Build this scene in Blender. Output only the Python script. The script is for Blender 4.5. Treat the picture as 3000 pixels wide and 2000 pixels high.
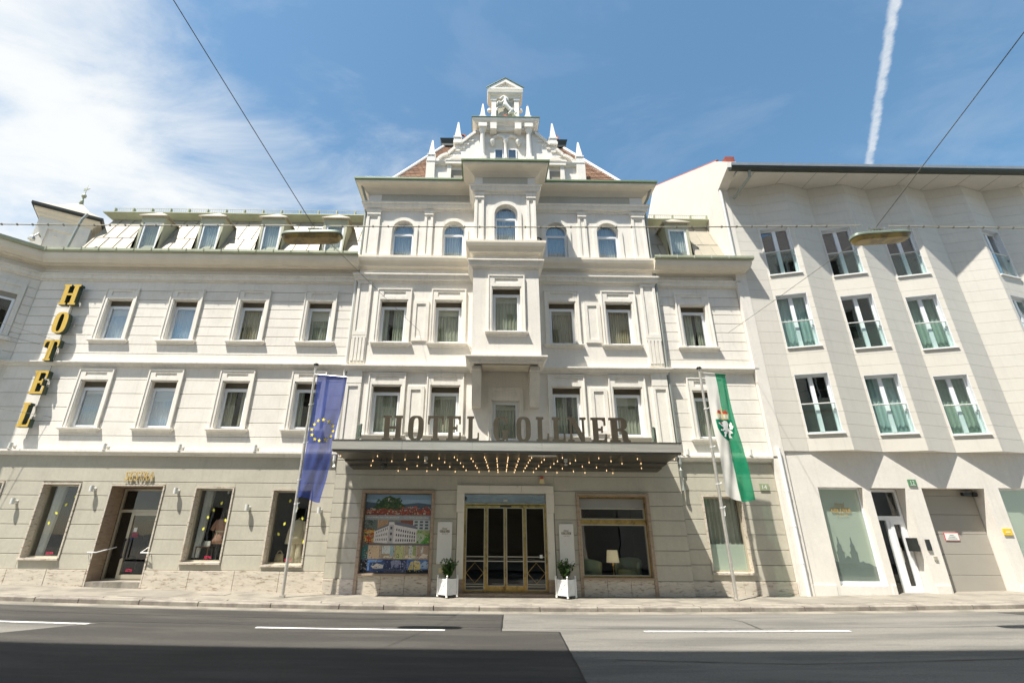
import bpy, bmesh, math, random
from mathutils import Vector, Matrix
R = math.radians
for o in list(bpy.data.objects): bpy.data.objects.remove(o)
scene = bpy.context.scene
col = scene.collection
rnd = random.Random(7)

# ------------------------------------------------------------------ camera
D = 15.342
cam_d = bpy.data.cameras.new('camera'); cam = bpy.data.objects.new('camera', cam_d); col.objects.link(cam)
cam_d.sensor_width = 36.0; cam_d.lens = 1415 / 3000 * 36; cam_d.shift_x = 74 / 3000
cam_d.clip_start = 0.05; cam_d.clip_end = 5000
pit, yaw, rol = R(21.80), R(.41), R(-.496)
fwd = Vector((math.sin(yaw) * math.cos(pit), math.cos(yaw) * math.cos(pit), math.sin(pit)))
rt = Vector((math.cos(yaw), -math.sin(yaw), 0)); up = rt.cross(fwd)
r2 = math.cos(rol) * rt - math.sin(rol) * up; u2 = math.sin(rol) * rt + math.cos(rol) * up
m3 = Matrix((r2, u2, -fwd)).transposed()
cam.matrix_world = Matrix.Translation((0, -D, 1.6)) @ m3.to_4x4()
scene.camera = cam

# ------------------------------------------------------------------ light, sky, exposure
SUN_AZ, SUN_EL = R(48), R(64.8)      # azimuth measured from the facade normal towards the left
sdir = Vector((-math.sin(SUN_AZ) * math.cos(SUN_EL), -math.cos(SUN_AZ) * math.cos(SUN_EL), math.sin(SUN_EL)))
sun_d = bpy.data.lights.new('sun', 'SUN'); sun = bpy.data.objects.new('sun', sun_d); col.objects.link(sun)
sun_d.energy = 3.85; sun_d.angle = R(.53); sun_d.color = (1.0, .955, .87)
sun.rotation_euler = sdir.to_track_quat('Z', 'Y').to_euler(); sun.location = sdir * 60
scene.view_settings.view_transform = 'Standard'; scene.view_settings.look = 'None'
scene.view_settings.exposure = 1.27; scene.view_settings.gamma = 1.0; scene.view_settings.use_curve_mapping = False
scene.render.resolution_x = 1024; scene.render.resolution_y = 682
world = bpy.data.worlds.new('World'); scene.world = world; world.use_nodes = True
wn = world.node_tree.nodes; wl = world.node_tree.links; wn.clear()


def N(nodes, typ, **kw):
    n = nodes.new(typ)
    for k, v in kw.items():
        if k in ('inp',):
            for a, b in v.items(): n.inputs[a].default_value = b
        else: setattr(n, k, v)
    return n


def mth(nodes, links, op, a, b=None, c=None, clamp=False):
    n = nodes.new('ShaderNodeMath'); n.operation = op; n.use_clamp = clamp
    for i, x in enumerate((a, b, c)):
        if x is None: continue
        if isinstance(x, (int, float)): n.inputs[i].default_value = x
        else: links.new(x, n.inputs[i])
    return n.outputs[0]


def build_sky():
    sky = N(wn, 'ShaderNodeTexSky', sky_type='NISHITA', sun_disc=False, sun_elevation=SUN_EL,
            sun_rotation=math.atan2(sdir.x, sdir.y), altitude=350, air_density=1.0, dust_density=.6, ozone_density=1.4)
    geo = N(wn, 'ShaderNodeTexCoord'); sep = N(wn, 'ShaderNodeSeparateXYZ'); wl.new(geo.outputs['Generated'], sep.inputs[0])
    M = lambda *a, **k: mth(wn, wl, *a, **k)
    z = M('MAXIMUM', sep.outputs[2], .03)
    px = M('DIVIDE', sep.outputs[0], z); py = M('DIVIDE', sep.outputs[1], z)   # flat cloud layer overhead
    comb = N(wn, 'ShaderNodeCombineXYZ'); wl.new(px, comb.inputs[0]); wl.new(py, comb.inputs[1])
    # cirrus: streaky noise, thicker towards the west (left of the street)
    mp = N(wn, 'ShaderNodeMapping'); wl.new(comb.outputs[0], mp.inputs[0])
    mp.inputs['Rotation'].default_value = (0, 0, R(28)); mp.inputs['Scale'].default_value = (1.0, 1.5, 1); mp.inputs['Location'].default_value = (.35, .1, 0)
    n1 = N(wn, 'ShaderNodeTexNoise', inp={'Scale': 1.7, 'Detail': 11, 'Roughness': .61, 'Distortion': .4}); wl.new(mp.outputs[0], n1.inputs['Vector'])
    n2 = N(wn, 'ShaderNodeTexNoise', inp={'Scale': .9, 'Detail': 3, 'Roughness': .5, 'Distortion': .3}); wl.new(comb.outputs[0], n2.inputs['Vector'])
    grad = M('MULTIPLY_ADD', px, -.50, -.14, clamp=False)
    low = M('MULTIPLY', M('SUBTRACT', py, 1.25), .16)
    g2 = M('MINIMUM', M('MAXIMUM', M('ADD', grad, low), -.3), .36)
    v = M('ADD', M('ADD', M('MULTIPLY', n1.outputs[0], 1.25), M('MULTIPLY', n2.outputs[0], .45)), g2)
    mr = N(wn, 'ShaderNodeMapRange', interpolation_type='SMOOTHSTEP', inp={'From Min': .72, 'From Max': 1.38, 'To Min': 0, 'To Max': .95}); wl.new(v, mr.inputs['Value'])
    # thin veil everywhere
    veil = N(wn, 'ShaderNodeMapRange', inp={'From Min': .5, 'From Max': .8, 'To Min': 0.0, 'To Max': .16}); wl.new(n1.outputs[0], veil.inputs['Value'])
    # contrail: a straight line in the same layer
    ax, ay, bx_, by_ = CONTRAIL
    L = math.hypot(bx_ - ax, by_ - ay); dx, dy = (bx_ - ax) / L, (by_ - ay) / L
    al = M('ADD', M('MULTIPLY', M('SUBTRACT', px, ax), dx), M('MULTIPLY', M('SUBTRACT', py, ay), dy))
    ac = M('ADD', M('MULTIPLY', M('SUBTRACT', px, ax), -dy), M('MULTIPLY', M('SUBTRACT', py, ay), dx))
    nw = N(wn, 'ShaderNodeTexNoise', inp={'Scale': 26.0, 'Detail': 5, 'Roughness': .65}); wl.new(comb.outputs[0], nw.inputs['Vector'])
    acw = M('ADD', ac, M('MULTIPLY', M('SUBTRACT', nw.outputs[0], .5), .018))
    dist = M('ABSOLUTE', acw)
    tr = N(wn, 'ShaderNodeMapRange', interpolation_type='SMOOTHSTEP', inp={'From Min': .003, 'From Max': .0145, 'To Min': .74, 'To Max': 0}); wl.new(dist, tr.inputs['Value'])
    puff = M('MULTIPLY', tr.outputs[0], M('MULTIPLY_ADD', nw.outputs[0], 1.3, .1, clamp=True))
    cov = M('MAXIMUM', M('MAXIMUM', mr.outputs[0], veil.outputs[0]), puff)
    up_ = N(wn, 'ShaderNodeMapRange', inp={'From Min': .0, 'From Max': .06, 'To Min': 0, 'To Max': 1}); wl.new(sep.outputs[2], up_.inputs['Value'])
    cov = M('MULTIPLY', cov, up_.outputs[0])
    hs = N(wn, 'ShaderNodeHueSaturation', inp={'Hue': .484, 'Saturation': 1.08, 'Value': .60}); wl.new(sky.outputs[0], hs.inputs['Color'])
    mix = N(wn, 'ShaderNodeMixRGB'); wl.new(cov, mix.inputs[0]); wl.new(hs.outputs[0], mix.inputs[1]); mix.inputs[2].default_value = (2.95, 3.0, 2.98, 1)
    bg = N(wn, 'ShaderNodeBackground', inp={'Strength': .142}); wl.new(mix.outputs[0], bg.inputs['Color'])
    out = N(wn, 'ShaderNodeOutputWorld'); wl.new(bg.outputs[0], out.inputs['Surface'])


def ray(px, py):
    d = m3 @ Vector(((px - 1426) / 1415, -(py - 1000) / 1415, -1)); return d


_a, _b = ray(2622, 0), ray(2545, 490)
CONTRAIL = (_a.x / _a.z, _a.y / _a.z, _b.x / _b.z, _b.y / _b.z)
build_sky()

# ------------------------------------------------------------------ materials
MATS = {}


def mat(name, c, rough=.8, var=.06, scale=3.0, bump=.0, bscale=60.0, metal=0.0, streak=0.0, spec=.5, trans=0.0, emit=None, estr=0, c2=None, c2scale=1.0, c2pos=(.45, .6), stretch=(1, 1, 1), coat=0, grain=0.0, gscale=45.0):
    m = bpy.data.materials.new(name); m.use_nodes = True
    n = m.node_tree.nodes; l = m.node_tree.links; b = n['Principled BSDF']
    b.inputs['Roughness'].default_value = rough; b.inputs['Metallic'].default_value = metal
    b.inputs['Specular IOR Level'].default_value = spec
    if coat: b.inputs['Coat Weight'].default_value = coat
    geo = n.new('ShaderNodeNewGeometry')
    mp = n.new('ShaderNodeMapping'); mp.inputs['Scale'].default_value = stretch; l.new(geo.outputs['Position'], mp.inputs[0])
    rgb = n.new('ShaderNodeRGB'); rgb.outputs[0].default_value = (*c, 1); cur = rgb.outputs[0]
    if c2:
        t = N(n, 'ShaderNodeTexNoise', inp={'Scale': c2scale, 'Detail': 6, 'Roughness': .65}); l.new(mp.outputs[0], t.inputs['Vector'])
        mr = N(n, 'ShaderNodeMapRange', interpolation_type='SMOOTHSTEP', inp={'From Min': c2pos[0], 'From Max': c2pos[1]}); l.new(t.outputs[0], mr.inputs['Value'])
        mx = n.new('ShaderNodeMixRGB'); l.new(mr.outputs[0], mx.inputs[0]); l.new(cur, mx.inputs[1]); mx.inputs[2].default_value = (*c2, 1); cur = mx.outputs[0]
    if var:
        t = N(n, 'ShaderNodeTexNoise', inp={'Scale': scale, 'Detail': 7, 'Roughness': .6}); l.new(mp.outputs[0], t.inputs['Vector'])
        mr = N(n, 'ShaderNodeMapRange', inp={'From Min': .3, 'From Max': .7, 'To Min': 1 - var, 'To Max': 1 + var}); l.new(t.outputs[0], mr.inputs['Value'])
        hs = n.new('ShaderNodeHueSaturation'); l.new(mr.outputs[0], hs.inputs['Value']); l.new(cur, hs.inputs['Color']); cur = hs.outputs[0]
    if grain:
        t = N(n, 'ShaderNodeTexNoise', inp={'Scale': gscale, 'Detail': 3, 'Roughness': .8}); l.new(geo.outputs['Position'], t.inputs['Vector'])
        mr = N(n, 'ShaderNodeMapRange', inp={'From Min': .3, 'From Max': .7, 'To Min': 1 - grain, 'To Max': 1 + grain}); l.new(t.outputs[0], mr.inputs['Value'])
        hs = n.new('ShaderNodeHueSaturation'); l.new(mr.outputs[0], hs.inputs['Value']); l.new(cur, hs.inputs['Color']); cur = hs.outputs[0]
    if streak:
        mp2 = n.new('ShaderNodeMapping'); mp2.inputs['Scale'].default_value = (9, 9, .55); l.new(geo.outputs['Position'], mp2.inputs[0])
        t = N(n, 'ShaderNodeTexNoise', inp={'Scale': 1.0, 'Detail': 5, 'Roughness': .7}); l.new(mp2.outputs[0], t.inputs['Vector'])
        mr = N(n, 'ShaderNodeMapRange', inp={'From Min': .52, 'From Max': .8, 'To Min': 1, 'To Max': 1 - streak}); l.new(t.outputs[0], mr.inputs['Value'])
        hs = n.new('ShaderNodeHueSaturation'); l.new(mr.outputs[0], hs.inputs['Value']); l.new(cur, hs.inputs['Color']); cur = hs.outputs[0]
    l.new(cur, b.inputs['Base Color'])
    if bump:
        t = N(n, 'ShaderNodeTexNoise', inp={'Scale': bscale, 'Detail': 5, 'Roughness': .7}); l.new(mp.outputs[0], t.inputs['Vector'])
        bp = N(n, 'ShaderNodeBump', inp={'Strength': bump, 'Distance': .02}); l.new(t.outputs[0], bp.inputs['Height']); l.new(bp.outputs[0], b.inputs['Normal'])
    if emit:
        b.inputs['Emission Color'].default_value = (*emit, 1); b.inputs['Emission Strength'].default_value = estr
    MATS[name] = m; return m


def glass(name, tint, ior=1.9, wav=.012, wscale=1.3, rough=0.0):
    m = bpy.data.materials.new(name); m.use_nodes = True
    n = m.node_tree.nodes; l = m.node_tree.links; n.clear()
    tr = N(n, 'ShaderNodeBsdfTransparent', inp={'Color': (*tint, 1)}); gl = N(n, 'ShaderNodeBsdfGlossy', inp={'Color': (1, 1, 1, 1), 'Roughness': rough})
    geo = n.new('ShaderNodeNewGeometry'); t = N(n, 'ShaderNodeTexNoise', inp={'Scale': wscale, 'Detail': 2}); l.new(geo.outputs['Position'], t.inputs['Vector'])
    bp = N(n, 'ShaderNodeBump', inp={'Strength': 1.0, 'Distance': wav}); l.new(t.outputs[0], bp.inputs['Height']); l.new(bp.outputs[0], gl.inputs['Normal'])
    fr = N(n, 'ShaderNodeFresnel'); mx = n.new('ShaderNodeMixShader')
    l.new(mth(n, l, 'ADD', ior, mth(n, l, 'MULTIPLY', geo.outputs['Backfacing'], 1 / ior - ior)), fr.inputs['IOR'])      # same reflectance on both faces of the thin pane
    l.new(fr.outputs[0], mx.inputs[0]); l.new(tr.outputs[0], mx.inputs[1]); l.new(gl.outputs[0], mx.inputs[2])
    o = n.new('ShaderNodeOutputMaterial'); l.new(mx.outputs[0], o.inputs['Surface']); MATS[name] = m; return m


def fabric(name, c, transp=.25, transl=.35):
    m = bpy.data.materials.new(name); m.use_nodes = True
    n = m.node_tree.nodes; l = m.node_tree.links; n.clear()
    df = N(n, 'ShaderNodeBsdfDiffuse', inp={'Color': (*c, 1)}); tl = N(n, 'ShaderNodeBsdfTranslucent', inp={'Color': (*c, 1)})
    tp = N(n, 'ShaderNodeBsdfTransparent', inp={'Color': tuple(min(1, .35 + .65 * x) for x in c) + (1,)})
    a = n.new('ShaderNodeMixShader'); a.inputs[0].default_value = transl; l.new(df.outputs[0], a.inputs[1]); l.new(tl.outputs[0], a.inputs[2])
    b = n.new('ShaderNodeMixShader'); b.inputs[0].default_value = transp; l.new(a.outputs[0], b.inputs[1]); l.new(tp.outputs[0], b.inputs[2])
    o = n.new('ShaderNodeOutputMaterial'); l.new(b.outputs[0], o.inputs['Surface']); MATS[name] = m; return m


def printed(name, rough=.35):
    m = bpy.data.materials.new(name); m.use_nodes = True
    n = m.node_tree.nodes; l = m.node_tree.links; b = n['Principled BSDF']; b.inputs['Roughness'].default_value = rough
    a = N(n, 'ShaderNodeAttribute', attribute_name='Col')
    geo = n.new('ShaderNodeNewGeometry'); t = N(n, 'ShaderNodeTexNoise', inp={'Scale': 38, 'Detail': 8, 'Roughness': .85}); l.new(geo.outputs['Position'], t.inputs['Vector'])
    mr = N(n, 'ShaderNodeMapRange', inp={'From Min': .3, 'From Max': .7, 'To Min': .75, 'To Max': 1.5}); l.new(t.outputs[0], mr.inputs['Value'])
    hs = n.new('ShaderNodeHueSaturation'); l.new(a.outputs['Color'], hs.inputs['Color']); l.new(mr.outputs[0], hs.inputs['Value']); l.new(hs.outputs[0], b.inputs['Base Color'])
    MATS[name] = m; return m


mat('plaster', (.785, .745, .675), .9, .05, 1.3, .22, 90, streak=.13, grain=.035, gscale=14, c2=(.70, .655, .58), c2scale=.55, c2pos=(.5, .75))
mat('plaster_trim', (.785, .745, .67), .85, .07, 2.5, .12, 70, streak=.17, grain=.04, gscale=18)
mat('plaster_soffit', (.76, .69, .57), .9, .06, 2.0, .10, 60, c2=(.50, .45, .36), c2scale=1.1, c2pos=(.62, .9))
mat('plaster_grey', (.485, .455, .37), .9, .06, 1.6, .22, 90, streak=.12, grain=.05, gscale=14, c2=(.43, .40, .325), c2scale=.6, c2pos=(.5, .75))
mat('plaster_grey_core', (.30, .28, .23), .95, .05, 2)
mat('plaster_core', (.52, .49, .43), .95, .05, 2)
mat('travertine', (.58, .52, .43), .7, .12, 2.2, .35, 40, c2=(.27, .20, .135), c2scale=6.0, c2pos=(.50, .68), stretch=(1, 1, 4))
mat('travertine_dark', (.36, .27, .19), .7, .15, 3, .35, 40, c2=(.16, .11, .07), c2scale=4, c2pos=(.5, .75), stretch=(1, 1, 4))
mat('marble', (.70, .65, .54), .45, .05, 2, .03, 60, c2=(.42, .37, .29), c2scale=5.0, c2pos=(.62, .78))
mat('plate_marble', (.70, .68, .62), .35, .03, 3, c2=(.60, .56, .48), c2scale=6, c2pos=(.6, .8))
mat('pvc_white', (.80, .82, .84), .35, .02, 4)
mat('louvre', (.30, .26, .20), .5, .08, 8)
mat('curtain', (.56, .58, .51), .95, .05, 6)
mat('curtain_b', (.48, .49, .42), .95, .06, 6)
mat('curtain_c', (.60, .58, .50), .95, .06, 6)
mat('blind', (.66, .64, .58), .8, .05, 5)
mat('curtain_white', (.68, .71, .72), .95, .05, 6)
mat('curtain_warm', (.52, .46, .35), .95, .08, 6)
mat('zinc_green', (.17, .23, .13), .55, .12, 4, metal=.2)
mat('verdigris', (.40, .42, .29), .5, .10, 3, metal=.15, streak=.12)
mat('seam', (.30, .27, .20), .6, .1, 3)
mat('roof_sheet', (.37, .335, .265), .55, .07, 1.4, metal=.12, streak=.10)
mat('dormer_green', (.42, .42, .30), .6, .06, 3)
mat('dark_metal', (.05, .055, .05), .5, .1, 5, metal=.5)
mat('grey_metal', (.36, .37, .36), .45, .08, 6, metal=.6)
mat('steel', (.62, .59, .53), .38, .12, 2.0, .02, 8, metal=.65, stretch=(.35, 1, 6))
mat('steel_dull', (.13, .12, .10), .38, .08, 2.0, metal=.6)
mat('bronze', (.19, .155, .115), .32, .12, 3, metal=.9)
mat('brass', (.44, .30, .105), .36, .25, 9, .05, 40, metal=1.0, c2=(.16, .10, .04), c2scale=5, c2pos=(.5, .75))
mat('gilt', (.60, .43, .16), .4, .05, 6, metal=.35)
mat('sign_yellow', (.62, .41, .07), .45, .05, 3)
mat('sign_side', (.035, .055, .035), .5, .1, 4)
mat('roof_tile', (.34, .20, .125), .8, .25, 5, .2, 30, c2=(.24, .135, .085), c2scale=2.5)
mat('tile_cap', (.62, .60, .56), .7, .06, 4)
mat('asphalt_dark', (.042, .039, .034), .88, .22, 1.2, .6, 160, c2=(.06, .055, .048), c2scale=.9, stretch=(.25, 1.5, 1), grain=.30)
mat('tar', (.018, .017, .016), .6)
mat('asphalt_light', (.185, .175, .155), .92, .16, 1.0, .6, 150, c2=(.135, .128, .115), c2scale=.9, stretch=(.22, 1.5, 1), grain=.26)
mat('pavement', (.265, .238, .195), .92, .10, 1.2, .4, 140, c2=(.185, .168, .138), c2scale=1.1, grain=.18)
mat('granite', (.30, .27, .225), .85, .15, 7, .4, 90, c2=(.20, .175, .15), c2scale=1.2)
mat('road_paint', (.74, .73, .70), .7, .08, 6, .2, 120, c2=(.36, .35, .32), c2scale=11, c2pos=(.54, .64))
mat('ground', (.16, .155, .145), .95, .1, .3)
mat('panel', (.655, .62, .55), .6, .04, .8, .04, 50, streak=.10, grain=.02, gscale=9)
mat('panel_core', (.32, .30, .27), .9, .05, 2)
mat('white_render', (.75, .71, .645), .9, .05, 1.2, .25, 80, streak=.10, grain=.04, gscale=12)
mat('roof_red', (.30, .075, .05), .6, .15, 4)
mat('gutter_black', (.055, .065, .055), .45, .1, 3, metal=.3)
mat('downpipe', (.66, .66, .62), .45, .05, 3, metal=.1)
mat('downpipe_grey', (.30, .32, .29), .5, .08, 3, metal=.3)
mat('garage', (.36, .335, .29), .6, .03, 2)
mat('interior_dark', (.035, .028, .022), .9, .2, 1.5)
mat('interior_red', (.10, .022, .018), .9, .2, 2)
mat('interior_floor', (.09, .07, .05), .5, .2, 3)
mat('window_board', (.62, .60, .55), .6, .05, 3)
mat('alu_beige', (.50, .46, .36), .4, .04, 4, metal=.35)
mat('black_plastic', (.015, .015, .015), .4)
mat('white_paint', (.80, .80, .78), .4, .02, 4)
mat('leaf', (.045, .11, .022), .45, .30, 9)
mat('leaf_light', (.12, .21, .05), .5, .25, 9)
mat('stem', (.08, .06, .03), .8)
mat('soil', (.04, .028, .018), .95)
mat('number_green', (.10, .24, .12), .4, .05, 6)
mat('number_pale', (.28, .33, .20), .45, .05, 6)
mat('text_white', (.80, .80, .76), .5)
mat('text_brown', (.17, .105, .05), .4, metal=.3)
mat('text_gold', (.48, .33, .12), .5)
mat('text_red', (.75, .035, .12), .5)
mat('decal_yellow', (.78, .74, .10), .5)
mat('frost', (.66, .76, .68), .45, .03, .7)
mat('frost_dark', (.27, .33, .32), .5, .05, 1.2)
mat('cloth_pink', (.48, .27, .20), .9, .08, 12)
mat('cloth_cream', (.72, .64, .48), .9, .05, 12)
mat('cloth_dark', (.025, .03, .05), .9)
mat('mannequin_dark', (.02, .018, .018), .5)
mat('wood_dark', (.11, .045, .02), .5, .15, 6)
mat('straw', (.52, .42, .25), .9, .15, 14, .3, 60)
mat('leather_green', (.34, .40, .26), .5, .05, 5)
mat('shade_cloth', (.78, .70, .50), .8, .03, 5, emit=(1, .82, .5), estr=.12)
mat('bulb', (1, .70, .38), .4, 0, emit=(1.0, .66, .34), estr=.8)
mat('lens_yellow', (.45, .32, .10), .35, .12, 3, c2=(.25, .18, .07), c2scale=4)
mat('lamp_green', (.16, .20, .16), .5, .1, 5, metal=.2)
mat('wire', (.16, .15, .12), .6, .1, 4)
mat('wire_pale', (.40, .38, .30), .6, .15, 8)
mat('rust_red', (.30, .09, .05), .7, .2, 6)
mat('siren_red', (.55, .05, .02), .35)
mat('siren_beige', (.70, .58, .30), .5)
mat('yellow_sign', (.80, .55, .02), .5)
mat('red_border', (.65, .05, .08), .5)
mat('stone_statue', (.76, .74, .69), .85, .08, 4, .25, 40)
mat('clear_plastic', (.55, .53, .48), .2, .05, 4)
glass('glass', (.88, .90, .87), 1.75, .002)
glass('glass_sky', (.86, .89, .90), 2.0, .0015)
glass('glass_shop', (.90, .91, .89), 1.5, .002)
glass('glass_green', (.82, .90, .88), 1.8, .002)
glass('glass_rail', (.91, .97, .955), 1.5, .0)
mat('mirror_panel', (.20, .19, .175), .22, .2, 3.0, .35, 4.0, metal=.8)
fabric('eu_blue', (.085, .125, .40), .36, .40)
fabric('flag_white', (.80, .79, .75), .05, .30)
fabric('flag_green', (.02, .33, .17), .26, .40)
fabric('flag_emblem_green', (.015, .25, .13), .10, .3)
mat('star_yellow', (.85, .66, .05), .8)
mat('crown_red', (.55, .06, .03), .7)
mat('crown_gold', (.72, .60, .28), .6)
printed('poster_print', .28)

# ------------------------------------------------------------------ mesh helpers
WO = {}      # world origin of every object (nothing is rotated or scaled)


def link(o, parent, origin):
    col.objects.link(o); WO[o.name] = Vector(origin)
    if parent is not None:
        o.parent = parent; o.location = Vector(origin) - WO[parent.name]
    else: o.location = origin
    return o


def thing(name, origin, label, cat, group=None):
    o = bpy.data.objects.new(name, None); o.empty_display_size = .3
    link(o, None, origin); return tag(o, label, cat, group)


def tag(o, label=None, cat=None, group=None, kind=None):
    if label: o['label'] = label
    if cat: o['category'] = cat
    if group: o['group'] = group
    if kind: o['kind'] = kind
    return o


class MB:
    def __init__(s): s.v = []; s.f = []; s.c = []
    def add(s, vs, fs, colr=None):
        b = len(s.v); s.v += [tuple(p) for p in vs]
        for f in fs: s.f.append([b + i for i in f]); s.c.append(colr)
        return s
    def box(s, x0, x1, y0, y1, z0, z1, ch=0.0):
        if ch <= 0:
            v = [(x0, y0, z0), (x1, y0, z0), (x1, y1, z0), (x0, y1, z0), (x0, y0, z1), (x1, y0, z1), (x1, y1, z1), (x0, y1, z1)]
            return s.add(v, [(0, 3, 2, 1), (4, 5, 6, 7), (0, 1, 5, 4), (1, 2, 6, 5), (2, 3, 7, 6), (3, 0, 4, 7)])
        # box whose front (y0) edges are chamfered
        v = [(x0, y0 + ch, z0), (x1, y0 + ch, z0), (x1, y0 + ch, z1), (x0, y0 + ch, z1), (x0 + ch, y0, z0 + ch), (x1 - ch, y0, z0 + ch), (x1 - ch, y0, z1 - ch), (x0 + ch, y0, z1 - ch),
             (x0, y1, z0), (x1, y1, z0), (x1, y1, z1), (x0, y1, z1)]
        return s.add(v, [(4, 5, 6, 7), (0, 1, 5, 4), (1, 2, 6, 5), (2, 3, 7, 6), (3, 0, 4, 7), (8, 9, 1, 0), (9, 10, 2, 1), (10, 11, 3, 2), (11, 8, 0, 3), (11, 10, 9, 8)])
    def prism(s, poly, y0, y1, fn=None):
        # polygon in (x, z), counter-clockwise seen from the street, extruded from y0 (front) to y1
        fn = fn or (lambda a, b, t: (a, t, b)); n = len(poly)
        v = [fn(a, b, y0) for a, b in poly] + [fn(a, b, y1) for a, b in poly]
        return s.add(v, [list(range(n)), list(range(2 * n - 1, n - 1, -1))] + [[i, i + n, (i + 1) % n + n, (i + 1) % n] for i in range(n)])
    def plate(s, poly, y, fn=None, colr=None):
        fn = fn or (lambda a, b, t: (a, t, b))
        return s.add([fn(a, b, y) for a, b in poly], [list(range(len(poly)))], colr)
    def tube(s, pts, r, n=8, r1=None):
        pts = [Vector(p) for p in pts]; m = len(pts); base = len(s.v)
        for i, p in enumerate(pts):
            d = (pts[min(i + 1, m - 1)] - pts[max(i - 1, 0)]).normalized()
            a = d.cross(Vector((0, 0, 1)))
            if a.length < .01: a = Vector((1, 0, 0))
            a.normalize(); b = d.cross(a)
            rr = r if r1 is None else r + (r1 - r) * i / (m - 1)
            for k in range(n):
                t = 2 * math.pi * k / n; s.v.append(tuple(p + a * math.cos(t) * rr + b * math.sin(t) * rr))
        for i in range(m - 1):
            for k in range(n):
                s.f.append([base + i * n + k, base + i * n + (k + 1) % n, base + (i + 1) * n + (k + 1) % n, base + (i + 1) * n + k]); s.c.append(None)
        s.f.append([base + k for k in range(n)][::-1]); s.f.append([base + (m - 1) * n + k for k in range(n)]); s.c += [None, None]
        return s
    def loft(s, rings, cap=True):
        n = len(rings[0]); b = len(s.v)
        for r_ in rings: s.v += [tuple(p) for p in r_]
        for i in range(len(rings) - 1):
            for k in range(n):
                s.f.append([b + i * n + k, b + i * n + (k + 1) % n, b + (i + 1) * n + (k + 1) % n, b + (i + 1) * n + k]); s.c.append(None)
        if cap:
            s.f.append([b + k for k in range(n)][::-1]); s.f.append([b + (len(rings) - 1) * n + k for k in range(n)]); s.c += [None, None]
        return s
    def lathe(s, prof, c, n=12, sx=1, sy=1):
        return s.loft([[(c[0] + r * sx * math.cos(2 * math.pi * k / n), c[1] + r * sy * math.sin(2 * math.pi * k / n), c[2] + z) for k in range(n)] for r, z in prof])
    def mold(s, path, prof):
        # profile of (out, z) run along a plan path; outward is to the right of the walking direction
        m = len(path); rings = []
        for i, p in enumerate(path):
            ns = []
            for a, b in ((i - 1, i), (i, i + 1)):
                if a < 0 or b >= m: continue
                d = Vector((path[b][0] - path[a][0], path[b][1] - path[a][1])).normalized(); ns.append(Vector((d.y, -d.x)))
            if len(ns) == 2:
                k = ns[0] + ns[1]; k = k / max(.2, k.dot(ns[0]))
            else: k = ns[0]
            rings.append([(p[0] + k.x * o, p[1] + k.y * o, z) for o, z in prof])
        return s.loft(rings)
    def wall(s, x0, x1, z0, z1, y, holes, depth):
        xs = sorted({x0, x1, *[h[0] for h in holes], *[h[1] for h in holes]}); zs = sorted({z0, z1, *[h[2] for h in holes], *[h[3] for h in holes]})
        xs = [x for x in xs if x0 <= x <= x1]; zs = [z for z in zs if z0 <= z <= z1]
        for i in range(len(xs) - 1):
            for j in range(len(zs) - 1):
                cx, cz = (xs[i] + xs[i + 1]) / 2, (zs[j] + zs[j + 1]) / 2
                if any(h[0] < cx < h[1] and h[2] < cz < h[3] for h in holes): continue
                s.add([(xs[i], y, zs[j]), (xs[i + 1], y, zs[j]), (xs[i + 1], y, zs[j + 1]), (xs[i], y, zs[j + 1])], [(0, 1, 2, 3)])
        for a, b, c, d in holes:
            q = y + depth
            s.add([(a, y, c), (a, y, d), (a, q, d), (a, q, c)], [(0, 1, 2, 3)]); s.add([(b, y, c), (b, q, c), (b, q, d), (b, y, d)], [(0, 1, 2, 3)])
            s.add([(a, y, d), (b, y, d), (b, q, d), (a, q, d)], [(0, 1, 2, 3)]); s.add([(a, y, c), (a, q, c), (b, q, c), (b, y, c)], [(0, 1, 2, 3)])
        return s
    def build(s, name, m, parent=None, smooth=False, origin=None, key=None):
        if origin is None:
            xs, ys, zs = zip(*s.v); origin = ((min(xs) + max(xs)) / 2, (min(ys) + max(ys)) / 2, min(zs))
        me = bpy.data.meshes.new(name); ox, oy, oz = origin
        me.from_pydata([(x - ox, y - oy, z - oz) for x, y, z in s.v], [], s.f); me.update()
        me.materials.append(MATS[m] if isinstance(m, str) else m)
        if smooth:
            for p in me.polygons: p.use_smooth = True
            if smooth != 'all':
                try: me.set_sharp_from_angle(angle=R(40))
                except Exception: pass
        if any(c is not None for c in s.c):
            at = me.color_attributes.new('Col', 'FLOAT_COLOR', 'CORNER'); k = 0
            for p, c in zip(me.polygons, s.c):
                for _ in p.loop_indices: at.data[k].color = (*(c or (.5, .5, .5)), 1); k += 1
        o = bpy.data.objects.new(name, me); return link(o, parent, origin)


BOXM = {}


def bx(name, x0, x1, y0, y1, z0, z1, m, parent=None, ch=0.0):
    """one box object; boxes of equal size and material share their mesh"""
    key = (round(x1 - x0, 4), round(y1 - y0, 4), round(z1 - z0, 4), m, ch); org = ((x0 + x1) / 2, (y0 + y1) / 2, z0)
    if key in BOXM:
        o = bpy.data.objects.new(name, BOXM[key]); return link(o, parent, org)
    o = MB().box(x0, x1, y0, y1, z0, z1, ch).build(name, m, parent, origin=org); BOXM[key] = o.data; return o


def share(name, src, origin, parent=None):
    o = bpy.data.objects.new(name, src.data); return link(o, parent, origin)


def copy_tree(src, delta, parent=None):
    o = src.copy(); col.objects.link(o); w = WO[src.name] + Vector(delta); WO[o.name] = w
    o.parent = parent; o.location = w - WO[parent.name] if parent else w
    for ch in [c for c in src.children]: copy_tree(ch, delta, o)
    return o


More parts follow.
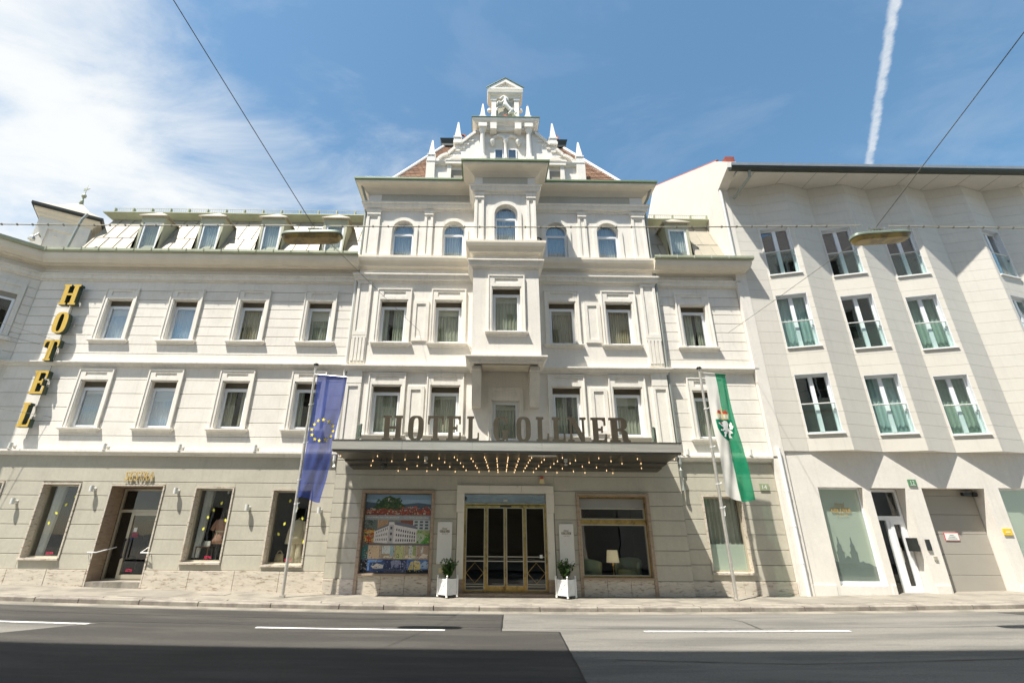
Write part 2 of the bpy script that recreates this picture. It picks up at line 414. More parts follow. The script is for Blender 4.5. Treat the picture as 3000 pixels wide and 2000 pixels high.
def g(x):      # the street sags a little in front of the entrance
    return .2 * min(1.6, ((x - .8) / 14.5) ** 2)


# lettering ----------------------------------------------------------------
t = .09
LET = {
 'H': ([(0,0),(.4,0),(.4,t),(.32,t),(.32,.46),(.6,.46),(.6,t),(.52,t),(.52,0),(.92,0),(.92,t),(.84,t),(.84,1-t),(.92,1-t),(.92,1),(.52,1),(.52,1-t),(.6,1-t),(.6,.56),(.32,.56),(.32,1-t),(.4,1-t),(.4,1),(0,1),(0,1-t),(.08,1-t),(.08,t),(0,t)], None),
 'L': ([(0,0),(.68,0),(.68,.33),(.60,.33),(.60,.14),(.54,t),(.32,t),(.32,1-t),(.4,1-t),(.4,1),(0,1),(0,1-t),(.08,1-t),(.08,t),(0,t)], None),
 'T': ([(.22,0),(.62,0),(.62,t),(.54,t),(.54,1-t),(.70,1-t),(.76,.8),(.76,.66),(.84,.66),(.84,1),(0,1),(0,.66),(.08,.66),(.08,.8),(.14,1-t),(.30,1-t),(.30,t),(.22,t)], None),
 'E': ([(0,0),(.72,0),(.72,.33),(.64,.33),(.64,.16),(.56,t),(.32,t),(.32,.46),(.48,.46),(.48,.38),(.55,.38),(.55,.64),(.48,.64),(.48,.56),(.32,.56),(.32,1-t),(.54,1-t),(.62,.84),(.62,.68),(.7,.68),(.7,1),(0,1),(0,1-t),(.08,1-t),(.08,t),(0,t)], None),
 'G': ([(.72,.66),(.72,1),(.65,1),(.65,.93),(.55,.99),(.37,1),(.18,.97),(.06,.88),(0,.7),(0,.3),(.06,.12),(.18,.03),(.37,0),(.52,.02),(.62,.09),(.66,0),(.72,0),(.72,.36),(.80,.36),(.80,.45),(.42,.45),(.42,.36),(.48,.36),(.48,.16),(.45,.09),(.37,.07),(.30,.1),(.26,.2),(.26,.8),(.30,.9),(.37,.93),(.46,.91),(.56,.83),(.62,.66)], None),
 'N': ([(0,0),(.28,0),(.28,t),(.19,t),(.19,.78),(.62,0),(.76,0),(.76,1-t),(.85,1-t),(.85,1),(.57,1),(.57,1-t),(.67,1-t),(.67,.33),(.30,1),(0,1),(0,1-t),(.1,1-t),(.1,t),(0,t)], None),
 'R': ([(0,0),(.4,0),(.4,t),(.32,t),(.32,.46),(.40,.46),(.46,.43),(.48,.36),(.50,.12),(.55,.02),(.65,0),(.8,0),(.8,t),(.75,t),(.72,.14),(.71,.34),(.66,.45),(.56,.51),(.66,.56),(.71,.66),(.71,.82),(.66,.93),(.55,1),(0,1),(0,1-t),(.08,1-t),(.08,t),(0,t)],
       [(.32,.55),(.41,.55),(.46,.62),(.48,.74),(.47,.88),(.42,1-t),(.32,1-t)]),
}


def sel(w, h, cx, cy, n=28, e=3.2):
    out = []
    for k in range(n):
        a = -math.pi / 2 + 2 * math.pi * k / n; c, s_ = math.cos(a), math.sin(a)
        out.append((cx + w * math.copysign(abs(c) ** (2 / e), c), cy + h * math.copysign(abs(s_) ** (2 / e), s_)))
    return out


LET['O'] = (sel(.37, .5, .37, .5), sel(.12, .42, .37, .5))


def slab_letter(mb, ch, fn, y0, y1):
    """extruded slab-serif letter; fn(u, v, y) -> world, u and v in 0..1"""
    po, ho = LET[ch]; w = max(p[0] for p in po)
    po = [(a / w, b) for a, b in po]
    if ho:
        ho = [(a / w, b) for a, b in ho]
        i0 = min(range(len(po)), key=lambda i: po[i][1] * 10 + abs(po[i][0] - .5)) if ch == 'O' else 4
        j0 = 0
        po_r = po[i0:] + po[:i0] + [po[i0]]
        ho_r = [ho[j0]] + ho[:j0:-1] if j0 == 0 else ho
        ho_r = [ho[0]] + ho[1:][::-1] + [ho[0]]
        poly = po_r + ho_r
        n = len(poly)
        v = [fn(a, b, y0) for a, b in poly] + [fn(a, b, y1) for a, b in poly]
        mb.add(v, [list(range(n)), list(range(2 * n - 1, n - 1, -1))])
        for ring, rev in ((po, False), (ho, True)):
            k = len(ring); vv = [fn(a, b, y0) for a, b in ring] + [fn(a, b, y1) for a, b in ring]
            fs = [[i, i + k, (i + 1) % k + k, (i + 1) % k] for i in range(k)]
            mb.add(vv, [f[::-1] for f in fs] if rev else fs)
    else: mb.prism(po, y0, y1, lambda a, b, y: fn(a, b, y))
    return mb


TXT = {}


def text_mb(s, fn, shear=0.0, ext=.0):
    """font outline as mesh; fn(u, v, d) maps the 0..1 text box to the world"""
    key = (s, shear)
    if key not in TXT:
        c = bpy.data.curves.new('t', 'FONT'); c.body = s; c.size = 1; c.shear = shear; c.resolution_u = 2
        o = bpy.data.objects.new('t', c); col.objects.link(o); dg = bpy.context.evaluated_depsgraph_get()
        me = bpy.data.meshes.new_from_object(o.evaluated_get(dg)); vs = [tuple(v.co) for v in me.vertices]; fs = [list(p.vertices) for p in me.polygons]
        bpy.data.objects.remove(o); bpy.data.curves.remove(c); bpy.data.meshes.remove(me)
        x0, x1 = min(v[0] for v in vs), max(v[0] for v in vs); y0, y1 = min(v[1] for v in vs), max(v[1] for v in vs)
        TXT[key] = ([((a - x0) / (x1 - x0), (b - y0) / (y1 - y0)) for a, b, _ in vs], fs)
    vs, fs = TXT[key]; mb = MB(); mb.add([fn(u, v, 0) for u, v in vs], fs)
    if ext:      # give the letters thickness: back face and rim
        n = len(vs); mb.add([fn(u, v, ext) for u, v in vs], [f[::-1] for f in fs])
        cnt = {}
        for f in fs:
            for i in range(len(f)):
                a, b = f[i], f[(i + 1) % len(f)]; cnt[(a, b)] = 1
        for (a, b) in cnt:
            if (b, a) not in cnt: mb.f.append([a, a + n, b + n, b]); mb.c.append(None)
    return mb


def rectmap(x0, x1, z0, z1, y):
    return lambda u, v, d: (x0 + u * (x1 - x0), y + d, z0 + v * (z1 - z0))


def star_pts(cx, cy, r, n=5, a0=math.pi / 2):
    return [(cx + (r if k % 2 == 0 else r * .40) * math.cos(a0 + math.pi * k / n), cy + (r if k % 2 == 0 else r * .40) * math.sin(a0 + math.pi * k / n)) for k in range(2 * n)]


def arc(cx, cz, r, a0, a1, n=14):
    return [(cx + r * math.cos(a0 + (a1 - a0) * k / n), cz + r * math.sin(a0 + (a1 - a0) * k / n)) for k in range(n + 1)]

# ================================================================== GROUND
def strip(name, m, y0, y1, dz, x0=-60, x1=60, dx=1.5, parent=None, skirt=.3, edge0=None):
    mb = MB(); n = int((x1 - x0) / dx)
    for i in range(n):
        a, b = x0 + i * dx, x0 + (i + 1) * dx; za, zb = g(a) + dz, g(b) + dz
        mb.add([(a, y0, za), (b, y0, zb), (b, y1, zb), (a, y1, za)], [(0, 1, 2, 3)])
        if skirt: mb.add([(a, y0, za), (b, y0, zb), (b, y0, zb - skirt), (a, y0, za - skirt)], [(3, 2, 1, 0)])
    return mb.build(name, m, parent)


gm = MB().add([(-600, -600, -.55), (600, -600, -.55), (600, 600, -.55), (-600, 600, -.55)], [(0, 1, 2, 3)]).build('ground', 'ground'); tag(gm, kind='structure')
road = strip('road', 'asphalt_light', -10.6, -2.1, -.10, skirt=0); tag(road, kind='structure')
pave = strip('pavement', 'pavement', -2.1, 1.5, -.004, skirt=0); tag(pave, kind='structure')
far = strip('far_pavement', 'pavement', -30, -10.5, .0, skirt=0); tag(far, kind='structure')


def kerb_row(y0, y1, drop, parent, proud, x0=-19, x1=22):
    x = x0
    while x < x1:
        w = rnd.uniform(.95, 1.75); a, b = x + .011, x + w - .011; j = rnd.uniform(-.006, .006); c = .018
        za, zb = g(a) + proud + j, g(b) + proud + j
        v = [(a, y0, za - drop), (b, y0, zb - drop), (b, y1, zb - drop), (a, y1, za - drop), (a, y0, za - c), (b, y0, zb - c), (a, y0 + c, za), (b, y0 + c, zb), (b, y1, zb), (a, y1, za)]
        MB().add(v, [(0, 1, 5, 4), (4, 5, 7, 6), (6, 7, 8, 9), (1, 2, 8, 7, 5), (3, 0, 4, 6, 9), (2, 3, 9, 8)]).build('kerb_stone', 'granite', parent)
        x += w


kerb_row(-2.22, -2.06, .22, pave, .006)
kerb_row(-1.86, -1.72, .12, pave, .010)
# paler concrete channel beside the kerb, dark asphalt resurfacing with ragged saw-cut edges, lane dashes
def sheet(name, pts, m, dz, parent=road, rag=0.0, dx=.45):
    # polygon on the road, clipped to vertical strips so that it follows the sag
    q = []
    for i in range(len(pts)):
        a, b = Vector(pts[i]), Vector(pts[(i + 1) % len(pts)]); n = max(1, int((b - a).length / dx))
        for k in range(n):
            p = a + (b - a) * k / n
            q.append((p.x + rnd.uniform(-rag, rag), p.y + rnd.uniform(-rag, rag)))
    bm = bmesh.new(); bm.faces.new([bm.verts.new((x, y, 0)) for x, y in q])
    xs = [p[0] for p in q]; x = math.ceil(min(xs) / 1.5) * 1.5
    while x < max(xs):
        bmesh.ops.bisect_plane(bm, geom=bm.verts[:] + bm.edges[:] + bm.faces[:], plane_co=(x, 0, 0), plane_no=(1, 0, 0)); x += 1.5
    mb = MB(); bm.verts.index_update()
    mb.add([(v.co.x, v.co.y, glin(v.co.x) - .10 + dz) for v in bm.verts], [[v.index for v in f.verts] for f in bm.faces]); bm.free()
    o = mb.build(name, m, parent)
    return o


def glin(x):      # g() sampled as the road strips sample it
    a = math.floor(x / 1.5) * 1.5; f = (x - a) / 1.5
    return g(a) * (1 - f) + g(a + 1.5) * f


sheet('channel', [(-24, -2.62), (24, -2.62), (24, -2.20), (-24, -2.20)], 'pavement', .004, rag=.006)
sheet('asphalt_patch', [(-24, -2.70), (-24, -4.55), (-7.35, -4.60), (-8.6, -6.2), (-6.1, -8.4), (-5.6, -10.4), (1.0, -10.4), (1.32, -8.2), (1.50, -4.82), (.40, -4.78), (.52, -2.72)], 'asphalt_dark', .004, rag=.012)
sheet('asphalt_patch', [(24, -2.66), (12.0, -2.70), (12.3, -3.2), (13.2, -3.9), (24, -4.2)], 'asphalt_dark', .004, rag=.012)
for a, b in ((-13.0, -7.45), (-4.27, -.68), (3.14, 7.1), (11.0, 14.6)):
    sheet('lane_marking', [(a, -4.80), (b, -4.80), (b, -4.68), (a, -4.68)], 'road_paint', .009, rag=.006, dx=.3)
def tar_line(pts, w=.03):
    for (xa, ya), (xb, yb) in zip(pts, pts[1:]):
        d = Vector((xb - xa, yb - ya)).normalized(); n_ = Vector((-d.y, d.x)) * w / 2
        sheet('tar_seam', [(xa - n_.x, ya - n_.y), (xb - n_.x, yb - n_.y), (xb + n_.x, yb + n_.y), (xa + n_.x, ya + n_.y)], 'tar', .0065, rag=.006, dx=.25)


tar_line([(.40, -4.78), (1.50, -4.82), (1.32, -8.2), (1.0, -10.3)]); tar_line([(.52, -2.75), (.40, -4.78)]); tar_line([(2.0, -7.0), (4.6, -7.25), (8.5, -6.95), (12, -7.3)], .02); tar_line([(-24, -3.55), (-12, -3.5), (-5, -3.58), (.45, -3.52)], .018); tar_line([(5.2, -2.7), (5.6, -3.6), (5.5, -4.6)], .015)
bx('drain_cover', -7.4, -6.8, -.92, -.5, g(-7.1) - .02, g(-7.1) + .004, 'granite', pave)
mat('pavement_b', (.225, .205, .17), .92, .12, 2, .4, 140)
for a_, b_, c_, d_ in ((-9.2, -7.9, -1.5, -.2), (-3.9, -2.2, -1.66, -.9), (3.4, 4.1, -1.6, -.1), (8.2, 10.6, -1.6, -.7)): sheet('pavement_patch', [(a_, c_), (b_, c_), (b_, d_), (a_, d_)], 'pavement_b', .0995, pave, .01)
bx('drain_cover', -1.45, -.55, -2.93, -2.80, g(-1) - .12, g(-1) - .09, 'dark_metal', road)

# ================================================================== HOTEL
YL = .12
hotel = thing('hotel_building', (.8, 2, 0), 'white four storey hotel with oriel, stepped gable and grey ground floor', 'building')


def bands(parent, x0, x1, joints, y, th, holes, m, gap=.009, name='rusticated_band'):
    for za, zb in zip(joints, joints[1:]):
        a, b = za + gap, zb - gap; hs = sorted([h for h in holes if h[2] < b - .02 and h[3] > a + .02])
        x = x0
        for h in hs + [(x1, x1, a, b)]:
            if h[0] - x > .05: bx(name, x, h[0], y, y + th, a, b, m, parent, ch=.006)
            if h[1] > h[0]:
                if b - h[3] > .04: bx(name, h[0], h[1], y, y + th, h[3], b, m, parent, ch=.006)
                if h[2] - a > .04: bx(name, h[0], h[1], y, y + th, a, h[2], m, parent, ch=.006)
            x = max(x, h[1])


def curtain_mb(x0, x1, y, z0, z1, fold=.055, amp=.022, gap=None):
    mb = MB(); n = max(8, int((x1 - x0) / (fold / 3))); ph = rnd.random() * 6
    def yy(x): return y + amp * math.sin(x / fold * 2 * math.pi / 1.6 + ph + .8 * math.sin(x * 7 + ph))
    for i in range(n):
        a, b = x0 + (x1 - x0) * i / n, x0 + (x1 - x0) * (i + 1) / n
        if gap and gap[0] < (a + b) / 2 < gap[1]: continue
        mb.add([(a, yy(a), z0), (b, yy(b), z0), (b, yy(b), z1), (a, yy(a), z1)], [(0, 1, 2, 3)])
    return mb


def window(parent, cx, z0, z1, hw, y, outer=None, sill=None, louvre=.19, curtain='curtain', gl='glass', yd=.13):
    fy = y + yd; zt = z1 - louvre; f = .055
    w = MB()
    w.box(cx - hw, cx - hw + f, fy, fy + .07, z0, zt).box(cx + hw - f, cx + hw, fy, fy + .07, z0, zt).box(cx - hw + f, cx + hw - f, fy, fy + .07, z0, z0 + f).box(cx - hw + f, cx + hw - f, fy, fy + .07, zt - f, zt)
    s = .045; i0, i1, j0, j1 = cx - hw + f + .004, cx + hw - f - .004, z0 + f + .004, zt - f - .004
    w.box(i0, i0 + s, fy - .015, fy + .05, j0, j1).box(i1 - s, i1, fy - .015, fy + .05, j0, j1).box(i0 + s, i1 - s, fy - .015, fy + .05, j0, j0 + s).box(i0 + s, i1 - s, fy - .015, fy + .05, j1 - s, j1)
    o = w.build('window', 'pvc_white', parent)
    bx('pane', i0 + s, i1 - s, fy + .012, fy + .02, j0 + s, j1 - s, gl, o)
    v_ = rnd.random(); gap_ = None
    if curtain == 'curtain': curtain = rnd.choice(('curtain', 'curtain', 'curtain_b', 'curtain_c'))
    if v_ < .35: m_ = rnd.uniform(i0 + .2, i1 - .2); gap_ = (m_ - rnd.uniform(.03, .12), m_ + rnd.uniform(.03, .12))
    curtain_mb(i0 - .02, i1 + .02, fy + .16, j0 - .03, j1 + .05, rnd.uniform(.045, .075), rnd.uniform(.014, .03), gap_).build('curtain', curtain, o, smooth='all')
    if v_ > .72: bx('blind', i0, i1, fy + .09, fy + .10, j1 - rnd.uniform(.12, .4), j1 + .02, 'blind', o)
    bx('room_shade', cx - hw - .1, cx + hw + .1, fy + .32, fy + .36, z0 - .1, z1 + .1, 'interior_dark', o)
    if louvre:
        mb = MB(); n = 5; h = louvre / n
        for k in range(n):
            za = zt + k * h
            mb.add([(cx - hw, fy - .01, za + .004), (cx + hw, fy - .01, za + .004), (cx + hw, fy + .03, za + h - .004), (cx - hw, fy + .03, za + h - .004), (cx - hw, fy + .05, za), (cx + hw, fy + .05, za)], [(0, 1, 2, 3), (4, 5, 1, 0)])
        mb.box(cx - hw, cx + hw, fy + .05, fy + .09, zt, z1); mb.build('louvre', 'louvre', o)
    if outer:
        ho, zo = outer; s_ = MB(); a, b = y - .055, y + .03; iw = hw + .03
        for sg in (-1, 1):
            x0, x1 = sorted((cx + sg * iw, cx + sg * (ho - .04))); s_.box(x0, x1, a, b, z0, zo - .04)
            x0, x1 = sorted((cx + sg * (ho - .04), cx + sg * ho)); s_.box(x0, x1, a - .022, b, z0, zo)
            x0, x1 = sorted((cx + sg * hw, cx + sg * iw)); s_.box(x0, x1, a + .02, b + .1, z0, z1 + .0)     # inner rebate
        s_.box(cx - ho + .04, cx + ho - .04, a - .022, b, zo - .04, zo)
        s_.box(cx - iw, cx + iw, a, b, z1 + .03, z1 + .15).box(cx - iw, cx + iw, a, b, zo - .12, zo - .04)
        s_.box(cx - iw, cx - iw + .10, a, b, z1 + .15, zo - .12).box(cx + iw - .10, cx + iw, a, b, z1 + .15, zo - .12)
        s_.box(cx - iw + .1, cx + iw - .1, a + .03, b, z1 + .15, zo - .12)
        s_.box(cx - hw, cx + hw, a + .02, b + .1, z1, z1 + .03)
        s_.build('surround', 'plaster_trim', o)
    if sill:
        hs, zb = sill
        MB().mold([(cx - hs + .12, y + .02), (cx - hs + .12, y), (cx + hs - .12, y), (cx + hs - .12, y + .02)],
                  [(-.05, zb), (.04, zb), (.055, zb + .05), (.10, zb + .085), (.12, zb + .10), (.12, z0 - .012), (-.05, z0 + .012)]).build('sill', 'plaster_trim', o)
    return o


# ---------------- left wing
LWX0, LWX1 = -16.0, -4.5
cxs = (-12.83, -10.52, -8.16, -5.78)
h1 = [(c - .435, c + .435, 4.66, 6.245) for c in cxs]; h2 = [(c - .435, c + .435, 7.68, 9.225) for c in cxs]
wl_up = MB().wall(LWX0, LWX1, 3.83, 10.6, YL + .02, h1 + h2, .22).build('wall', 'plaster_core', hotel); wl_up['label'] = 'white plastered upper wall with grooved bands'
o1 = [(c - .575, c + .575, 4.67, 6.63) for c in cxs]; o2 = [(c - .575, c + .575, 7.69, 9.64) for c in cxs]
bands(wl_up, LWX0, LWX1, (3.96, 4.42, 4.87, 5.33, 5.80, 6.27, 6.74), YL, .03, o1, 'plaster')
bands(wl_up, LWX0, LWX1, (6.86, 7.19, 7.53, 7.86, 8.21, 8.55, 8.89, 9.22, 9.57, 9.95), YL, .03, o2, 'plaster')
cur = ('curtain_white', 'curtain_white', 'curtain_warm', 'curtain')
for i, c in enumerate(cxs):
    window(hotel, c, 4.67, 6.23, .42, YL, (.575, 6.63), (.68, 4.53), curtain=('curtain', 'curtain_white', 'curtain', 'curtain')[i], gl='glass_sky' if i < 2 else 'glass')
    window(hotel, c, 7.69, 9.21, .42, YL, (.575, 9.64), (.68, 7.54), curtain=cur[i], gl='glass_sky' if i < 2 else 'glass')
# ground floor with shop
gh = [(-15.9, -14.62, .85, 2.96), (-13.36, -12.28, .88, 2.93), (-11.28, -9.72, .02, 2.90), (-8.70, -7.60, .80, 2.85), (-6.34, -5.22, .75, 2.81)]
wl_gf = MB().wall(LWX0 - 1, LWX1, -.1, 3.85, YL + .02, [(a - .02, b + .02, c - .02, d + .02) for a, b, c, d in gh], .5).build('wall', 'plaster_grey_core', hotel); wl_gf['label'] = 'grey plastered ground floor wall with grooves'
go = [(a - .05, b + .05, c - .06, d + .05) for a, b, c, d in gh]
bands(wl_gf, LWX0 - 1, LWX1, (.58, .99, 1.39, 1.79, 2.20, 2.61, 3.02, 3.84), YL, .03, go, 'plaster_grey')


def plinth(parent, spans, y, z1):
    for a, b in spans:
        n = max(1, round((b - a) / 1.25)); w = (b - a) / n
        for k in range(n): bx('plinth_slab', a + k * w + .004, a + (k + 1) * w - .004, y - .035 + rnd.uniform(-.003, .003), y + .04, -.08, z1, 'travertine', parent, ch=.005)


plinth(wl_gf, ((-17, -11.33), (-9.67, -4.50)), YL, .575)
# mouldings of the left wing
LWP = [(LWX0 - 2.5, YL - 2.6), (LWX0 + .1, YL), (-4.52, YL)]
def cornices(path, parent, m='plaster_trim'):
    MB().mold(path, [(-.05, 3.80), (.06, 3.80), (.07, 3.86), (.15, 3.90), (.15, 3.965), (-.05, 3.985)]).build('cornice', m, parent)
    MB().mold(path, [(-.05, 6.72), (.05, 6.72), (.06, 6.77), (.12, 6.80), (.15, 6.83), (.15, 6.87), (-.05, 6.90)]).build('cornice', m, parent)
    MB().mold(path, [(-.05, 9.93), (.03, 9.93), (.04, 9.98), (.09, 10.0), (.11, 10.08), (.11, 10.14), (.15, 10.15), (.15, 10.19), (-.05, 10.21)]).build('cornice', m, parent)
    MB().mold(path, [(-.05, 10.42), (.03, 10.42), (.05, 10.46), (.20, 10.46), (.22, 10.49), (.36, 10.50), (.38, 10.54), (.46, 10.62), (.50, 10.74), (.50, 10.84), (-.05, 10.88)]).build('cornice', 'plaster_soffit', parent)
    MB().mold(path, [(.44, 10.845), (.55, 10.845), (.575, 10.90), (.575, 10.985), (.56, 10.985), (.55, 10.91), (.44, 10.90)]).build('gutter', 'verdigris', parent)


cornices(LWP, hotel)
MB().wall(LWX0, LWX1, 10.15, 10.45, YL + .005, [], .1).build('frieze', 'plaster', hotel)


def hooks(x0, x1, y, z, step, parent, m='verdigris'):
    n = int((x1 - x0) / step)
    for k in range(n + 1):
        x = x0 + k * step
        MB().tube([(x, y, z), (x, y - .02, z + .07), (x, y - .015, z + .15)], .012, 5).build('gutter_bracket', m, parent)


hooks(-15.6, -4.7, YL - .57, 10.86, .62, hotel)


def spikes(x0, x1, y, z, parent, h=.10, step=.045):
    mb = MB(); n = int((x1 - x0) / step)
    for k in range(n):
        x = x0 + k * step; a = rnd.uniform(-.02, .02)
        mb.add([(x - .003, y, z), (x + .003, y, z), (x + a, y - .03, z + h)], [(0, 1, 2)])
        mb.add([(x - .003, y, z), (x + .003, y, z), (x - a, y + .03, z + h)], [(0, 1, 2)])
    mb.box(x0, x1, y - .012, y + .012, z - .006, z)
    tag(mb.build('bird_spikes', 'grey_metal', parent), kind='stuff')


spikes(-15.8, -4.6, YL - .08, 10.20, hotel)

# ---------------- mansard of the wings
def mansard(x0, x1, parent, hip=None):
    y0, z0, y1, z1 = YL - .02, 10.92, YL + 1.18, 13.42
    mb = MB(); mb.add([(x0, y0, z0), (x1, y0, z0), (x1, y1, z1), (x0, y1, z1)], [(0, 1, 2, 3)])
    mb.add([(x0, y0, z0), (x0, y1, z1), (x0, 9, z1), (x0, 9, z0)], [(0, 1, 2, 3)]); mb.add([(x1, y0, z0), (x1, y1, z1), (x1, 9, z1), (x1, 9, z0)], [(3, 2, 1, 0)])
    r_ = mb.build('roof', 'roof_sheet', parent)
    n = int((x1 - x0) / .52)
    for k in range(n + 1):      # standing seams, staggered half-way like the sheets
        x = x0 + .1 + k * .52
        for (ta, tb, dx) in ((0, .5, 0), (.5, 1, .26)):
            if x + dx > x1: continue
            pa = (x + dx, y0 + (y1 - y0) * ta - .012, z0 + (z1 - z0) * ta); pb = (x + dx, y0 + (y1 - y0) * tb - .012, z0 + (z1 - z0) * tb)
            MB().tube([pa, pb], .016, 4).build('standing_seam', 'seam', r_)
    for q in (.5,):
        yy, zz = y0 + (y1 - y0) * q - .01, z0 + (z1 - z0) * q; MB().tube([(x0, yy, zz), (x1, yy, zz)], .008, 4).build('standing_seam', 'seam', r_)
    MB().mold([(x0, 8), (x0, y1), (x1, y1), (x1, 8)] if hip is None else [(x0, y1), (x1, y1)], [(-.05, z1 - .02), (.03, z1 - .02), (.26, z1 + .15), (.30, z1 + .16), (.30, z1 + .20), (-.05, z1 + .30)]).build('eave', 'verdigris', parent)
    MB().add([(x0, y1, z1 + .28), (x1, y1, z1 + .28), (x1, 9, z1 + .7), (x0, 9, z1 + .7)], [(0, 1, 2, 3)]).build('roof', 'roof_sheet', parent)
    # snow guard
    sg = MB(); yy, zz = y1 - .24, z1 + .20
    for k in range(int((x1 - x0 - .2) / .09)):
        x = x0 + .1 + k * .09; sg.tube([(x, yy, zz), (x, yy, zz + .20)], .0055, 4)
    sg.tube([(x0 + .05, yy, zz + .20), (x1 - .05, yy, zz + .20)], .010, 5); sg.tube([(x0 + .05, yy, zz + .03), (x1 - .05, yy, zz + .03)], .008, 5)
    for k in range(int((x1 - x0) / .75) + 1):
        x = min(x1 - .05, x0 + .1 + k * .75); sg.box(x - .015, x + .015, yy - .01, yy + .12, zz - .05, zz + .22)
    tag(sg.build('snow_guard', 'verdigris', parent), kind='stuff')


def dormer(cx, parent, open_=False):
    yf = YL + .20; z0, zt = 10.95, 12.92; hw = .45
    def ym(z): return YL - .02 + (z - 10.92) / 2.5 * 1.2
    mb = MB()
    for s_ in (-1, 1):      # cheeks
        a, b = cx + s_ * hw, cx + s_ * (hw - .10); q = cx + s_ * (hw - .004)
        mb.add([(q, yf + .1, z0), (q, yf + .1, zt - .01), (q, ym(zt) + .05, zt - .01), (q, ym(z0) + .0, z0)], [(0, 1, 2, 3)])
        x0, x1 = sorted((a, b)); mb.box(x0, x1, yf, yf + .14, z0, zt - .28)
    mb.box(cx - hw, cx + hw, yf, yf + .14, zt - .28, zt)
    d = mb.build('dormer', 'dormer_green', parent)
    rf = MB(); e = .09; zr = zt + .36
    p = [(cx - hw - e, yf - e, zt), (cx + hw + e, yf - e, zt), (cx + hw + e, ym(zt) + .1, zt), (cx - hw - e, ym(zt) + .1, zt), (cx, yf + .26, zr), (cx, ym(zr) + .1, zr)]
    lo = [(x, y_, z - .035) for x, y_, z in p[:4]]
    rf.add(p + lo, [(0, 1, 4), (1, 2, 5, 4), (3, 0, 4, 5), (6, 9, 8, 7), (0, 6, 7, 1), (1, 7, 8, 2), (3, 9, 6, 0)]); rf.build('dormer_roof', 'roof_sheet', d)
    w0, w1, zz0, zz1 = cx - hw + .10, cx + hw - .10, z0 + .02, zt - .28; fy = yf + .03; fr = MB(); s_ = .075
    fr.box(w0, w0 + s_, fy, fy + .07, zz0, zz1).box(w1 - s_, w1, fy, fy + .07, zz0, zz1).box(w0 + s_, w1 - s_, fy, fy + .07, zz1 - s_, zz1).box(w0 + s_, w1 - s_, fy, fy + .07, zz0, zz0 + s_)
    fr.build('window_frame', 'pvc_white', d)
    bx('pane', w0 + s_, w1 - s_, fy + .02, fy + .028, zz0 + s_, zz1 - s_, 'glass', d)
    curtain_mb(w0, w1, fy + .12, zz0, zz1).build('curtain', rnd.choice(('curtain_b', 'curtain_white', 'curtain_c')), d, smooth='all')
    return d


mansard(-15.15, -4.50, hotel)
for c in (-12.75, -10.48, -8.15, -5.75): dormer(c, hotel)
# attic body behind the parapet line
bx('core', -15.9, -4.45, .78, 9, 4.2, 11.5, 'interior_dark', hotel)

# ---------------- corner oriel and turret at the far left
k = math.sqrt(.5)
def rot_pt(u, v):      # u along the oriel face (towards the left and the street), v outward
    return (-15.9 - u * .72 + v * -.0, YL - u * .70)


ow = MB()
A = (-15.9, YL + .02); B = (-18.3, YL - 2.35)
ow.add([(A[0], A[1], 4), (A[0], A[1], 10.6), (B[0], B[1], 10.6), (B[0], B[1], 4)], [(0, 1, 2, 3)])
oro = ow.build('oriel_wall', 'plaster', hotel)
dv = Vector((B[0] - A[0], B[1] - A[1], 0)).normalized(); nv = Vector((-dv.y, dv.x, 0)) * -1
nv = Vector((dv.y, -dv.x, 0)); nv = nv if nv.x > 0 else -nv      # faces right and to the street side
def OF(u, v, z): p = Vector((A[0], A[1], 0)) + dv * u + nv * v; return (p.x, p.y, z)
def obox(mb, u0, u1, v0, v1, z0, z1):
    c = [OF(u, v, z) for z in (z0, z1) for u, v in ((u0, v0), (u1, v0), (u1, v1), (u0, v1))]
    mb.add(c, [(0, 1, 2, 3), (7, 6, 5, 4), (0, 4, 5, 1), (1, 5, 6, 2), (2, 6, 7, 3), (3, 7, 4, 0)]); return mb


for za, zb in zip((6.9, 7.19, 7.53, 7.86, 8.21, 8.55, 8.89, 9.22, 9.57), (7.19, 7.53, 7.86, 8.21, 8.55, 8.89, 9.22, 9.57, 9.93)):
    obox(MB(), .02, .28, 0, .03, za + .01, zb - .01).build('rusticated_band', 'plaster', oro)
sw = MB()
for zz0, zz1 in ((7.69, 9.21), (4.67, 6.23)):
    obox(sw, .30, .45, 0, .06, zz0, zz1 + .43); obox(sw, 1.25, 1.40, 0, .06, zz0, zz1 + .43); obox(sw, .45, 1.25, 0, .06, zz1, zz1 + .12); obox(sw, .45, 1.25, 0, .06, zz1 + .3, zz1 + .43); obox(sw, .45, 1.25, 0, .03, zz1 + .12, zz1 + .3)
    obox(sw, .22, 1.48, 0, .13, zz0 - .15, zz0)
sw.build('surround', 'plaster_trim', oro)
for zz0, zz1 in ((7.69, 9.21), (4.67, 6.23)):
    fr = MB(); obox(fr, .46, .53, .0, .05, zz0, zz1 - .19); obox(fr, 1.17, 1.24, .0, .05, zz0, zz1 - .19); obox(fr, .53, 1.17, 0, .05, zz1 - .26, zz1 - .19); obox(fr, .53, 1.17, 0, .05, zz0, zz0 + .07)
    fr.build('window_frame', 'pvc_white', oro); obox(MB(), .46, 1.24, .005, .04, zz1 - .19, zz1).build('louvre', 'louvre', oro); obox(MB(), .53, 1.17, .02, .03, zz0 + .07, zz1 - .26).build('pane', 'glass', oro); obox(MB(), .5, 1.2, .004, .008, zz0, zz1).build('room_shade', 'interior_dark', oro)
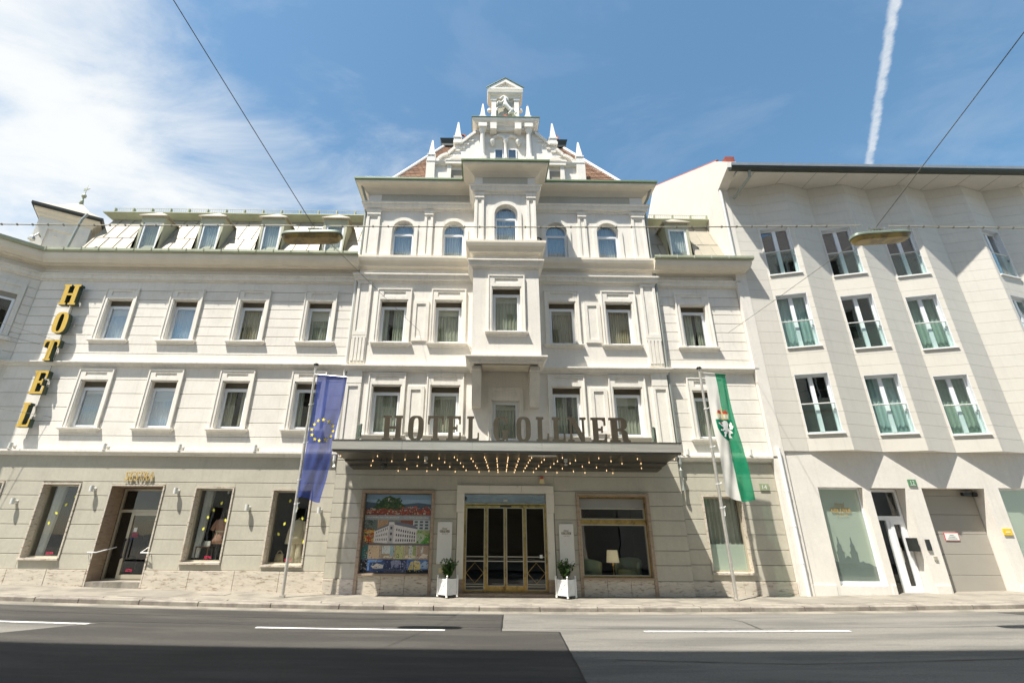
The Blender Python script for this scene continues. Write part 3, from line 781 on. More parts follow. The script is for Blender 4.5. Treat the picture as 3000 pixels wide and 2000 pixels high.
# turret: square tower standing on the oriel, same angle
T0 = Vector((-16.75, -.02, 0)); td = Vector((1.24, .73, 0)).normalized(); tn = Vector((td.y, -td.x, 0))
def TF(u, v, z): p = T0 + td * u + tn * v; return (p.x, p.y, z)
def tbox(mb, u0, u1, v0, v1, z0, z1):
    c = [TF(u, v, z) for z in (z0, z1) for u, v in ((u0, v0), (u1, v0), (u1, v1), (u0, v1))]
    mb.add(c, [(0, 1, 2, 3), (7, 6, 5, 4), (0, 4, 5, 1), (1, 5, 6, 2), (2, 6, 7, 3), (3, 7, 4, 0)]); return mb


tm = MB(); tbox(tm, 0, 1.55, -1.5, 0, 10.7, 12.78); tw = tm.build('turret', 'plaster', hotel)
fr = MB(); tbox(fr, 0, .34, 0, .05, 10.9, 12.55); tbox(fr, 1.16, 1.55, 0, .05, 10.9, 12.55); tbox(fr, .34, 1.16, 0, .05, 12.15, 12.55); fr.build('turret_panel_frame', 'plaster_trim', tw)
MB().lathe([(.02, 0), (.055, .01), (.06, .03), (.02, .05)], TF(.6, .02, 11.9), 8).build('boss', 'plaster_trim', tw)
pth = [TF(0, -1.5, 0)[:2], TF(0, 0, 0)[:2], TF(1.55, 0, 0)[:2], TF(1.55, -1.5, 0)[:2]]
MB().mold(pth, [(-.1, 12.55), (.04, 12.55), (.05, 12.62), (.10, 12.66), (.12, 12.75), (.20, 12.80), (.22, 12.88), (-.1, 12.90)]).build('cornice', 'plaster_soffit', tw)
MB().mold(pth, [(.14, 12.885), (.28, 12.885), (.30, 12.93), (.30, 13.02), (.14, 13.02)]).build('gutter', 'dark_metal', tw)
ap = TF(.78, -.75, 14.0); q = [TF(-.3, .3, 13.0), TF(1.85, .3, 13.0), TF(1.85, -1.8, 13.0), TF(-.3, -1.8, 13.0)]; mid = [tuple(Vector(p) * .45 + Vector(ap) * .55 - Vector((0, 0, .12))) for p in q]
MB().add(q + mid + [ap], [(0, 1, 5, 4), (1, 2, 6, 5), (2, 3, 7, 6), (3, 0, 4, 7), (4, 5, 8), (5, 6, 8), (6, 7, 8), (7, 4, 8)]).build('turret_roof', 'roof_sheet', tw)
MB().lathe([(.10, -.15), (.05, .15), (.03, .22), (.03, .26), (.075, .30), (.09, .36), (.075, .42), (.02, .46), (.014, .5), (.010, .95), (.002, .96)], ap, 10).build('finial', 'verdigris', tw, smooth='all')
vn = MB(); vn.prism([(ap[0] - .10, ap[2] + .62), (ap[0] + .02, ap[2] + .66), (ap[0] + .14, ap[2] + .74), (ap[0] + .02, ap[2] + .72), (ap[0] - .10, ap[2] + .74)], ap[1] - .01, ap[1] + .01); vn.build('weather_vane', 'verdigris', tw)
MB().tube([(-15.05, YL - .1, 12.75), (-15.15, YL - .15, 12.45), (-15.25, YL - .2, 11.1)], .05, 8).build('downpipe', 'downpipe_grey', tw)

# ---------------- central block
CX0, CX1 = -4.50, 6.10
BX0, BX1, BY = -.38, 1.83, -1.05
ch2 = (-3.16, -1.24, 2.74, 4.75)
hol = [(c - .475, c + .475, 7.64, 9.265) for c in ch2] + [(c - .475, c + .475, 4.51, 6.145) for c in ch2] + [(.295, 1.185, 4.35, 5.675)] + [(c - .41, c + .41, 10.99, 12.60) for c in (-3.06, -1.17, 2.68, 4.62)]
cw = MB().wall(CX0, CX1, 3.80, 14.2, 0, hol, .18)
cw.add([(CX0, 0, -.1), (CX0, 0, 14.2), (CX0, 1.2, 14.2), (CX0, 1.2, -.1)], [(0, 1, 2, 3)]).add([(CX1, 0, -.1), (CX1, 1.2, -.1), (CX1, 1.2, 14.2), (CX1, 0, 14.2)], [(0, 1, 2, 3)])
cwall = cw.build('wall', 'plaster', hotel); cwall['label'] = 'smooth white plastered wall of the central block'
bx('core', CX0 + .02, CX1 - .02, .62, 10, 4.1, 14.1, 'interior_dark', hotel)
for i, c in enumerate(ch2):
    window(hotel, c, 7.65, 9.25, .46, 0, (.61, 9.70), (.70, 7.51), curtain=('curtain', 'curtain', 'curtain_warm', 'curtain_warm')[i])
    window(hotel, c, 4.52, 6.13, .46, 0, (.61, 6.57), (.70, 4.38), curtain='curtain')
window(hotel, .74, 4.36, 5.66, .43, 0, (.57, 6.09), None, louvre=.0, curtain='curtain')
# oriel
bw = MB().wall(BX0, BX1, 6.70, 14.2, BY, [(.74 - .475, .74 + .475, 7.64, 9.265), (.75 - .41, .75 + .41, 10.99, 12.60)], .18)
bw.add([(BX0, BY, 6.70), (BX0, BY, 14.2), (BX0, .02, 14.2), (BX0, .02, 6.70)], [(0, 1, 2, 3)]).add([(BX1, BY, 6.70), (BX1, .02, 6.70), (BX1, .02, 14.2), (BX1, BY, 14.2)], [(0, 1, 2, 3)])
bw.box(BX0 + .01, BX1 - .01, BY + .3, .01, 6.66, 6.74)
oriel = bw.build('oriel', 'plaster', hotel)
bx('soffit_panel', BX0 + .35, BX1 - .35, BY + .22, -.22, 6.60, 6.655, 'plaster_soffit', oriel)
bx('core', BX0 + .02, BX1 - .02, BY + .66, .6, 6.9, 14.1, 'interior_dark', oriel)
window(hotel, .74, 7.65, 9.25, .46, BY, (.61, 9.70), (.70, 7.51))
for x0 in (BX0 + .02, BX1 - .32):      # corbels under the oriel
    mb = MB(); P = [(0, 6.62), (0, 5.40), (-.20, 5.42), (-.30, 5.60), (-.66, 6.42), (-.66, 6.46), (-.74, 6.48), (-.74, 6.62)]
    v = [(x0, y_, z) for y_, z in P] + [(x0 + .30, y_, z) for y_, z in P]; n = len(P)
    mb.add(v, [list(range(n)), list(range(2 * n - 1, n - 1, -1))] + [[i, (i + 1) % n, (i + 1) % n + n, i + n] for i in range(n)]).build('corbel', 'plaster_trim', oriel)
for s_ in (-1, 1):     # small sill return on the flanks of the oriel
    x = BX0 if s_ < 0 else BX1
    MB().prism([(x, 7.30), (x + s_ * .10, 7.50), (x + s_ * .10, 7.62), (x, 7.66)] if s_ > 0 else [(x, 7.66), (x - .10, 7.62), (x - .10, 7.50), (x, 7.30)], -.35, -.05).build('flank_bracket', 'plaster_trim', oriel)


def arched_window(cx, y, parent):
    r = .41; zs = 12.60 - r; z0 = 10.99
    sp = [(cx - r, zs)] + arc(cx, zs, r - .001, math.pi, 0, 16)[1:] + [(cx + r, 12.602), (cx - r, 12.602)]
    w = MB(); f = .05
    outer = [(cx - r, z0), (cx + r, z0)] + arc(cx, zs, r, 0, math.pi, 18)
    inner = [(cx - r + f, z0 + f), (cx + r - f, z0 + f)] + arc(cx, zs, r - f, 0, math.pi, 18)
    n = len(outer); a, b = y + .12, y + .19
    v = [(x, a, z) for x, z in outer] + [(x, a, z) for x, z in inner] + [(x, b, z) for x, z in outer] + [(x, b, z) for x, z in inner]
    w.add(v, [f_ for i in range(n) for f_ in ([i, (i + 1) % n, (i + 1) % n + n, i + n], [i + n, (i + 1) % n + n, (i + 1) % n + 3 * n, i + 3 * n])])
    w.box(cx - r + f, cx + r - f, a - .01, b, 12.02, 12.10)
    w.box(cx - r + f, cx - r + f + .035, a - .01, b - .02, z0 + f, 12.02).box(cx + r - f - .035, cx + r - f, a - .01, b - .02, z0 + f, 12.02)
    o = w.build('window', 'pvc_white', parent)
    MB().prism(inner, a + .02, a + .03).build('pane', 'glass_sky', o)
    curtain_mb(cx - r + .02, cx + r - .02, y + .30, z0, 12.55).build('curtain', 'curtain_white', o, smooth='all')
    bx('room_shade', cx - r - .1, cx + r + .1, y + .42, y + .46, z0 - .05, 12.7, 'interior_dark', o)
    ar = MB(); ar.prism(sp, y + .0, y + .18)
    ro = r + .135
    ring_o = arc(cx, zs, ro, 0, math.pi, 22); ring_i = arc(cx, zs, r + .002, 0, math.pi, 22)
    ar.prism([(cx + ro, z0)] + ring_o + [(cx - ro, z0), (cx - r - .002, z0)] + ring_i[::-1] + [(cx + r + .002, z0)], y - .05, y + .02)
    ar.build('archivolt', 'plaster_trim', o)


for c in (-3.06, -1.17, 2.68, 4.62): arched_window(c, 0, hotel)
arched_window(.75, BY, hotel)


def pilaster(x0, x1, z0, z1, y, parent, cap=True, panel=True):
    mb = MB(); th = .07; m_ = .09
    if cap:
        mb.box(x0 - .02, x1 + .02, y - th - .04, y + .01, z1 - .08, z1).box(x0, x1, y - th - .02, y + .01, z1 - .15, z1 - .08).box(x0 - .01, x1 + .01, y - th - .03, y + .01, z1 - .20, z1 - .15)
        z1 -= .20
    if panel:
        mb.box(x0, x0 + m_, y - th, y + .01, z0, z1).box(x1 - m_, x1, y - th, y + .01, z0, z1).box(x0 + m_, x1 - m_, y - th, y + .01, z1 - m_, z1).box(x0 + m_, x1 - m_, y - th, y + .01, z0, z0 + .14)
        mb.box(x0 + m_, x1 - m_, y - th + .035, y + .01, z0 + .14, z1 - m_)
    else: mb.box(x0, x1, y - th, y + .01, z0, z1)
    return mb.build('pilaster', 'plaster_trim', parent)


for a, b in ((-4.46, -3.96), (-2.28, -1.96), (3.52, 3.84), (5.56, 6.06)): pilaster(a, b, 10.99, 13.05, 0, hotel)
for a, b in ((BX0 + .02, BX0 + .34), (BX1 - .34, BX1 - .02)): pilaster(a, b, 10.99, 13.05, BY, oriel)
for a, b in ((-4.50, -4.0), (5.58, 6.10)):
    pilaster(a, b, 7.90, 9.98, 0, hotel, cap=False)
    mb = MB(); w = b - a; mb.box(a, b, -.05, .01, 6.9, 7.88)      # fluted foot
    for k in range(4): mb.box(a + w * (.06 + .235 * k), a + w * (.06 + .235 * k) + w * .17, -.075, -.05, 6.98, 7.80)
    mb.box(a, b, -.075, -.05, 7.80, 7.88).build('pilaster', 'plaster_trim', hotel)
    pilaster(a, b, 4.0, 6.18, 0, hotel, cap=False); bx('pilaster', a, b, -.07, .01, 6.2, 6.62, 'plaster_trim', hotel)
for a, b in ((-2.48, -1.92), (3.52, 4.08)):      # raised panels between the windows
    for z0, z1 in ((7.72, 9.24), (4.60, 6.12)):
        mb = MB(); mb.box(a, a + .12, -.045, .01, z0, z1).box(b - .12, b, -.045, .01, z0, z1).box(a + .12, b - .12, -.045, .01, z0, z0 + .12).box(a + .12, b - .12, -.045, .01, z1 - .12, z1).box(a + .12, b - .12, -.012, .01, z0 + .12, z1 - .12).build('raised_panel', 'plaster_trim', hotel)
CP = [(CX0, .9), (CX0, 0), (BX0, 0), (BX0, BY), (BX1, BY), (BX1, 0), (CX1, 0), (CX1, .9)]
CP1 = [(CX0, .5), (CX0, 0), (BX0, 0), (BX0, BY), (BX1, BY), (BX1, 0), (CX1, 0), (CX1, .5)]
MB().mold(CP1, [(-.08, 6.60), (.06, 6.60), (.07, 6.66), (.13, 6.70), (.18, 6.76), (.18, 6.81), (-.08, 6.84)]).build('cornice', 'plaster_trim', hotel)
MB().mold(CP, [(-.08, 9.96), (.04, 9.96), (.05, 10.02), (.12, 10.05), (.14, 10.14), (.14, 10.19), (.19, 10.21), (.19, 10.26), (-.08, 10.29)]).build('cornice', 'plaster_trim', hotel)
MB().mold(CP, [(-.08, 10.50), (.03, 10.50), (.06, 10.54), (.14, 10.56), (.17, 10.66), (.24, 10.74), (.27, 10.86), (.27, 10.95), (-.08, 10.99)]).build('cornice', 'plaster_soffit', hotel)
MB().mold(CP, [(-.08, 13.04), (.04, 13.04), (.05, 13.12), (.12, 13.15), (.15, 13.24), (.15, 13.30), (.20, 13.32), (.20, 13.37), (-.08, 13.40)]).build('cornice', 'plaster_trim', hotel)
cove = [(-.08, 13.82), (.03, 13.82), (.05, 13.86), (.10, 13.90), (.18, 13.97), (.30, 14.03), (.42, 14.07), (.44, 14.10), (.44, 14.16), (-.08, 14.22)]
MB().mold(CP, cove).build('cornice', 'plaster_soffit', hotel)
MB().mold(CP, [(.36, 14.165), (.47, 14.165), (.50, 14.19), (.50, 14.25), (.36, 14.25)]).build('gutter', 'zinc_green', hotel)
for a, b, yy in ((-4.0, BX0 - .02, 0), (BX1 + .02, 5.6, 0)):
    bx('frieze', a, b, yy - .012, yy + .01, 13.42, 13.80, 'plaster_grey', hotel); spikes(a, b, yy - .1, 13.40, hotel, .11); spikes(a, b, yy - .1, 10.29, hotel, .11)
    spikes(a - .6, b + .6, yy - .47, 14.25, hotel, .10)
bx('frieze', BX0 + .28, BX1 - .28, BY - .012, BY + .01, 13.42, 13.80, 'plaster_grey', oriel); spikes(BX0, BX1, BY - .1, 10.29, oriel, .11)
spikes(BX0 + .9, BX1 - .9, BY - .4, 14.25, oriel, .1)
# oriel roof and eave board
MB().add([(BX0 - .4, BY - .4, 14.24), (BX1 + .4, BY - .4, 14.24), (BX1 + .4, .2, 14.6), (BX0 - .4, .2, 14.6)], [(0, 1, 2, 3)]).build('roof', 'roof_sheet', oriel)
for x in (-.1, 1.9): bx('floodlight', x - .08, x + .08, BY + .2, BY + .3, 14.34, 14.48, 'black_plastic', oriel)

# hip roof with tiles
ez, sl = 14.45, 1.66
tz = 18.62; tt = (tz - ez) / sl; hx_t = .70      # front slope; the hips lean in less than the front
E0, E1, F0 = -3.72, 5.42, .0
hip = MB(); th = tt * hx_t; q = [(E0, F0, ez), (E1, F0, ez), (E1, 10, ez), (E0, 10, ez), (E0 + th, F0 + tt, tz), (E1 - th, F0 + tt, tz), (E1 - th, 10, tz), (E0 + th, 10, tz)]
MB().add([(CX0 - .36, -.36, 14.24), (CX1 + .36, -.36, 14.24), (CX1 + .36, .4, 14.50), (CX0 - .36, .4, 14.50)], [(0, 1, 2, 3)]).box(CX0 + .1, CX1 - .1, .3, 10, 13.9, 14.47).build('roof_foot', 'roof_sheet', hotel)
hip.add(q, [(0, 1, 5, 4), (1, 2, 6, 5), (3, 0, 4, 7), (4, 5, 6, 7)]); hroof = hip.build('roof', 'roof_tile', hotel)
tl = MB(); row = .17; nr = int(tt * math.hypot(1, sl) / row)
for r_ in range(nr):
    ta = r_ * row / math.hypot(1, sl); a, b = E0 + ta * hx_t, E1 - ta * hx_t; off = (r_ % 2) * .11; x = a + off
    while x + .20 < b:
        if not (-.9 < x < 2.3 and ta < 1.6):
            dz = rnd.uniform(0, .012); y_, z_ = F0 + ta, ez + ta * sl; ln = row * 1.12 / math.hypot(1, sl); nrm = (-.042, .03)
            p = [(x, y_ + nrm[0], z_ + nrm[1] + dz), (x + .20, y_ + nrm[0], z_ + nrm[1] + dz), (x + .20, y_ + ln - .012, z_ + ln * sl + .008 + dz), (x, y_ + ln - .012, z_ + ln * sl + .008 + dz), (x, y_, z_), (x + .20, y_, z_)]
            tl.add(p, [(0, 1, 2, 3), (4, 5, 1, 0)])
        x += .215
tag(tl.build('roof_tiles', 'roof_tile', hroof), kind='stuff')
for a, b in (((E0, F0, ez), (E0 + th, F0 + tt, tz)), ((E1, F0, ez), (E1 - th, F0 + tt, tz))):
    MB().tube([tuple(Vector(a) + Vector((0, -.03, .03))), tuple(Vector(b) + Vector((0, -.03, .03)))], .075, 8).build('hip_flashing', 'tile_cap', hroof)
bx('roof_platform', E0 + th - .12, E1 - th + .12, F0 + tt - .14, 9.5, tz - .02, tz + .10, 'dark_metal', hotel)
MB().mold([(E0 + th, 9), (E0 + th, F0 + tt), (E1 - th, F0 + tt), (E1 - th, 9)], [(-.05, tz + .1), (.10, tz + .1), (.18, tz + .32), (.20, tz + .38), (-.05, tz + .38)]).build('roof_parapet', 'dark_metal', hotel)
rs = thing('roof_sign', (.8, F0 + tt + .3, tz + .5), 'row of dark red metal letters on the roof ridge behind the gable', 'sign')
for ch, x in (('G', -1.32), ('R', 3.20)):
    slab_letter(MB(), ch, rectmap(x, x + .38, tz + .52, tz + 1.02, F0 + tt + .2), 0, .12).build('letter', 'rust_red', rs)
for k in (-.75, 0.0, 2.2, 2.85): bx('rail', k, k + .42, F0 + tt + .25, F0 + tt + .28, tz + .70, tz + .73, 'grey_metal', rs)
for k in (-.72, -.35, .4, 2.25, 2.6, 3.0): bx('rail_post', k, k + .03, F0 + tt + .25, F0 + tt + .28, tz + .42, tz + .70, 'grey_metal', rs)

# ---------------- stepped gable
GC = .80; GY = -.10      # axis of the gable and its front plane
def mir(p): return [(2 * GC - x, z) for x, z in p][::-1]
half = [(-2.30, 14.2), (-2.30, 15.18), (-2.0, 15.20), (-1.92, 15.32), (-1.88, 15.48), (-1.78, 15.60), (-1.62, 15.70), (-1.50, 15.74), (-1.42, 15.86), (-1.32, 15.96), (-1.25, 16.05), (-1.25, 16.28), (-1.0, 16.28), (-.95, 16.36), (-.60, 16.72), (-.40, 16.90), (-.40, 17.02)]
outl = half + mir(half)
gab = MB().prism(outl[::-1] if False else outl[::-1], GY, GY + .45).build('gable', 'plaster', hotel)
for hh in (half[2:11], half[12:16]):
    for side in (0, 1):
        pts = hh if side == 0 else [(2 * GC - x, z) for x, z in hh]
        for (xa, za), (xb, zb) in zip(pts, pts[1:]):
            d = Vector((xb - xa, zb - za)).normalized(); n_ = Vector((-d.y, d.x)) if side == 0 else Vector((d.y, -d.x))
            n_ = n_ if n_.y > 0 else -n_
            o_ = n_ * .06; i_ = n_ * -.05
            poly = [(xa + i_.x, za + i_.y), (xb + i_.x, zb + i_.y), (xb + o_.x, zb + o_.y), (xa + o_.x, za + o_.y)]
            MB().prism(poly if side == 0 else poly[::-1], GY - .10, GY + .46).build('coping_stone', 'plaster_trim', gab)
for s_ in (-1, 1):
    for x, z in ((1.30, 16.50), (1.48, 16.32), (1.66, 16.14), (1.84, 15.98), (2.02, 15.72), (2.22, 15.52), (2.42, 15.38)):
        a, b = sorted((GC + s_ * x, GC + s_ * (x + .22))); bx('relief_step', a, b, GY - .05, GY + .01, z - .06, z, 'plaster_trim', gab)
MB().mold([(GC - 3.12, GY), (GC - .9, GY)], [(-.05, 15.16), (.05, 15.17), (.12, 15.25), (.14, 15.31), (-.05, 15.34)]).build('cornice', 'plaster_trim', gab)
MB().mold([(GC + .9, GY), (GC + 3.12, GY)], [(-.05, 15.16), (.05, 15.17), (.12, 15.25), (.14, 15.31), (-.05, 15.34)]).build('cornice', 'plaster_trim', gab)
for s_ in (-1, 1):
    c = GC + s_ * 1.93      # small pedimented aedicules at the foot
    mb = MB(); mb.prism([(c - .44, 15.30), (c + .44, 15.30), (c, 15.60)], GY - .20, GY + .02).box(c - .38, c - .22, GY - .12, GY + .02, 14.3, 15.15).box(c + .22, c + .38, GY - .12, GY + .02, 14.3, 15.15).box(c - .44, c + .44, GY - .18, GY + .02, 15.15, 15.30)
    mb.build('aedicule', 'plaster_trim', gab)
    MB().prism([(c - .26, 15.34), (c + .26, 15.34), (c, 15.52)], GY - .206, GY - .201).build('aedicule', 'plaster_soffit', gab)
    bx('louvre', c - .22, c + .22, GY - .03, GY + .01, 14.3, 14.95, 'louvre', gab)
    x0, x1 = sorted((GC + s_ * 2.80, GC + s_ * 3.14)); bx('pedestal', x0, x1, GY - .12, GY + .30, 14.3, 15.38, 'plaster_trim', gab)
    x0, x1 = sorted((GC + s_ * 1.04, GC + s_ * 1.18)); 


def obelisk(x, z0, w, h, parent):
    mb = MB(); y = GY + .06
    mb.box(x - w * .62, x + w * .62, y - w * .62, y + w * .62, z0, z0 + h * .10).box(x - w * .50, x + w * .50, y - w * .50, y + w * .50, z0 + h * .10, z0 + h * .24).box(x - w * .60, x + w * .60, y - w * .6, y + w * .6, z0 + h * .24, z0 + h * .29)
    b, t_ = w * .46, w * .10; za, zb = z0 + h * .29, z0 + h * .97
    v = [(x - b, y - b, za), (x + b, y - b, za), (x + b, y + b, za), (x - b, y + b, za), (x - t_, y - t_, zb), (x + t_, y - t_, zb), (x + t_, y + t_, zb), (x - t_, y + t_, zb), (x, y, z0 + h)]
    mb.add(v, [(0, 1, 5, 4), (1, 2, 6, 5), (2, 3, 7, 6), (3, 0, 4, 7), (4, 5, 8), (5, 6, 8), (6, 7, 8), (7, 4, 8)])
    return mb.build('obelisk', 'stone_statue', parent)


for s_ in (-1, 1):
    obelisk(GC + s_ * 2.96, 15.38, .27, 1.16, gab); obelisk(GC + s_ * 1.94, 16.28, .28, 1.25, gab); obelisk(GC + s_ * .94, 17.46, .24, 1.12, gab)
# columns, entablature, twin arched window
for s_ in (-1, 1):
    c = GC + s_ * .935
    MB().lathe([(.14, 0), (.14, .1), (.115, .14), (.105, .2), (.088, 1.30), (.10, 1.34), (.10, 1.37), (.13, 1.42), (.15, 1.46), (.15, 1.52)], (c, GY - .16, 15.42), 16).build('column', 'plaster_trim', gab, smooth=True)
    bx('pedestal', c - .17, c + .17, GY - .33, GY + .02, 14.5, 15.42, 'plaster_trim', gab)
    mb = MB(); 
    for k in range(14):      # volutes beside the entablature
        a = k / 13 * 4.6; r_ = .13 * (1 - k / 18); mb.box(c + s_ * (.30) + r_ * math.cos(a) - .025, c + s_ * .30 + r_ * math.cos(a) + .025, GY - .08, GY + .1, 16.86 + r_ * math.sin(a) - .025, 16.86 + r_ * math.sin(a) + .025)
    mb.build('volute', 'plaster_trim', gab)
bx('entablature', GC - 1.10, GC + 1.10, GY - .16, GY + .45, 16.94, 17.14, 'plaster', gab)
for c in (GC - .935, GC + .935): bx('impost', c - .17, c + .17, GY - .34, GY + .02, 16.945, 17.135, 'plaster_trim', gab)
for c in (GC - .5, GC + .5): bx('console', c - .13, c + .13, GY - .36, GY + .02, 16.80, 17.12, 'plaster_trim', gab)
MB().mold([(GC - 1.14, GY + .5), (GC - 1.14, GY - .16), (GC + 1.14, GY - .16), (GC + 1.14, GY + .5)], [(-.1, 17.10), (.05, 17.10), (.08, 17.16), (.16, 17.20), (.22, 17.28), (.22, 17.36), (-.1, 17.40)]).build('cornice', 'plaster_trim', gab)
MB().mold([(GC - 1.14, GY + .5), (GC - 1.14, GY - .16), (GC + 1.14, GY - .16), (GC + 1.14, GY + .5)], [(-.1, 17.38), (.235, 17.365), (.25, 17.38), (.25, 17.40), (-.1, 17.42)]).build('flashing', 'zinc_green', gab)
for c in (GC - .27, GC + .27):
    r_ = .19; zs = 16.46
    poly = [(c - r_, 15.55), (c + r_, 15.55)] + arc(c, zs, r_, 0, math.pi, 12)
    MB().prism(poly, GY - .006, GY + .02).build('niche', 'plaster_soffit', gab)
    MB().prism([(c + r_ + .09, zs)] + arc(c, zs, r_ + .09, 0, math.pi, 14) + [(c - r_ - .0, zs)] + arc(c, zs, r_, math.pi, 0, 14), GY - .09, GY + .02).build('archivolt', 'plaster_trim', gab)
    fr = MB(); fr.box(c - r_ + .01, c - r_ + .05, GY - .04, GY, 15.55, 16.05).box(c + r_ - .05, c + r_ - .01, GY - .04, GY, 15.55, 16.05).box(c - r_ + .05, c + r_ - .05, GY - .04, GY, 16.01, 16.05)
    w_ = fr.build('window', 'pvc_white', gab); bx('pane', c - r_ + .05, c + r_ - .05, GY - .02, GY - .012, 15.55, 16.01, 'glass_sky', w_); bx('room_shade', c - r_ + .05, c + r_ - .05, GY - .011, GY - .008, 15.55, 16.01, 'interior_dark', w_)
MB().lathe([(.09, 0), (.07, .05), (.06, .8), (.09, .86), (.10, .92)], (GC, GY - .08, 15.5), 12).build('column', 'plaster_trim', gab, smooth=True)
for s_ in (-1, 1): MB().lathe([(.03, 0), (.07, .06), (.11, .16), (.12, .20), (.12, .26)], (GC + s_ * .53, GY - .08, 16.16), 10).build('console', 'plaster_trim', gab)
spikes(GC - .45, GC + .45, GY - .2, 15.42, gab, .1)
# crowning aedicule
aed = MB(); aed.box(GC - .56, GC + .56, GY + .06, GY + .45, 17.4, 18.95)
aedo = aed.build('aedicule', 'plaster', gab)
for s_ in (-1, 1):
    x0, x1 = sorted((GC + s_ * .38, GC + s_ * .58)); mb = MB(); mb.box(x0, x1, GY - .03, GY + .08, 17.42, 18.68).box(x0 - .03, x1 + .03, GY - .06, GY + .1, 18.68, 18.78).build('pilaster', 'plaster_trim', gab)
    vo = []
    for k in range(9): a = math.pi / 2 * k / 8; vo.append((GC + s_ * (.58 + .34 * (1 - math.sin(a))), 17.42 + .72 * (1 - math.cos(a))))
    poly = vo + [(GC + s_ * .58, 17.42)]
    MB().prism(poly if s_ > 0 else poly[::-1], GY + .05, GY + .3).build('volute', 'plaster_trim', gab)
    MB().lathe([(.02, 0), (.09, .01), (.09, .12), (.02, .13)], (GC + s_ * .66, GY + .12, 18.20), 10).build('volute', 'plaster_trim', gab)
MB().mold([(GC - .60, GY + .5), (GC - .60, GY - .02), (GC + .60, GY - .02), (GC + .60, GY + .5)], [(-.1, 18.78), (.03, 18.78), (.05, 18.88), (.10, 18.92), (.14, 19.02), (.16, 19.16), (-.1, 19.20)]).build('cornice', 'plaster_soffit', gab)
mb = MB(); out_ = [(GC - .76, 19.18), (GC + .76, 19.18), (GC + .76, 19.26), (GC, 19.80), (GC - .76, 19.26)]; inn = [(GC - .48, 19.26), (GC + .48, 19.26), (GC, 19.60)]
mb.prism([(GC - .76, 19.18), (GC + .76, 19.18), (GC + .76, 19.26), (GC + .48, 19.26), (GC - .48, 19.26), (GC - .76, 19.26)], GY - .18, GY + .5)
mb.prism([(GC - .76, 19.26), (GC - .48, 19.26), (GC, 19.60), (GC, 19.80)], GY - .18, GY + .5); mb.prism([(GC + .48, 19.26), (GC + .76, 19.26), (GC, 19.80), (GC, 19.60)], GY - .18, GY + .5)
mb.prism(inn, GY - .06, GY + .3); mb.build('pediment', 'plaster_trim', gab)
MB().tube([(GC - .80, GY - .19, 19.24), (GC, GY - .19, 19.815), (GC + .80, GY - .19, 19.24)], .022, 6).build('flashing', 'zinc_green', gab)
bx('niche', GC - .36, GC + .36, GY + .045, GY + .062, 17.45, 18.66, 'plaster_grey', gab)
bx('bracket', GC - .08, GC + .08, GY - .02, GY + .05, 17.80, 17.92, 'rust_red', gab)


def skin_mesh(name, verts, edges, radii, m, parent, sub=2, root=0):
    me = bpy.data.meshes.new(name); me.from_pydata(verts, edges, []); o = bpy.data.objects.new(name, me); col.objects.link(o)
    md = o.modifiers.new('s', 'SKIN'); md.use_smooth_shade = True
    for i, r_ in enumerate(radii):
        sv = me.skin_vertices[0].data[i]; sv.radius = (r_, r_) if not isinstance(r_, tuple) else r_; sv.use_root = (i == root)
    sb = o.modifiers.new('d', 'SUBSURF'); sb.levels = sub; sb.render_levels = sub
    dg = bpy.context.evaluated_depsgraph_get(); nm = bpy.data.meshes.new_from_object(o.evaluated_get(dg))
    bpy.data.objects.remove(o); mb = MB(); mb.add([tuple(v.co) for v in nm.vertices], [list(p.vertices) for p in nm.polygons])
    return mb.build(name, m, parent, smooth='all')


# rearing stone horse in high relief
hx, hz, hy = GC, 17.70, GY - .10
HV = [(-.02, .62), (.06, .46), (.16, .30), (.22, .18), (-.04, .78), (-.01, .95), (-.06, 1.06), (-.15, 1.00), (-.23, .90),
      (-.16, .68), (-.29, .74), (-.33, .58), (-.12, .54), (-.27, .50), (-.35, .38), (-.31, .28),
      (.20, .12), (.10, .06), (.12, -.0), (.30, .14), (.24, .06), (.34, .02),
      (.30, .24), (.38, .10), (.36, .02), (.06, .92), (.10, .80)]
HR = [.095, .085, .09, .088, .08, .062, .062, .05, .038, .052, .042, .034, .052, .042, .036, .034, .058, .044, .036, .058, .044, .036, .036, .05, .036, .046, .04]
HE = [(0, 1), (1, 2), (2, 3), (0, 4), (4, 5), (5, 6), (6, 7), (7, 8), (4, 9), (9, 10), (10, 11), (0, 12), (12, 13), (13, 14), (14, 15), (3, 16), (16, 17), (17, 18), (3, 19), (19, 20), (20, 21), (2, 22), (22, 23), (23, 24), (5, 25), (25, 26)]
skin_mesh('horse_relief', [(hx + .02 + a * 1.12, hy + (.05 if i in (12, 13, 14, 15, 19, 20, 21) else -.03), hz + .10 + b * .94) for i, (a, b) in enumerate(HV)], HE, HR, 'stone_statue', gab)

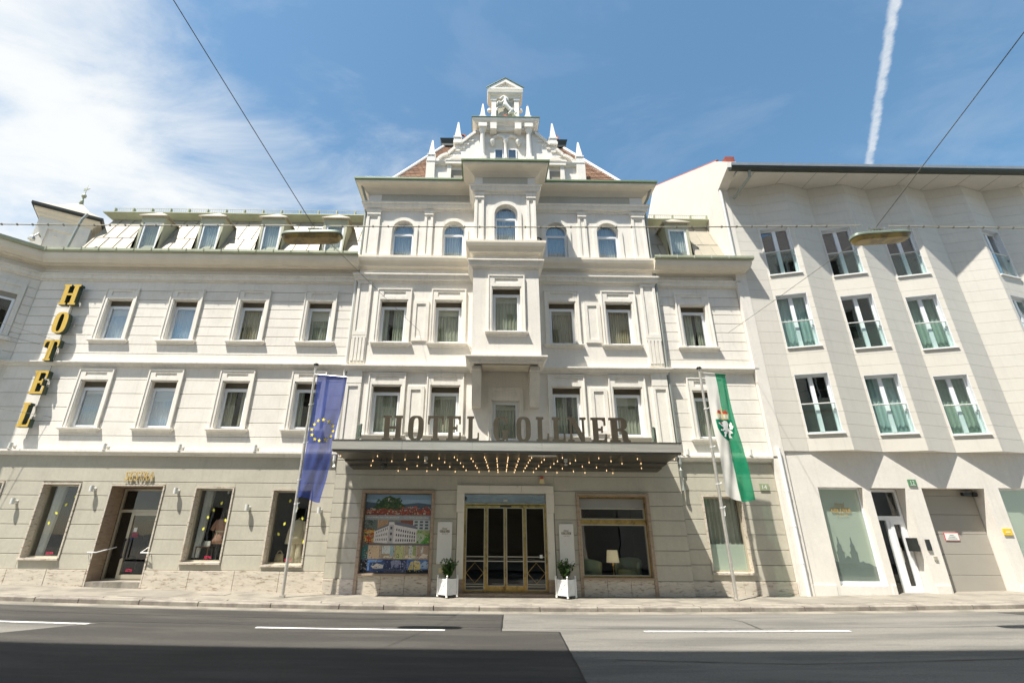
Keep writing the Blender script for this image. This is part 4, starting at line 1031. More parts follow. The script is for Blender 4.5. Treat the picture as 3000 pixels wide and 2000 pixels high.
# ---------------- right wing
RX0, RX1 = 6.10, 9.12
hr = [(7.42 - .455, 7.42 + .455, 7.64, 9.245), (7.40 - .455, 7.40 + .455, 4.49, 6.095)]
wr = MB().wall(RX0, RX1, 3.70, 10.6, YL + .02, hr, .22).build('wall', 'plaster_core', hotel); wr['label'] = 'white banded upper wall of the narrow right wing'
ro_ = [(7.42 - .61, 7.42 + .61, 7.65, 9.68), (7.40 - .61, 7.40 + .61, 4.50, 6.54)]
bands(wr, RX0, RX1, (3.86, 4.42, 4.87, 5.33, 5.80, 6.27, 6.74), YL, .03, ro_, 'plaster'); bands(wr, RX0, RX1, (6.86, 7.19, 7.53, 7.86, 8.21, 8.55, 8.89, 9.22, 9.57, 9.95), YL, .03, ro_, 'plaster')
window(hotel, 7.42, 7.65, 9.23, .44, YL, (.61, 9.68), (.71, 7.50), curtain='curtain'); window(hotel, 7.40, 4.50, 6.08, .44, YL, (.61, 6.54), (.71, 4.36))
cornices([(6.12, YL), (RX1, YL), (RX1, YL + .3)], hotel)
MB().wall(RX0, RX1, 10.15, 10.45, YL + .005, [], .1).build('frieze', 'plaster', hotel)
hooks(6.3, 9.0, YL - .57, 10.86, .62, hotel, 'downpipe')
mansard(6.10, 9.16, hotel, hip=1); dormer(7.42, hotel)
bx('core', 6.1, 9.1, .78, 9, 4.2, 11.5, 'interior_dark', hotel)
grh = [(6.78, 7.96, .64, 2.74)]
wrg = MB().wall(RX0, RX1, -.1, 3.75, YL + .02, [(a - .02, b + .02, c - .02, d + .02) for a, b, c, d in grh], .4).build('wall', 'plaster_grey_core', hotel)
bands(wrg, RX0, RX1, (.42, .84, 1.25, 1.67, 2.09, 2.5, 2.91, 3.31, 3.74), YL, .03, [(a - .05, b + .05, c - .05, d + .05) for a, b, c, d in grh], 'plaster_grey')
plinth(wrg, ((6.05, 9.12),), YL, .41)

# ---------------- central ground floor
PH = [(-3.53, -1.51, .54, 2.75), (-.52, 1.95, .0, 2.77), (2.94, 4.97, .48, 2.71)]
cg = MB().wall(CX0, CX1, -.1, 3.82, .02, [(a - .02, b + .02, c - .03, d + .02) for a, b, c, d in PH], .5)
cgw = cg.build('wall', 'plaster_grey_core', hotel); cgw['label'] = 'grey plastered ground floor wall of the central block'
co = [(-3.62, -1.44, .0, 2.86), (-.74, 2.19, .0, 3.01), (2.86, 5.06, .0, 2.81)]
bands(cgw, CX0, CX1, (.40, .82, 1.21, 1.62, 2.04, 2.45, 2.86, 3.29, 3.71, 3.83), 0, .03, co, 'plaster_grey')
plinth(cgw, ((CX0, -3.62), (-1.44, -.74), (2.19, 2.86), (5.06, CX1)), 0, .395)
for x0 in (CX0, CX1): bx('corner_return', x0 - .001 if x0 < 0 else x0 - .03, x0 + .03 if x0 < 0 else x0 + .001, .03, YL + .02, .4, 3.8, 'plaster_grey', cgw)


def stone_frame(x0, x1, z0, z1, y, m, parent, w=.09, base=True, proud=.05):
    mb = MB(); zb = -.08 if base else z0
    mb.box(x0 - w, x0, y - proud, y + .3, zb, z1).box(x1, x1 + w, y - proud, y + .3, zb, z1).box(x0 - w, x1 + w, y - proud, y + .3, z1, z1 + w)
    if not base: mb.box(x0 - w, x1 + w, y - proud - .04, y + .3, z0 - .06, z0)
    return mb.build('stone_surround', m, parent)


stone_frame(-3.53, -1.51, .54, 2.75, 0, 'travertine_dark', hotel); stone_frame(2.94, 4.97, .48, 2.71, 0, 'travertine_dark', hotel)
for a, b, zt in ((-3.53, -1.51, .50), (2.94, 4.97, .44)):
    n = 3
    for k in range(n): bx('plinth_slab', a + (b - a) / n * k + .003, a + (b - a) / n * (k + 1) - .003, -.02, .06, -.08, zt, 'travertine', cgw, ch=.005)
    bx('sill', a, b, -.07, .1, zt, zt + .045, 'travertine_dark', cgw)

# ---------------- shop front (left wing ground floor)
def room(x0, x1, y0, y1, z0, z1, m, parent, name='shop_interior', floor=None):
    mb = MB(); mb.add([(x0, y1, z0), (x1, y1, z0), (x1, y1, z1), (x0, y1, z1)], [(0, 1, 2, 3)]); mb.add([(x0, y0, z0), (x0, y1, z0), (x0, y1, z1), (x0, y0, z1)], [(0, 1, 2, 3)]); mb.add([(x1, y0, z0), (x1, y0, z1), (x1, y1, z1), (x1, y1, z0)], [(0, 1, 2, 3)])
    mb.add([(x0, y0, z1), (x0, y1, z1), (x1, y1, z1), (x1, y0, z1)], [(0, 1, 2, 3)])
    o = mb.build(name, m, parent)
    MB().add([(x0, y0, z0), (x1, y0, z0), (x1, y1, z0), (x0, y1, z0)], [(0, 1, 2, 3)]).build('interior_floor', floor or 'interior_floor', o); return o


def leaf_decal(x, z, y, a, s=.055):
    pts = [(0, -1), (.42, -.55), (.62, 0), (.42, .5), (0, 1.0), (-.42, .5), (-.62, 0), (-.42, -.55)]
    q = [(x + s * (u * math.cos(a) - v * math.sin(a)), z + s * (u * math.sin(a) + v * math.cos(a))) for u, v in pts]
    return MB().prism(q, y - .003, y)


def shop_window(x0, x1, z0, z1, decals, txt=True, m='travertine'):
    stone_frame(x0, x1, z0, z1, YL, m, hotel, w=.045, base=False, proud=.03)
    y = YL + .20; f = .045; fr = MB()
    fr.box(x0, x0 + f, y, y + .06, z0, z1).box(x1 - f, x1, y, y + .06, z0, z1).box(x0 + f, x1 - f, y, y + .06, z1 - f, z1).box(x0 + f, x1 - f, y, y + .06, z0, z0 + f)
    w = fr.build('shop_window', 'alu_beige', hotel)
    bx('pane', x0 + f, x1 - f, y + .02, y + .028, z0 + f, z1 - f, 'glass_shop', w)
    bx('window_board', x0, x1, y + .08, y + .75, z0 - .06, z0 + .03, 'window_board', w)
    for (u, v, a) in decals: leaf_decal(x0 + u * (x1 - x0), z0 + v * (z1 - z0), y + .019, a).build('leaf_decal', 'decal_yellow', w)
    if txt:
        zz = z0 + .085; xx = x0 + .48 * (x1 - x0)
        text_mb('SESTRA', rectmap(xx, xx + .21, zz, zz + .07, y + .017), .15).build('lettering', 'text_red', w)
    return w


shop_window(-15.9, -14.62, .85, 2.96, [(.9, .9, .3)])
shop_window(-13.36, -12.28, .88, 2.93, [(.82, .83, .4), (.62, .72, -.5), (.42, .60, .9), (.30, .46, .2)])
shop_window(-8.70, -7.60, .80, 2.85, [(.66, .80, -.3), (.48, .70, .4), (.36, .60, .1), (.86, .56, .3), (.30, .44, -.4)])
shop_window(-6.34, -5.22, .75, 2.81, [(.40, .86, -.2), (.80, .62, .3), (.34, .54, -.3), (.22, .40, .5), (.92, .30, .2), (.62, .76, .4)])
room(-16.5, -4.6, YL + .5, 3.4, .0, 3.3, 'interior_dark', hotel)
for x, h in ((-12.2, 2.6), (-7.55, 2.6)): bx('partition', x - .02, x + .3, .75, .8, .2, h, 'interior_red', hotel)
for x in (-12.95, -8.3): MB().tube([(x - .25, .55, .9), (x - .22, .62, 2.9)], .10, 8, .14).build('shop_drape', 'curtain_white', hotel)
for x, z in ((-12.65, 2.78), (-8.0, 2.74), (-5.75, 2.7)):
    MB().lathe([(.02, 0), (.035, .0), (.035, .10), (.02, .11)], (x, .7, z), 8).build('ceiling_spot', 'white_paint', hotel)

# shop door, set back in a travertine reveal
dx0, dx1 = -11.28, -9.72; dy = YL + .55
stone_frame(dx0, dx1, .0, 2.90, YL, 'travertine', hotel, w=.04, proud=.03)
rv = MB(); rv.box(dx0 - .015, dx0 + .004, YL - .02, dy, -.05, 2.896).box(dx1 - .004, dx1 + .015, YL - .02, dy, -.05, 2.896).box(dx0 + .004, dx1 - .004, YL - .02, dy, 2.88, 2.915); rv.build('door_reveal', 'travertine_dark', hotel)
for k, m in ((0, 'granite'), (1, 'pavement'), (2, 'granite')):
    w = (dx1 - dx0) / 3; bx('step', dx0 + k * w + .003, dx0 + (k + 1) * w - .003, YL - .02, dy + .1, .0, .27, m, hotel)
fr = MB(); f = .06; z0, zt, zm = .27, 2.86, 2.16
fr.box(dx0 + .02, dx0 + .02 + f, dy, dy + .08, z0, zt).box(dx1 - .02 - f, dx1 - .02, dy, dy + .08, z0, zt).box(dx0 + .08, dx1 - .08, dy, dy + .08, zt - f, zt).box(dx0 + .08, dx1 - .08, dy - .01, dy + .08, zm, zm + .08).box(dx0 + .08, dx1 - .08, dy, dy + .08, z0, z0 + .04)
door = fr.build('shop_door', 'alu_beige', hotel)
bx('pane', dx0 + .08, dx1 - .08, dy + .03, dy + .038, zm + .08, zt - f, 'glass_shop', door)
a, b = -10.83, -9.98; lf = MB(); s_ = .085
lf.box(a, a + s_, dy - .03, dy + .05, z0 + .045, zm - .005).box(b - s_, b, dy - .03, dy + .05, z0 + .045, zm - .005).box(a + s_, b - s_, dy - .03, dy + .05, zm - .09, zm - .005).box(a + s_, b - s_, dy - .03, dy + .05, z0 + .045, z0 + .15)
lf.build('door_leaf', 'alu_beige', door)
bx('pane', a + s_, b - s_, dy + .0, dy + .008, z0 + .15, zm - .09, 'glass_shop', door); bx('pane', dx0 + .08, a, dy + .03, dy + .038, z0 + .04, zm, 'glass_shop', door); bx('pane', b, dx1 - .08, dy + .03, dy + .038, z0 + .04, zm, 'glass_shop', door)
hd = MB(); hd.box(a + .03, a + .06, dy - .10, dy - .07, .85, 1.42).box(a + .14, a + .165, dy - .10, dy - .07, .85, 1.42).box(a + .03, a + .06, dy - .10, dy - .03, .88, .91).box(a + .03, a + .06, dy - .10, dy - .03, 1.36, 1.39).build('door_handle', 'black_plastic', door)
bx('sticker', -10.66, -10.56, dy - .006, dy - .001, 1.60, 1.72, 'text_white', door); bx('sticker', -10.67, -10.61, dy - .006, dy - .001, 1.38, 1.43, 'eu_blue', door)
for k in range(4): bx('opening_hours', -10.68, -10.50 - .03 * (k % 2), dy - .006, dy - .001, 1.46 + .036 * k, 1.471 + .036 * k, 'text_red', door)
text_mb('SESTRA', rectmap(-10.60, -10.40, .50, .57, dy - .004), .15).build('lettering', 'text_red', door)
for x, s_ in ((dx0, 1), (dx1, -1)):      # slim white hand rails
    MB().tube([(x - .10 * s_, YL - .02, 1.04), (x - .10 * s_, YL - .12, 1.04), (x + .14 * s_, YL - .1, 1.04), (x + .30 * s_, dy - .1, 1.17)], .016, 7).tube([(x - .08 * s_, YL - .1, 1.04), (x - .08 * s_, YL - .02, .84)], .012, 6).build('hand_rail', 'white_paint', door)

rack = thing('clothes_rack', (-10.2, 1.4, .27), 'dark clothes rack with hanging beige garments just inside the shop door', 'clothes rack')
MB().tube([(-10.75, 1.3, 1.95), (-9.75, 1.3, 1.95)], .014, 6).tube([(-10.75, 1.3, .27), (-10.75, 1.3, 1.95)], .014, 6).tube([(-9.75, 1.3, .27), (-9.75, 1.3, 1.95)], .014, 6).build('rail', 'dark_metal', rack)
for i, (x, m, l_) in enumerate(((-10.3, 'straw', 1.1), (-10.16, 'cloth_cream', .9), (-10.02, 'straw', 1.2), (-9.9, 'cloth_pink', .8))):
    MB().loft([[(x + .035 * math.cos(t_), 1.3 + w_ * math.sin(t_), z) for t_ in [k * math.pi / 5 for k in range(10)]] for w_, z in ((.03, 1.93), (.19, 1.84), (.18, 1.5), (.23, 1.9 - l_))]).build('garment', m, rack, smooth='all')

ss = thing('shop_sign', (-10.5, YL, 3.05), 'thin gold slanted letters reading SESTRA above the shop door', 'sign')
xs = [-10.95, -10.80, -10.66, -10.51, -10.37, -10.23]
for ch, x in zip('SESTRA', xs): text_mb(ch, rectmap(x, x + (.125 if ch != 'A' else .15), 3.05, 3.32, YL - .07), .12, .03).build('letter', 'gilt', ss)

# window display pieces
def ring(cx, cy, z, rx, ry, n=14, ph=0): return [(cx + rx * math.cos(2 * math.pi * k_ / n + ph), cy + ry * math.sin(2 * math.pi * k_ / n + ph), z) for k_ in range(n)]
def limb(mb, pts, rad): 
    for (p, q, ra, rb) in zip(pts, pts[1:], rad, rad[1:]): mb.tube([p, q], ra, 8, rb)
    return mb


m1 = thing('mannequin', (-7.98, .62, .80), 'dark mannequin in a short dusty pink belted dress behind the shop window', 'mannequin', 'mannequins in the shop windows')
c = (-7.98, .62)
skin_mesh('body', [(c[0], c[1], .86), (c[0], c[1], 1.3), (c[0], c[1], 1.62), (c[0], c[1], 1.95), (c[0] + .01, c[1], 2.10), (c[0], c[1] - .02, 2.24), (c[0] - .15, c[1], 1.90), (c[0] - .20, c[1] - .02, 1.62), (c[0] + .15, c[1], 1.90), (c[0] + .22, c[1] - .02, 1.64), (c[0] + .12, c[1] - .1, 1.42), (c[0] - .15, c[1] - .08, 1.40)],
          [(0, 1), (1, 2), (2, 3), (3, 4), (4, 5), (3, 6), (6, 7), (3, 8), (8, 9), (9, 10), (7, 11)], [.02, .10, .09, .10, .04, .065, .05, .035, .05, .035, .025, .025], 'mannequin_dark', m1)
MB().loft([ring(c[0], c[1], z, a_, b_) for z, a_, b_ in ((1.28, .215, .15), (1.40, .20, .145), (1.60, .155, .12), (1.63, .14, .11), (1.66, .155, .12), (1.85, .175, .125), (1.95, .16, .11), (2.00, .09, .07))]).build('dress', 'cloth_pink', m1, smooth='all')
for s_ in (-1, 1): MB().tube([(c[0] + s_ * .13, c[1], 1.95), (c[0] + s_ * .20, c[1] - .01, 1.80), (c[0] + s_ * .24, c[1] - .02, 1.66)], .065, 10, .075).build('sleeve', 'cloth_pink', m1, smooth='all')
MB().loft([ring(c[0], c[1], z, .150, .120) for z in (1.61, 1.655)]).build('belt', 'cloth_cream', m1); MB().tube([(c[0] - .03, c[1] - .13, 1.63), (c[0] - .05, c[1] - .13, 1.42)], .012, 5).build('belt_end', 'cloth_cream', m1)
MB().lathe([(.16, 0), (.16, .015), (.012, .02), (.012, .1)], (c[0], c[1], .80), 14).build('stand', 'steel', m1)
m2 = thing('mannequin', (-5.62, .62, .75), 'headless mannequin in a cream jacket and wide trousers behind the shop window', 'mannequin', 'mannequins in the shop windows')
c = (-5.62, .62)
skin_mesh('body', [(c[0], c[1], 1.45), (c[0], c[1], 1.75), (c[0], c[1], 1.92), (c[0], c[1], 2.05)], [(0, 1), (1, 2), (2, 3)], [.09, .09, .07, .035], 'straw', m2)
MB().loft([ring(c[0], c[1], z, a_, b_) for z, a_, b_ in ((1.30, .22, .13), (1.5, .20, .12), (1.66, .17, .115), (1.86, .195, .12), (1.94, .16, .10), (1.99, .08, .07))]).build('jacket', 'cloth_cream', m2, smooth='all')
for s_ in (-1, 1):
    limb(MB(), [(c[0] + s_ * .16, c[1], 1.93), (c[0] + s_ * .25, c[1] - .01, 1.62), (c[0] + s_ * .27, c[1] - .05, 1.30)], (.065, .058, .066)).build('sleeve', 'cloth_cream', m2, smooth=True)
    MB().loft([ring(c[0] + s_ * dx_, c[1], z, a_, b_, 12) for z, dx_, a_, b_ in ((.80, .12, .125, .10), (1.0, .105, .105, .09), (1.30, .09, .10, .10), (1.42, .08, .095, .10))]).build('trouser_leg', 'cloth_cream', m2, smooth='all')
bx('stand', c[0] - .15, c[0] + .15, c[1] - .12, c[1] + .12, .745, .765, 'steel', m2)
hb = thing('handbag', (-6.05, .55, .78), 'straw handbag with a round handle on the shop window board', 'handbag')
MB().loft([ring(-6.05, .55, z, a_, b_, 12) for z, a_, b_ in ((.78, .13, .06), (.80, .14, .065), (.95, .125, .055), (1.02, .115, .04))]).build('bag_body', 'straw', hb, smooth='all')
MB().tube([(-6.05 + .075 * math.cos(a_), .55, 1.01 + .10 * math.sin(a_)) for a_ in [math.pi * k_ / 10 for k_ in range(11)]], .012, 6).build('bag_handle', 'straw', hb, smooth='all')
tb = thing('side_table', (-8.38, .6, .8), 'small dark wooden table with a bottle in the shop window', 'table')
mb = MB(); mb.box(-8.55, -8.15, .45, .75, 1.18, 1.21).build('table_top', 'wood_dark', tb)
for x, y_ in ((-8.53, .47), (-8.17, .47), (-8.53, .73), (-8.17, .73)): bx('leg', x - .015, x + .015, y_ - .015, y_ + .015, .82, 1.18, 'wood_dark', tb)
bt = MB().lathe([(.03, 0), (.032, .09), (.012, .13), (.012, .17), (.002, .172)], (-8.40, .6, 1.21), 10).build('bottle', 'clear_plastic'); tag(bt, 'small pale bottle standing on the dark wooden table in the shop', 'bottle')
bk = bx('display_book', -8.33, -8.16, .5, .52, 1.21, 1.36, 'text_white'); tag(bk, 'pale pink card propped up on the dark wooden shop table', 'card')

# ---------------- window with printed poster
y = .13
fr = MB(); a, b, z0, z1 = -3.53, -1.51, .545, 2.75; f = .025
fr.box(a, a + f, y - .02, y + .06, z0, z1).box(b - f, b, y - .02, y + .06, z0, z1).box(a + f, b - f, y - .02, y + .06, z1 - f, z1).box(a + f, b - f, y - .02, y + .06, z0, z0 + f)
pw = fr.build('display_window', 'bronze', hotel)
a, b, z0, z1 = a + f, b - f, z0 + f, z1 - f
poster = MB(); PW, PHt = b - a, z1 - z0; LAY = [0]
def P(pts, c, up=1):
    LAY[0] += 1; yy = y + .02 - .00006 * LAY[0]
    poster.add([(a + u * PW, yy, z0 + v * PHt) for u, v in pts], [list(range(len(pts)))], c)
def PR(u0, u1, v0, v1, c): P([(u0, v0), (u1, v0), (u1, v1), (u0, v1)], c)
PR(0, 1, 0, 1, (.30, .30, .30))
# upper picture: wooded hill over red roofs
PR(0, 1, .725, 1, (.18, .27, .36)); PR(0, 1, .86, .93, (.24, .34, .43)); P([(0, .86), (0, .90), (.15, .885), (.3, .87), (.6, .87), (.8, .89), (1, .87), (1, .80), (0, .80)], (.06, .09, .12))
P([(.10, .82), (.18, .87), (.24, .93), (.29, .965), (.33, .97), (.36, .985), (.40, .965), (.46, .945), (.52, .90), (.60, .85), (.58, .80), (.35, .77)], (.035, .065, .012))
for k_ in range(26):
    u, v = rnd.uniform(.16, .55), rnd.uniform(.80, .93); P([(u - .02, v), (u, v - .015), (u + .02, v), (u, v + .02)], rnd.choice(((.06, .11, .02), (.02, .035, .01), (.09, .13, .03))))
PR(.33, .36, .92, .95, (.55, .5, .4)); PR(.31, .39, .90, .915, (.38, .3, .22))
PR(0, 1, .725, .80, (.22, .06, .03))
for k_ in range(60):
    u, v = rnd.uniform(0, .94), rnd.uniform(.73, .83 if rnd.random() < .5 else .79); w_ = rnd.uniform(.04, .12); h_ = rnd.uniform(.012, .03)
    P([(u, v), (min(1, u + w_), v), (min(1, u + w_ * .85), v + h_), (u + w_ * .15, v + h_)], rnd.choice(((.36, .07, .03), (.30, .06, .025), (.22, .05, .03), (.48, .10, .04), (.42, .36, .26))))
PR(0, 1, .66, .722, (.30, .31, .31))
# middle collage
PR(0, 1, .36, .66, (.20, .19, .17)); PR(.72, 1, .53, .66, (.45, .48, .48)); PR(.0, .25, .54, .66, (.14, .17, .15)); PR(.2, .36, .55, .66, (.42, .26, .14)); PR(.55, .74, .56, .66, (.20, .07, .04)); PR(.74, 1, .36, .53, (.33, .37, .16))
for i in range(3):
    for j in range(3): PR(.76 + .08 * i, .81 + .08 * i, .545 + .04 * j, .57 + .04 * j, (.08, .09, .10))
for k_ in range(22): u, v = rnd.uniform(0, .16), rnd.uniform(.36, .52); P([(u, v), (u + .05, v - .01), (u + .06, v + .03), (u + .01, v + .035)], rnd.choice(((.55, .22, .06), (.42, .07, .03), (.60, .42, .12), (.10, .20, .08))))
P([(.75, .42), (.85, .50), (1, .44), (1, .36), (.86, .36)], (.42, .46, .34)); P([(.86, .36), (1, .50), (1, .36)], (.10, .30, .05))
# the white corner building with its windows
P([(.16, .37), (.16, .51), (.37, .585), (.38, .645), (.45, .645), (.46, .60), (.80, .545), (.80, .37), (.45, .355)], (.62, .58, .56)); P([(.45, .355), (.455, .60), (.38, .60), (.37, .355)], (.46, .43, .42)); P([(.16, .51), (.37, .585), (.37, .61), (.18, .54)], (.16, .17, .19)); P([(.46, .60), (.80, .545), (.78, .59), (.72, .60), (.66, .615), (.48, .635)], (.15, .15, .18))
P([(.37, .635), (.46, .635), (.415, .665)], (.17, .18, .2))
for i in range(7):
    for j in range(3): PR(.19 + i * .026, .20 + i * .026, .395 + j * (.045 + .004 * i), .415 + j * (.045 + .004 * i) + .002 * i, (.05, .05, .06))
for i in range(9):
    for j in range(3): PR(.49 + i * .034, .507 + i * .034, .385 + j * (.068 - .003 * i), .415 + j * (.068 - .003 * i), (.05, .05, .06))
for j in range(3): PR(.40, .43, .39 + j * .075, .425 + j * .075, (.07, .07, .09))
PR(0, 1, .335, .36, (.14, .13, .13))
# room pictures
PR(0, 1, .165, .335, (.36, .28, .19)); PR(.0, .09, .165, .335, (.06, .16, .16)); PR(.10, .26, .165, .335, (.60, .45, .30)); PR(.30, .42, .23, .33, (.55, .58, .55)); PR(.42, .47, .18, .335, (.28, .42, .45)); PR(.50, .62, .165, .335, (.44, .46, .20)); PR(.64, .70, .2, .335, (.40, .34, .22)); PR(.70, .76, .165, .335, (.5, .53, .5)); PR(.76, .80, .165, .335, (.28, .36, .12)); PR(.82, 1, .165, .335, (.40, .30, .22))
P([(.32, .18), (.46, .18), (.44, .205), (.34, .205)], (.6, .55, .45)); P([(.64, .175), (.80, .175), (.79, .21), (.66, .215)], (.62, .55, .38)); P([(.86, .185), (.97, .175), (.99, .22), (.90, .235)], (.64, .57, .46)); P([(.88, .30), (.92, .335), (.91, .25), (.88, .24)], (.55, .55, .5))
for u in (.09, .275, .48, .63, .81): PR(u, u + .006, .165, .335, (.55, .52, .47))
# evening pictures
PR(0, .35, 0, .160, (.05, .08, .17)); PR(0, .09, 0, .16, (.02, .02, .025)); P([(.16, .07), (.24, .11), (.34, .09), (.33, .05), (.2, .045)], (.62, .58, .52)); P([(.10, .12), (.10, .16), (.33, .155), (.30, .13)], (.18, .32, .62)); PR(.1, .13, .02, .14, (.2, .4, .75))
PR(.35, .68, 0, .160, (.035, .045, .10)); P([(.44, .13), (.48, .155), (.58, .15), (.60, .11), (.52, .06), (.46, .07)], (.22, .24, .34)); PR(.35, .68, 0, .04, (.09, .10, .14))
PR(.68, 1, 0, .160, (.09, .16, .36)); P([(.70, .03), (.74, .13), (.78, .14), (.78, .04)], (.55, .44, .14)); P([(.79, .03), (.79, .145), (.83, .155), (.88, .13), (.88, .03)], (.62, .50, .20)); PR(.68, 1, 0, .035, (.012, .015, .012)); P([(.88, .10), (.95, .15), (1, .12), (1, .05), (.88, .05)], (.30, .42, .60))
for k_ in range(8): u = rnd.uniform(0, .08); v = rnd.uniform(.01, .14); PR(u, u + .012, v, v + .012, (.4, .4, .4))
def PS(u0, u1, v0, v1, cs, n_, sz=.012):
    for _ in range(n_ // 2):
        u, v = rnd.uniform(u0, u1), rnd.uniform(v0, v1); a_ = rnd.uniform(.3, 1) * sz; b_ = rnd.uniform(.3, 1) * sz; c_ = rnd.choice(cs); k2 = rnd.uniform(.85, 1.15)
        LAY[0] += .02; yy_ = y + .02 - .00006 * LAY[0]
        poster.add([(min(b, max(a, a + (u + du * a_) * PW)), yy_, min(z1, max(z0, z0 + (v + dv_ * b_) * PHt))) for du, dv_ in ((-1, -.6), (.8, -1), (1, .5), (-.5, 1))], [[0, 1, 2, 3]], tuple(q * k2 for q in c_))


PS(.16, .55, .80, .95, ((.05, .09, .015), (.02, .035, .01), (.10, .15, .03), (.03, .05, .01)), 260, .014); PS(0, 1, .728, .80, ((.40, .08, .03), (.28, .05, .025), (.18, .05, .03), (.5, .42, .32), (.10, .06, .04)), 420, .012); PS(.60, 1, .80, .84, ((.34, .08, .04), (.4, .34, .26), (.06, .07, .04)), 90, .01)
PS(0, .16, .54, .655, ((.10, .13, .11), (.25, .27, .25), (.05, .06, .05)), 140, .012); PS(0, .16, .36, .53, ((.55, .22, .06), (.45, .07, .03), (.62, .45, .14), (.08, .05, .03)), 160, .013); PS(.82, 1, .365, .53, ((.12, .30, .05), (.40, .42, .20), (.06, .12, .03)), 120, .012); PS(.2, .36, .60, .655, ((.36, .22, .12), (.5, .36, .24)), 60, .01)
PS(.0, 1, .168, .332, ((.42, .33, .22), (.28, .21, .14), (.55, .48, .38), (.15, .11, .08)), 320, .011); PS(.0, .35, .005, .155, ((.03, .05, .12), (.12, .2, .4), (.5, .48, .42), (.02, .02, .03)), 160, .011); PS(.36, .67, .005, .155, ((.03, .04, .09), (.12, .14, .24), (.25, .28, .38)), 150, .012); PS(.68, 1, .005, .155, ((.10, .18, .38), (.45, .36, .14), (.02, .02, .02)), 130, .011)
po = poster.build('poster', 'poster_print', pw)
text_mb('WILLKOMMEN | WELCOME | BENVENUTI', rectmap(a + .03 * PW, a + .52 * PW, z0 + .680 * PHt, z0 + .703 * PHt, y + .008)).build('lettering', 'text_white', po)
text_mb('HOTEL GOLLNER | GRAZ', rectmap(a + .68 * PW, a + .97 * PW, z0 + .680 * PHt, z0 + .703 * PHt, y + .008)).build('lettering', 'text_white', po)
mb = MB()
for k_ in range(4): mb.plate(star_pts(a + (.60 + .019 * k_) * PW, z0 + .692 * PHt, .014), y + .008)
mb.build('lettering', 'text_white', po)
bx('core', -3.6, -1.45, .25, .35, .3, 2.9, 'interior_dark', pw)

# ---------------- lobby window and interior
a, b, z0, z1 = 2.94, 4.97, .485, 2.71; f = .035; y = .14
fr = MB(); fr.box(a, a + f, y - .03, y + .06, z0, z1).box(b - f, b, y - .03, y + .06, z0, z1).box(a + f, b - f, y - .03, y + .06, z1 - f, z1).box(a + f, b - f, y - .03, y + .06, z0, z0 + f).box(a + f, b - f, y - .02, y + .06, 1.92, 2.06)
lw = fr.build('lobby_window', 'brass', hotel)
sf = MB()
for (za, zb) in ((z0 + f, 1.92), (2.06, 2.38)):
    q = .03; sf.box(a + f, a + f + q, y + .0, y + .05, za, zb).box(b - f - q, b - f, y, y + .05, za, zb).box(a + f + q, b - f - q, y, y + .05, zb - q, zb).box(a + f + q, b - f - q, y, y + .05, za, za + q)
    bx('pane', a + f + q, b - f - q, y + .02, y + .028, za + q, zb - q, 'glass_shop', lw)
sf.build('sash', 'alu_beige', lw)
bl = MB()
for k_ in range(7): zz = 2.40 + k_ * .037; bl.add([(a + f, y - .02, zz), (b - f, y - .02, zz), (b - f, y + .02, zz + .034), (a + f, y + .02, zz + .034)], [(0, 1, 2, 3)])
bl.box(a + f, b - f, y + .03, y + .05, 2.38, 2.66).build('roller_shutter', 'window_board', lw)
room(-.62, 5.7, .55, 4.2, -.02, 3.3, 'interior_dark', hotel, 'lobby_interior'); bx('partition', 3.05, 3.35, 1.6, 1.65, 0, 2.8, 'interior_red', hotel)
bx('lobby_shelf', 2.95, 4.95, .3, 1.6, .38, .44, 'window_board', hotel)


def tub_chair(cx, cy, lab, a0):
    t_ = thing('tub_chair', (cx, cy, .44), lab, 'armchair', 'tub chairs in the lobby window')
    r1, r0, n = .42, .34, 16; rg = []
    for k_ in range(n + 1):
        a_ = a0 + math.pi * 1.35 * (k_ / n - .5); h = .50 * (.62 + .38 * math.cos((k_ / n - .5) * 2.4)); c_, s_ = math.cos(a_), math.sin(a_)
        rg.append([(cx + r1 * c_ * .92, cy + r1 * s_ * .92, .46), (cx + r1 * c_, cy + r1 * s_, .46 + h), (cx + (r1 - .04) * c_, cy + (r1 - .04) * s_, .48 + h), (cx + r0 * c_, cy + r0 * s_, .45 + h), (cx + r0 * c_, cy + r0 * s_, .46)])
    MB().loft(rg).build('shell', 'leather_green', t_, smooth='all')
    MB().lathe([(.30, 0), (.335, .03), (.335, .16), (.30, .20), (.02, .21)], (cx, cy, .46), 18).build('seat', 'leather_green', t_, smooth='all'); return t_


tub_chair(3.35, 1.0, 'pale green tub chair at the left of the lobby window', R(200)); tub_chair(4.55, 1.05, 'pale green tub chair at the right of the lobby window', R(60))
tl_ = thing('table_lamp', (3.98, .62, .44), 'small table lamp with a cream drum shade in the lobby window', 'lamp')
MB().lathe([(.19, 0), (.155, .34), (.150, .34), (.185, 0)], (3.98, .62, .86), 20).build('lamp_shade', 'shade_cloth', tl_, smooth='all'); MB().lathe([(.08, 0), (.08, .015), (.02, .03), (.018, .2), (.03, .24), (.015, .46)], (3.98, .62, .44), 12).build('lamp_base', 'brass', tl_, smooth='all')

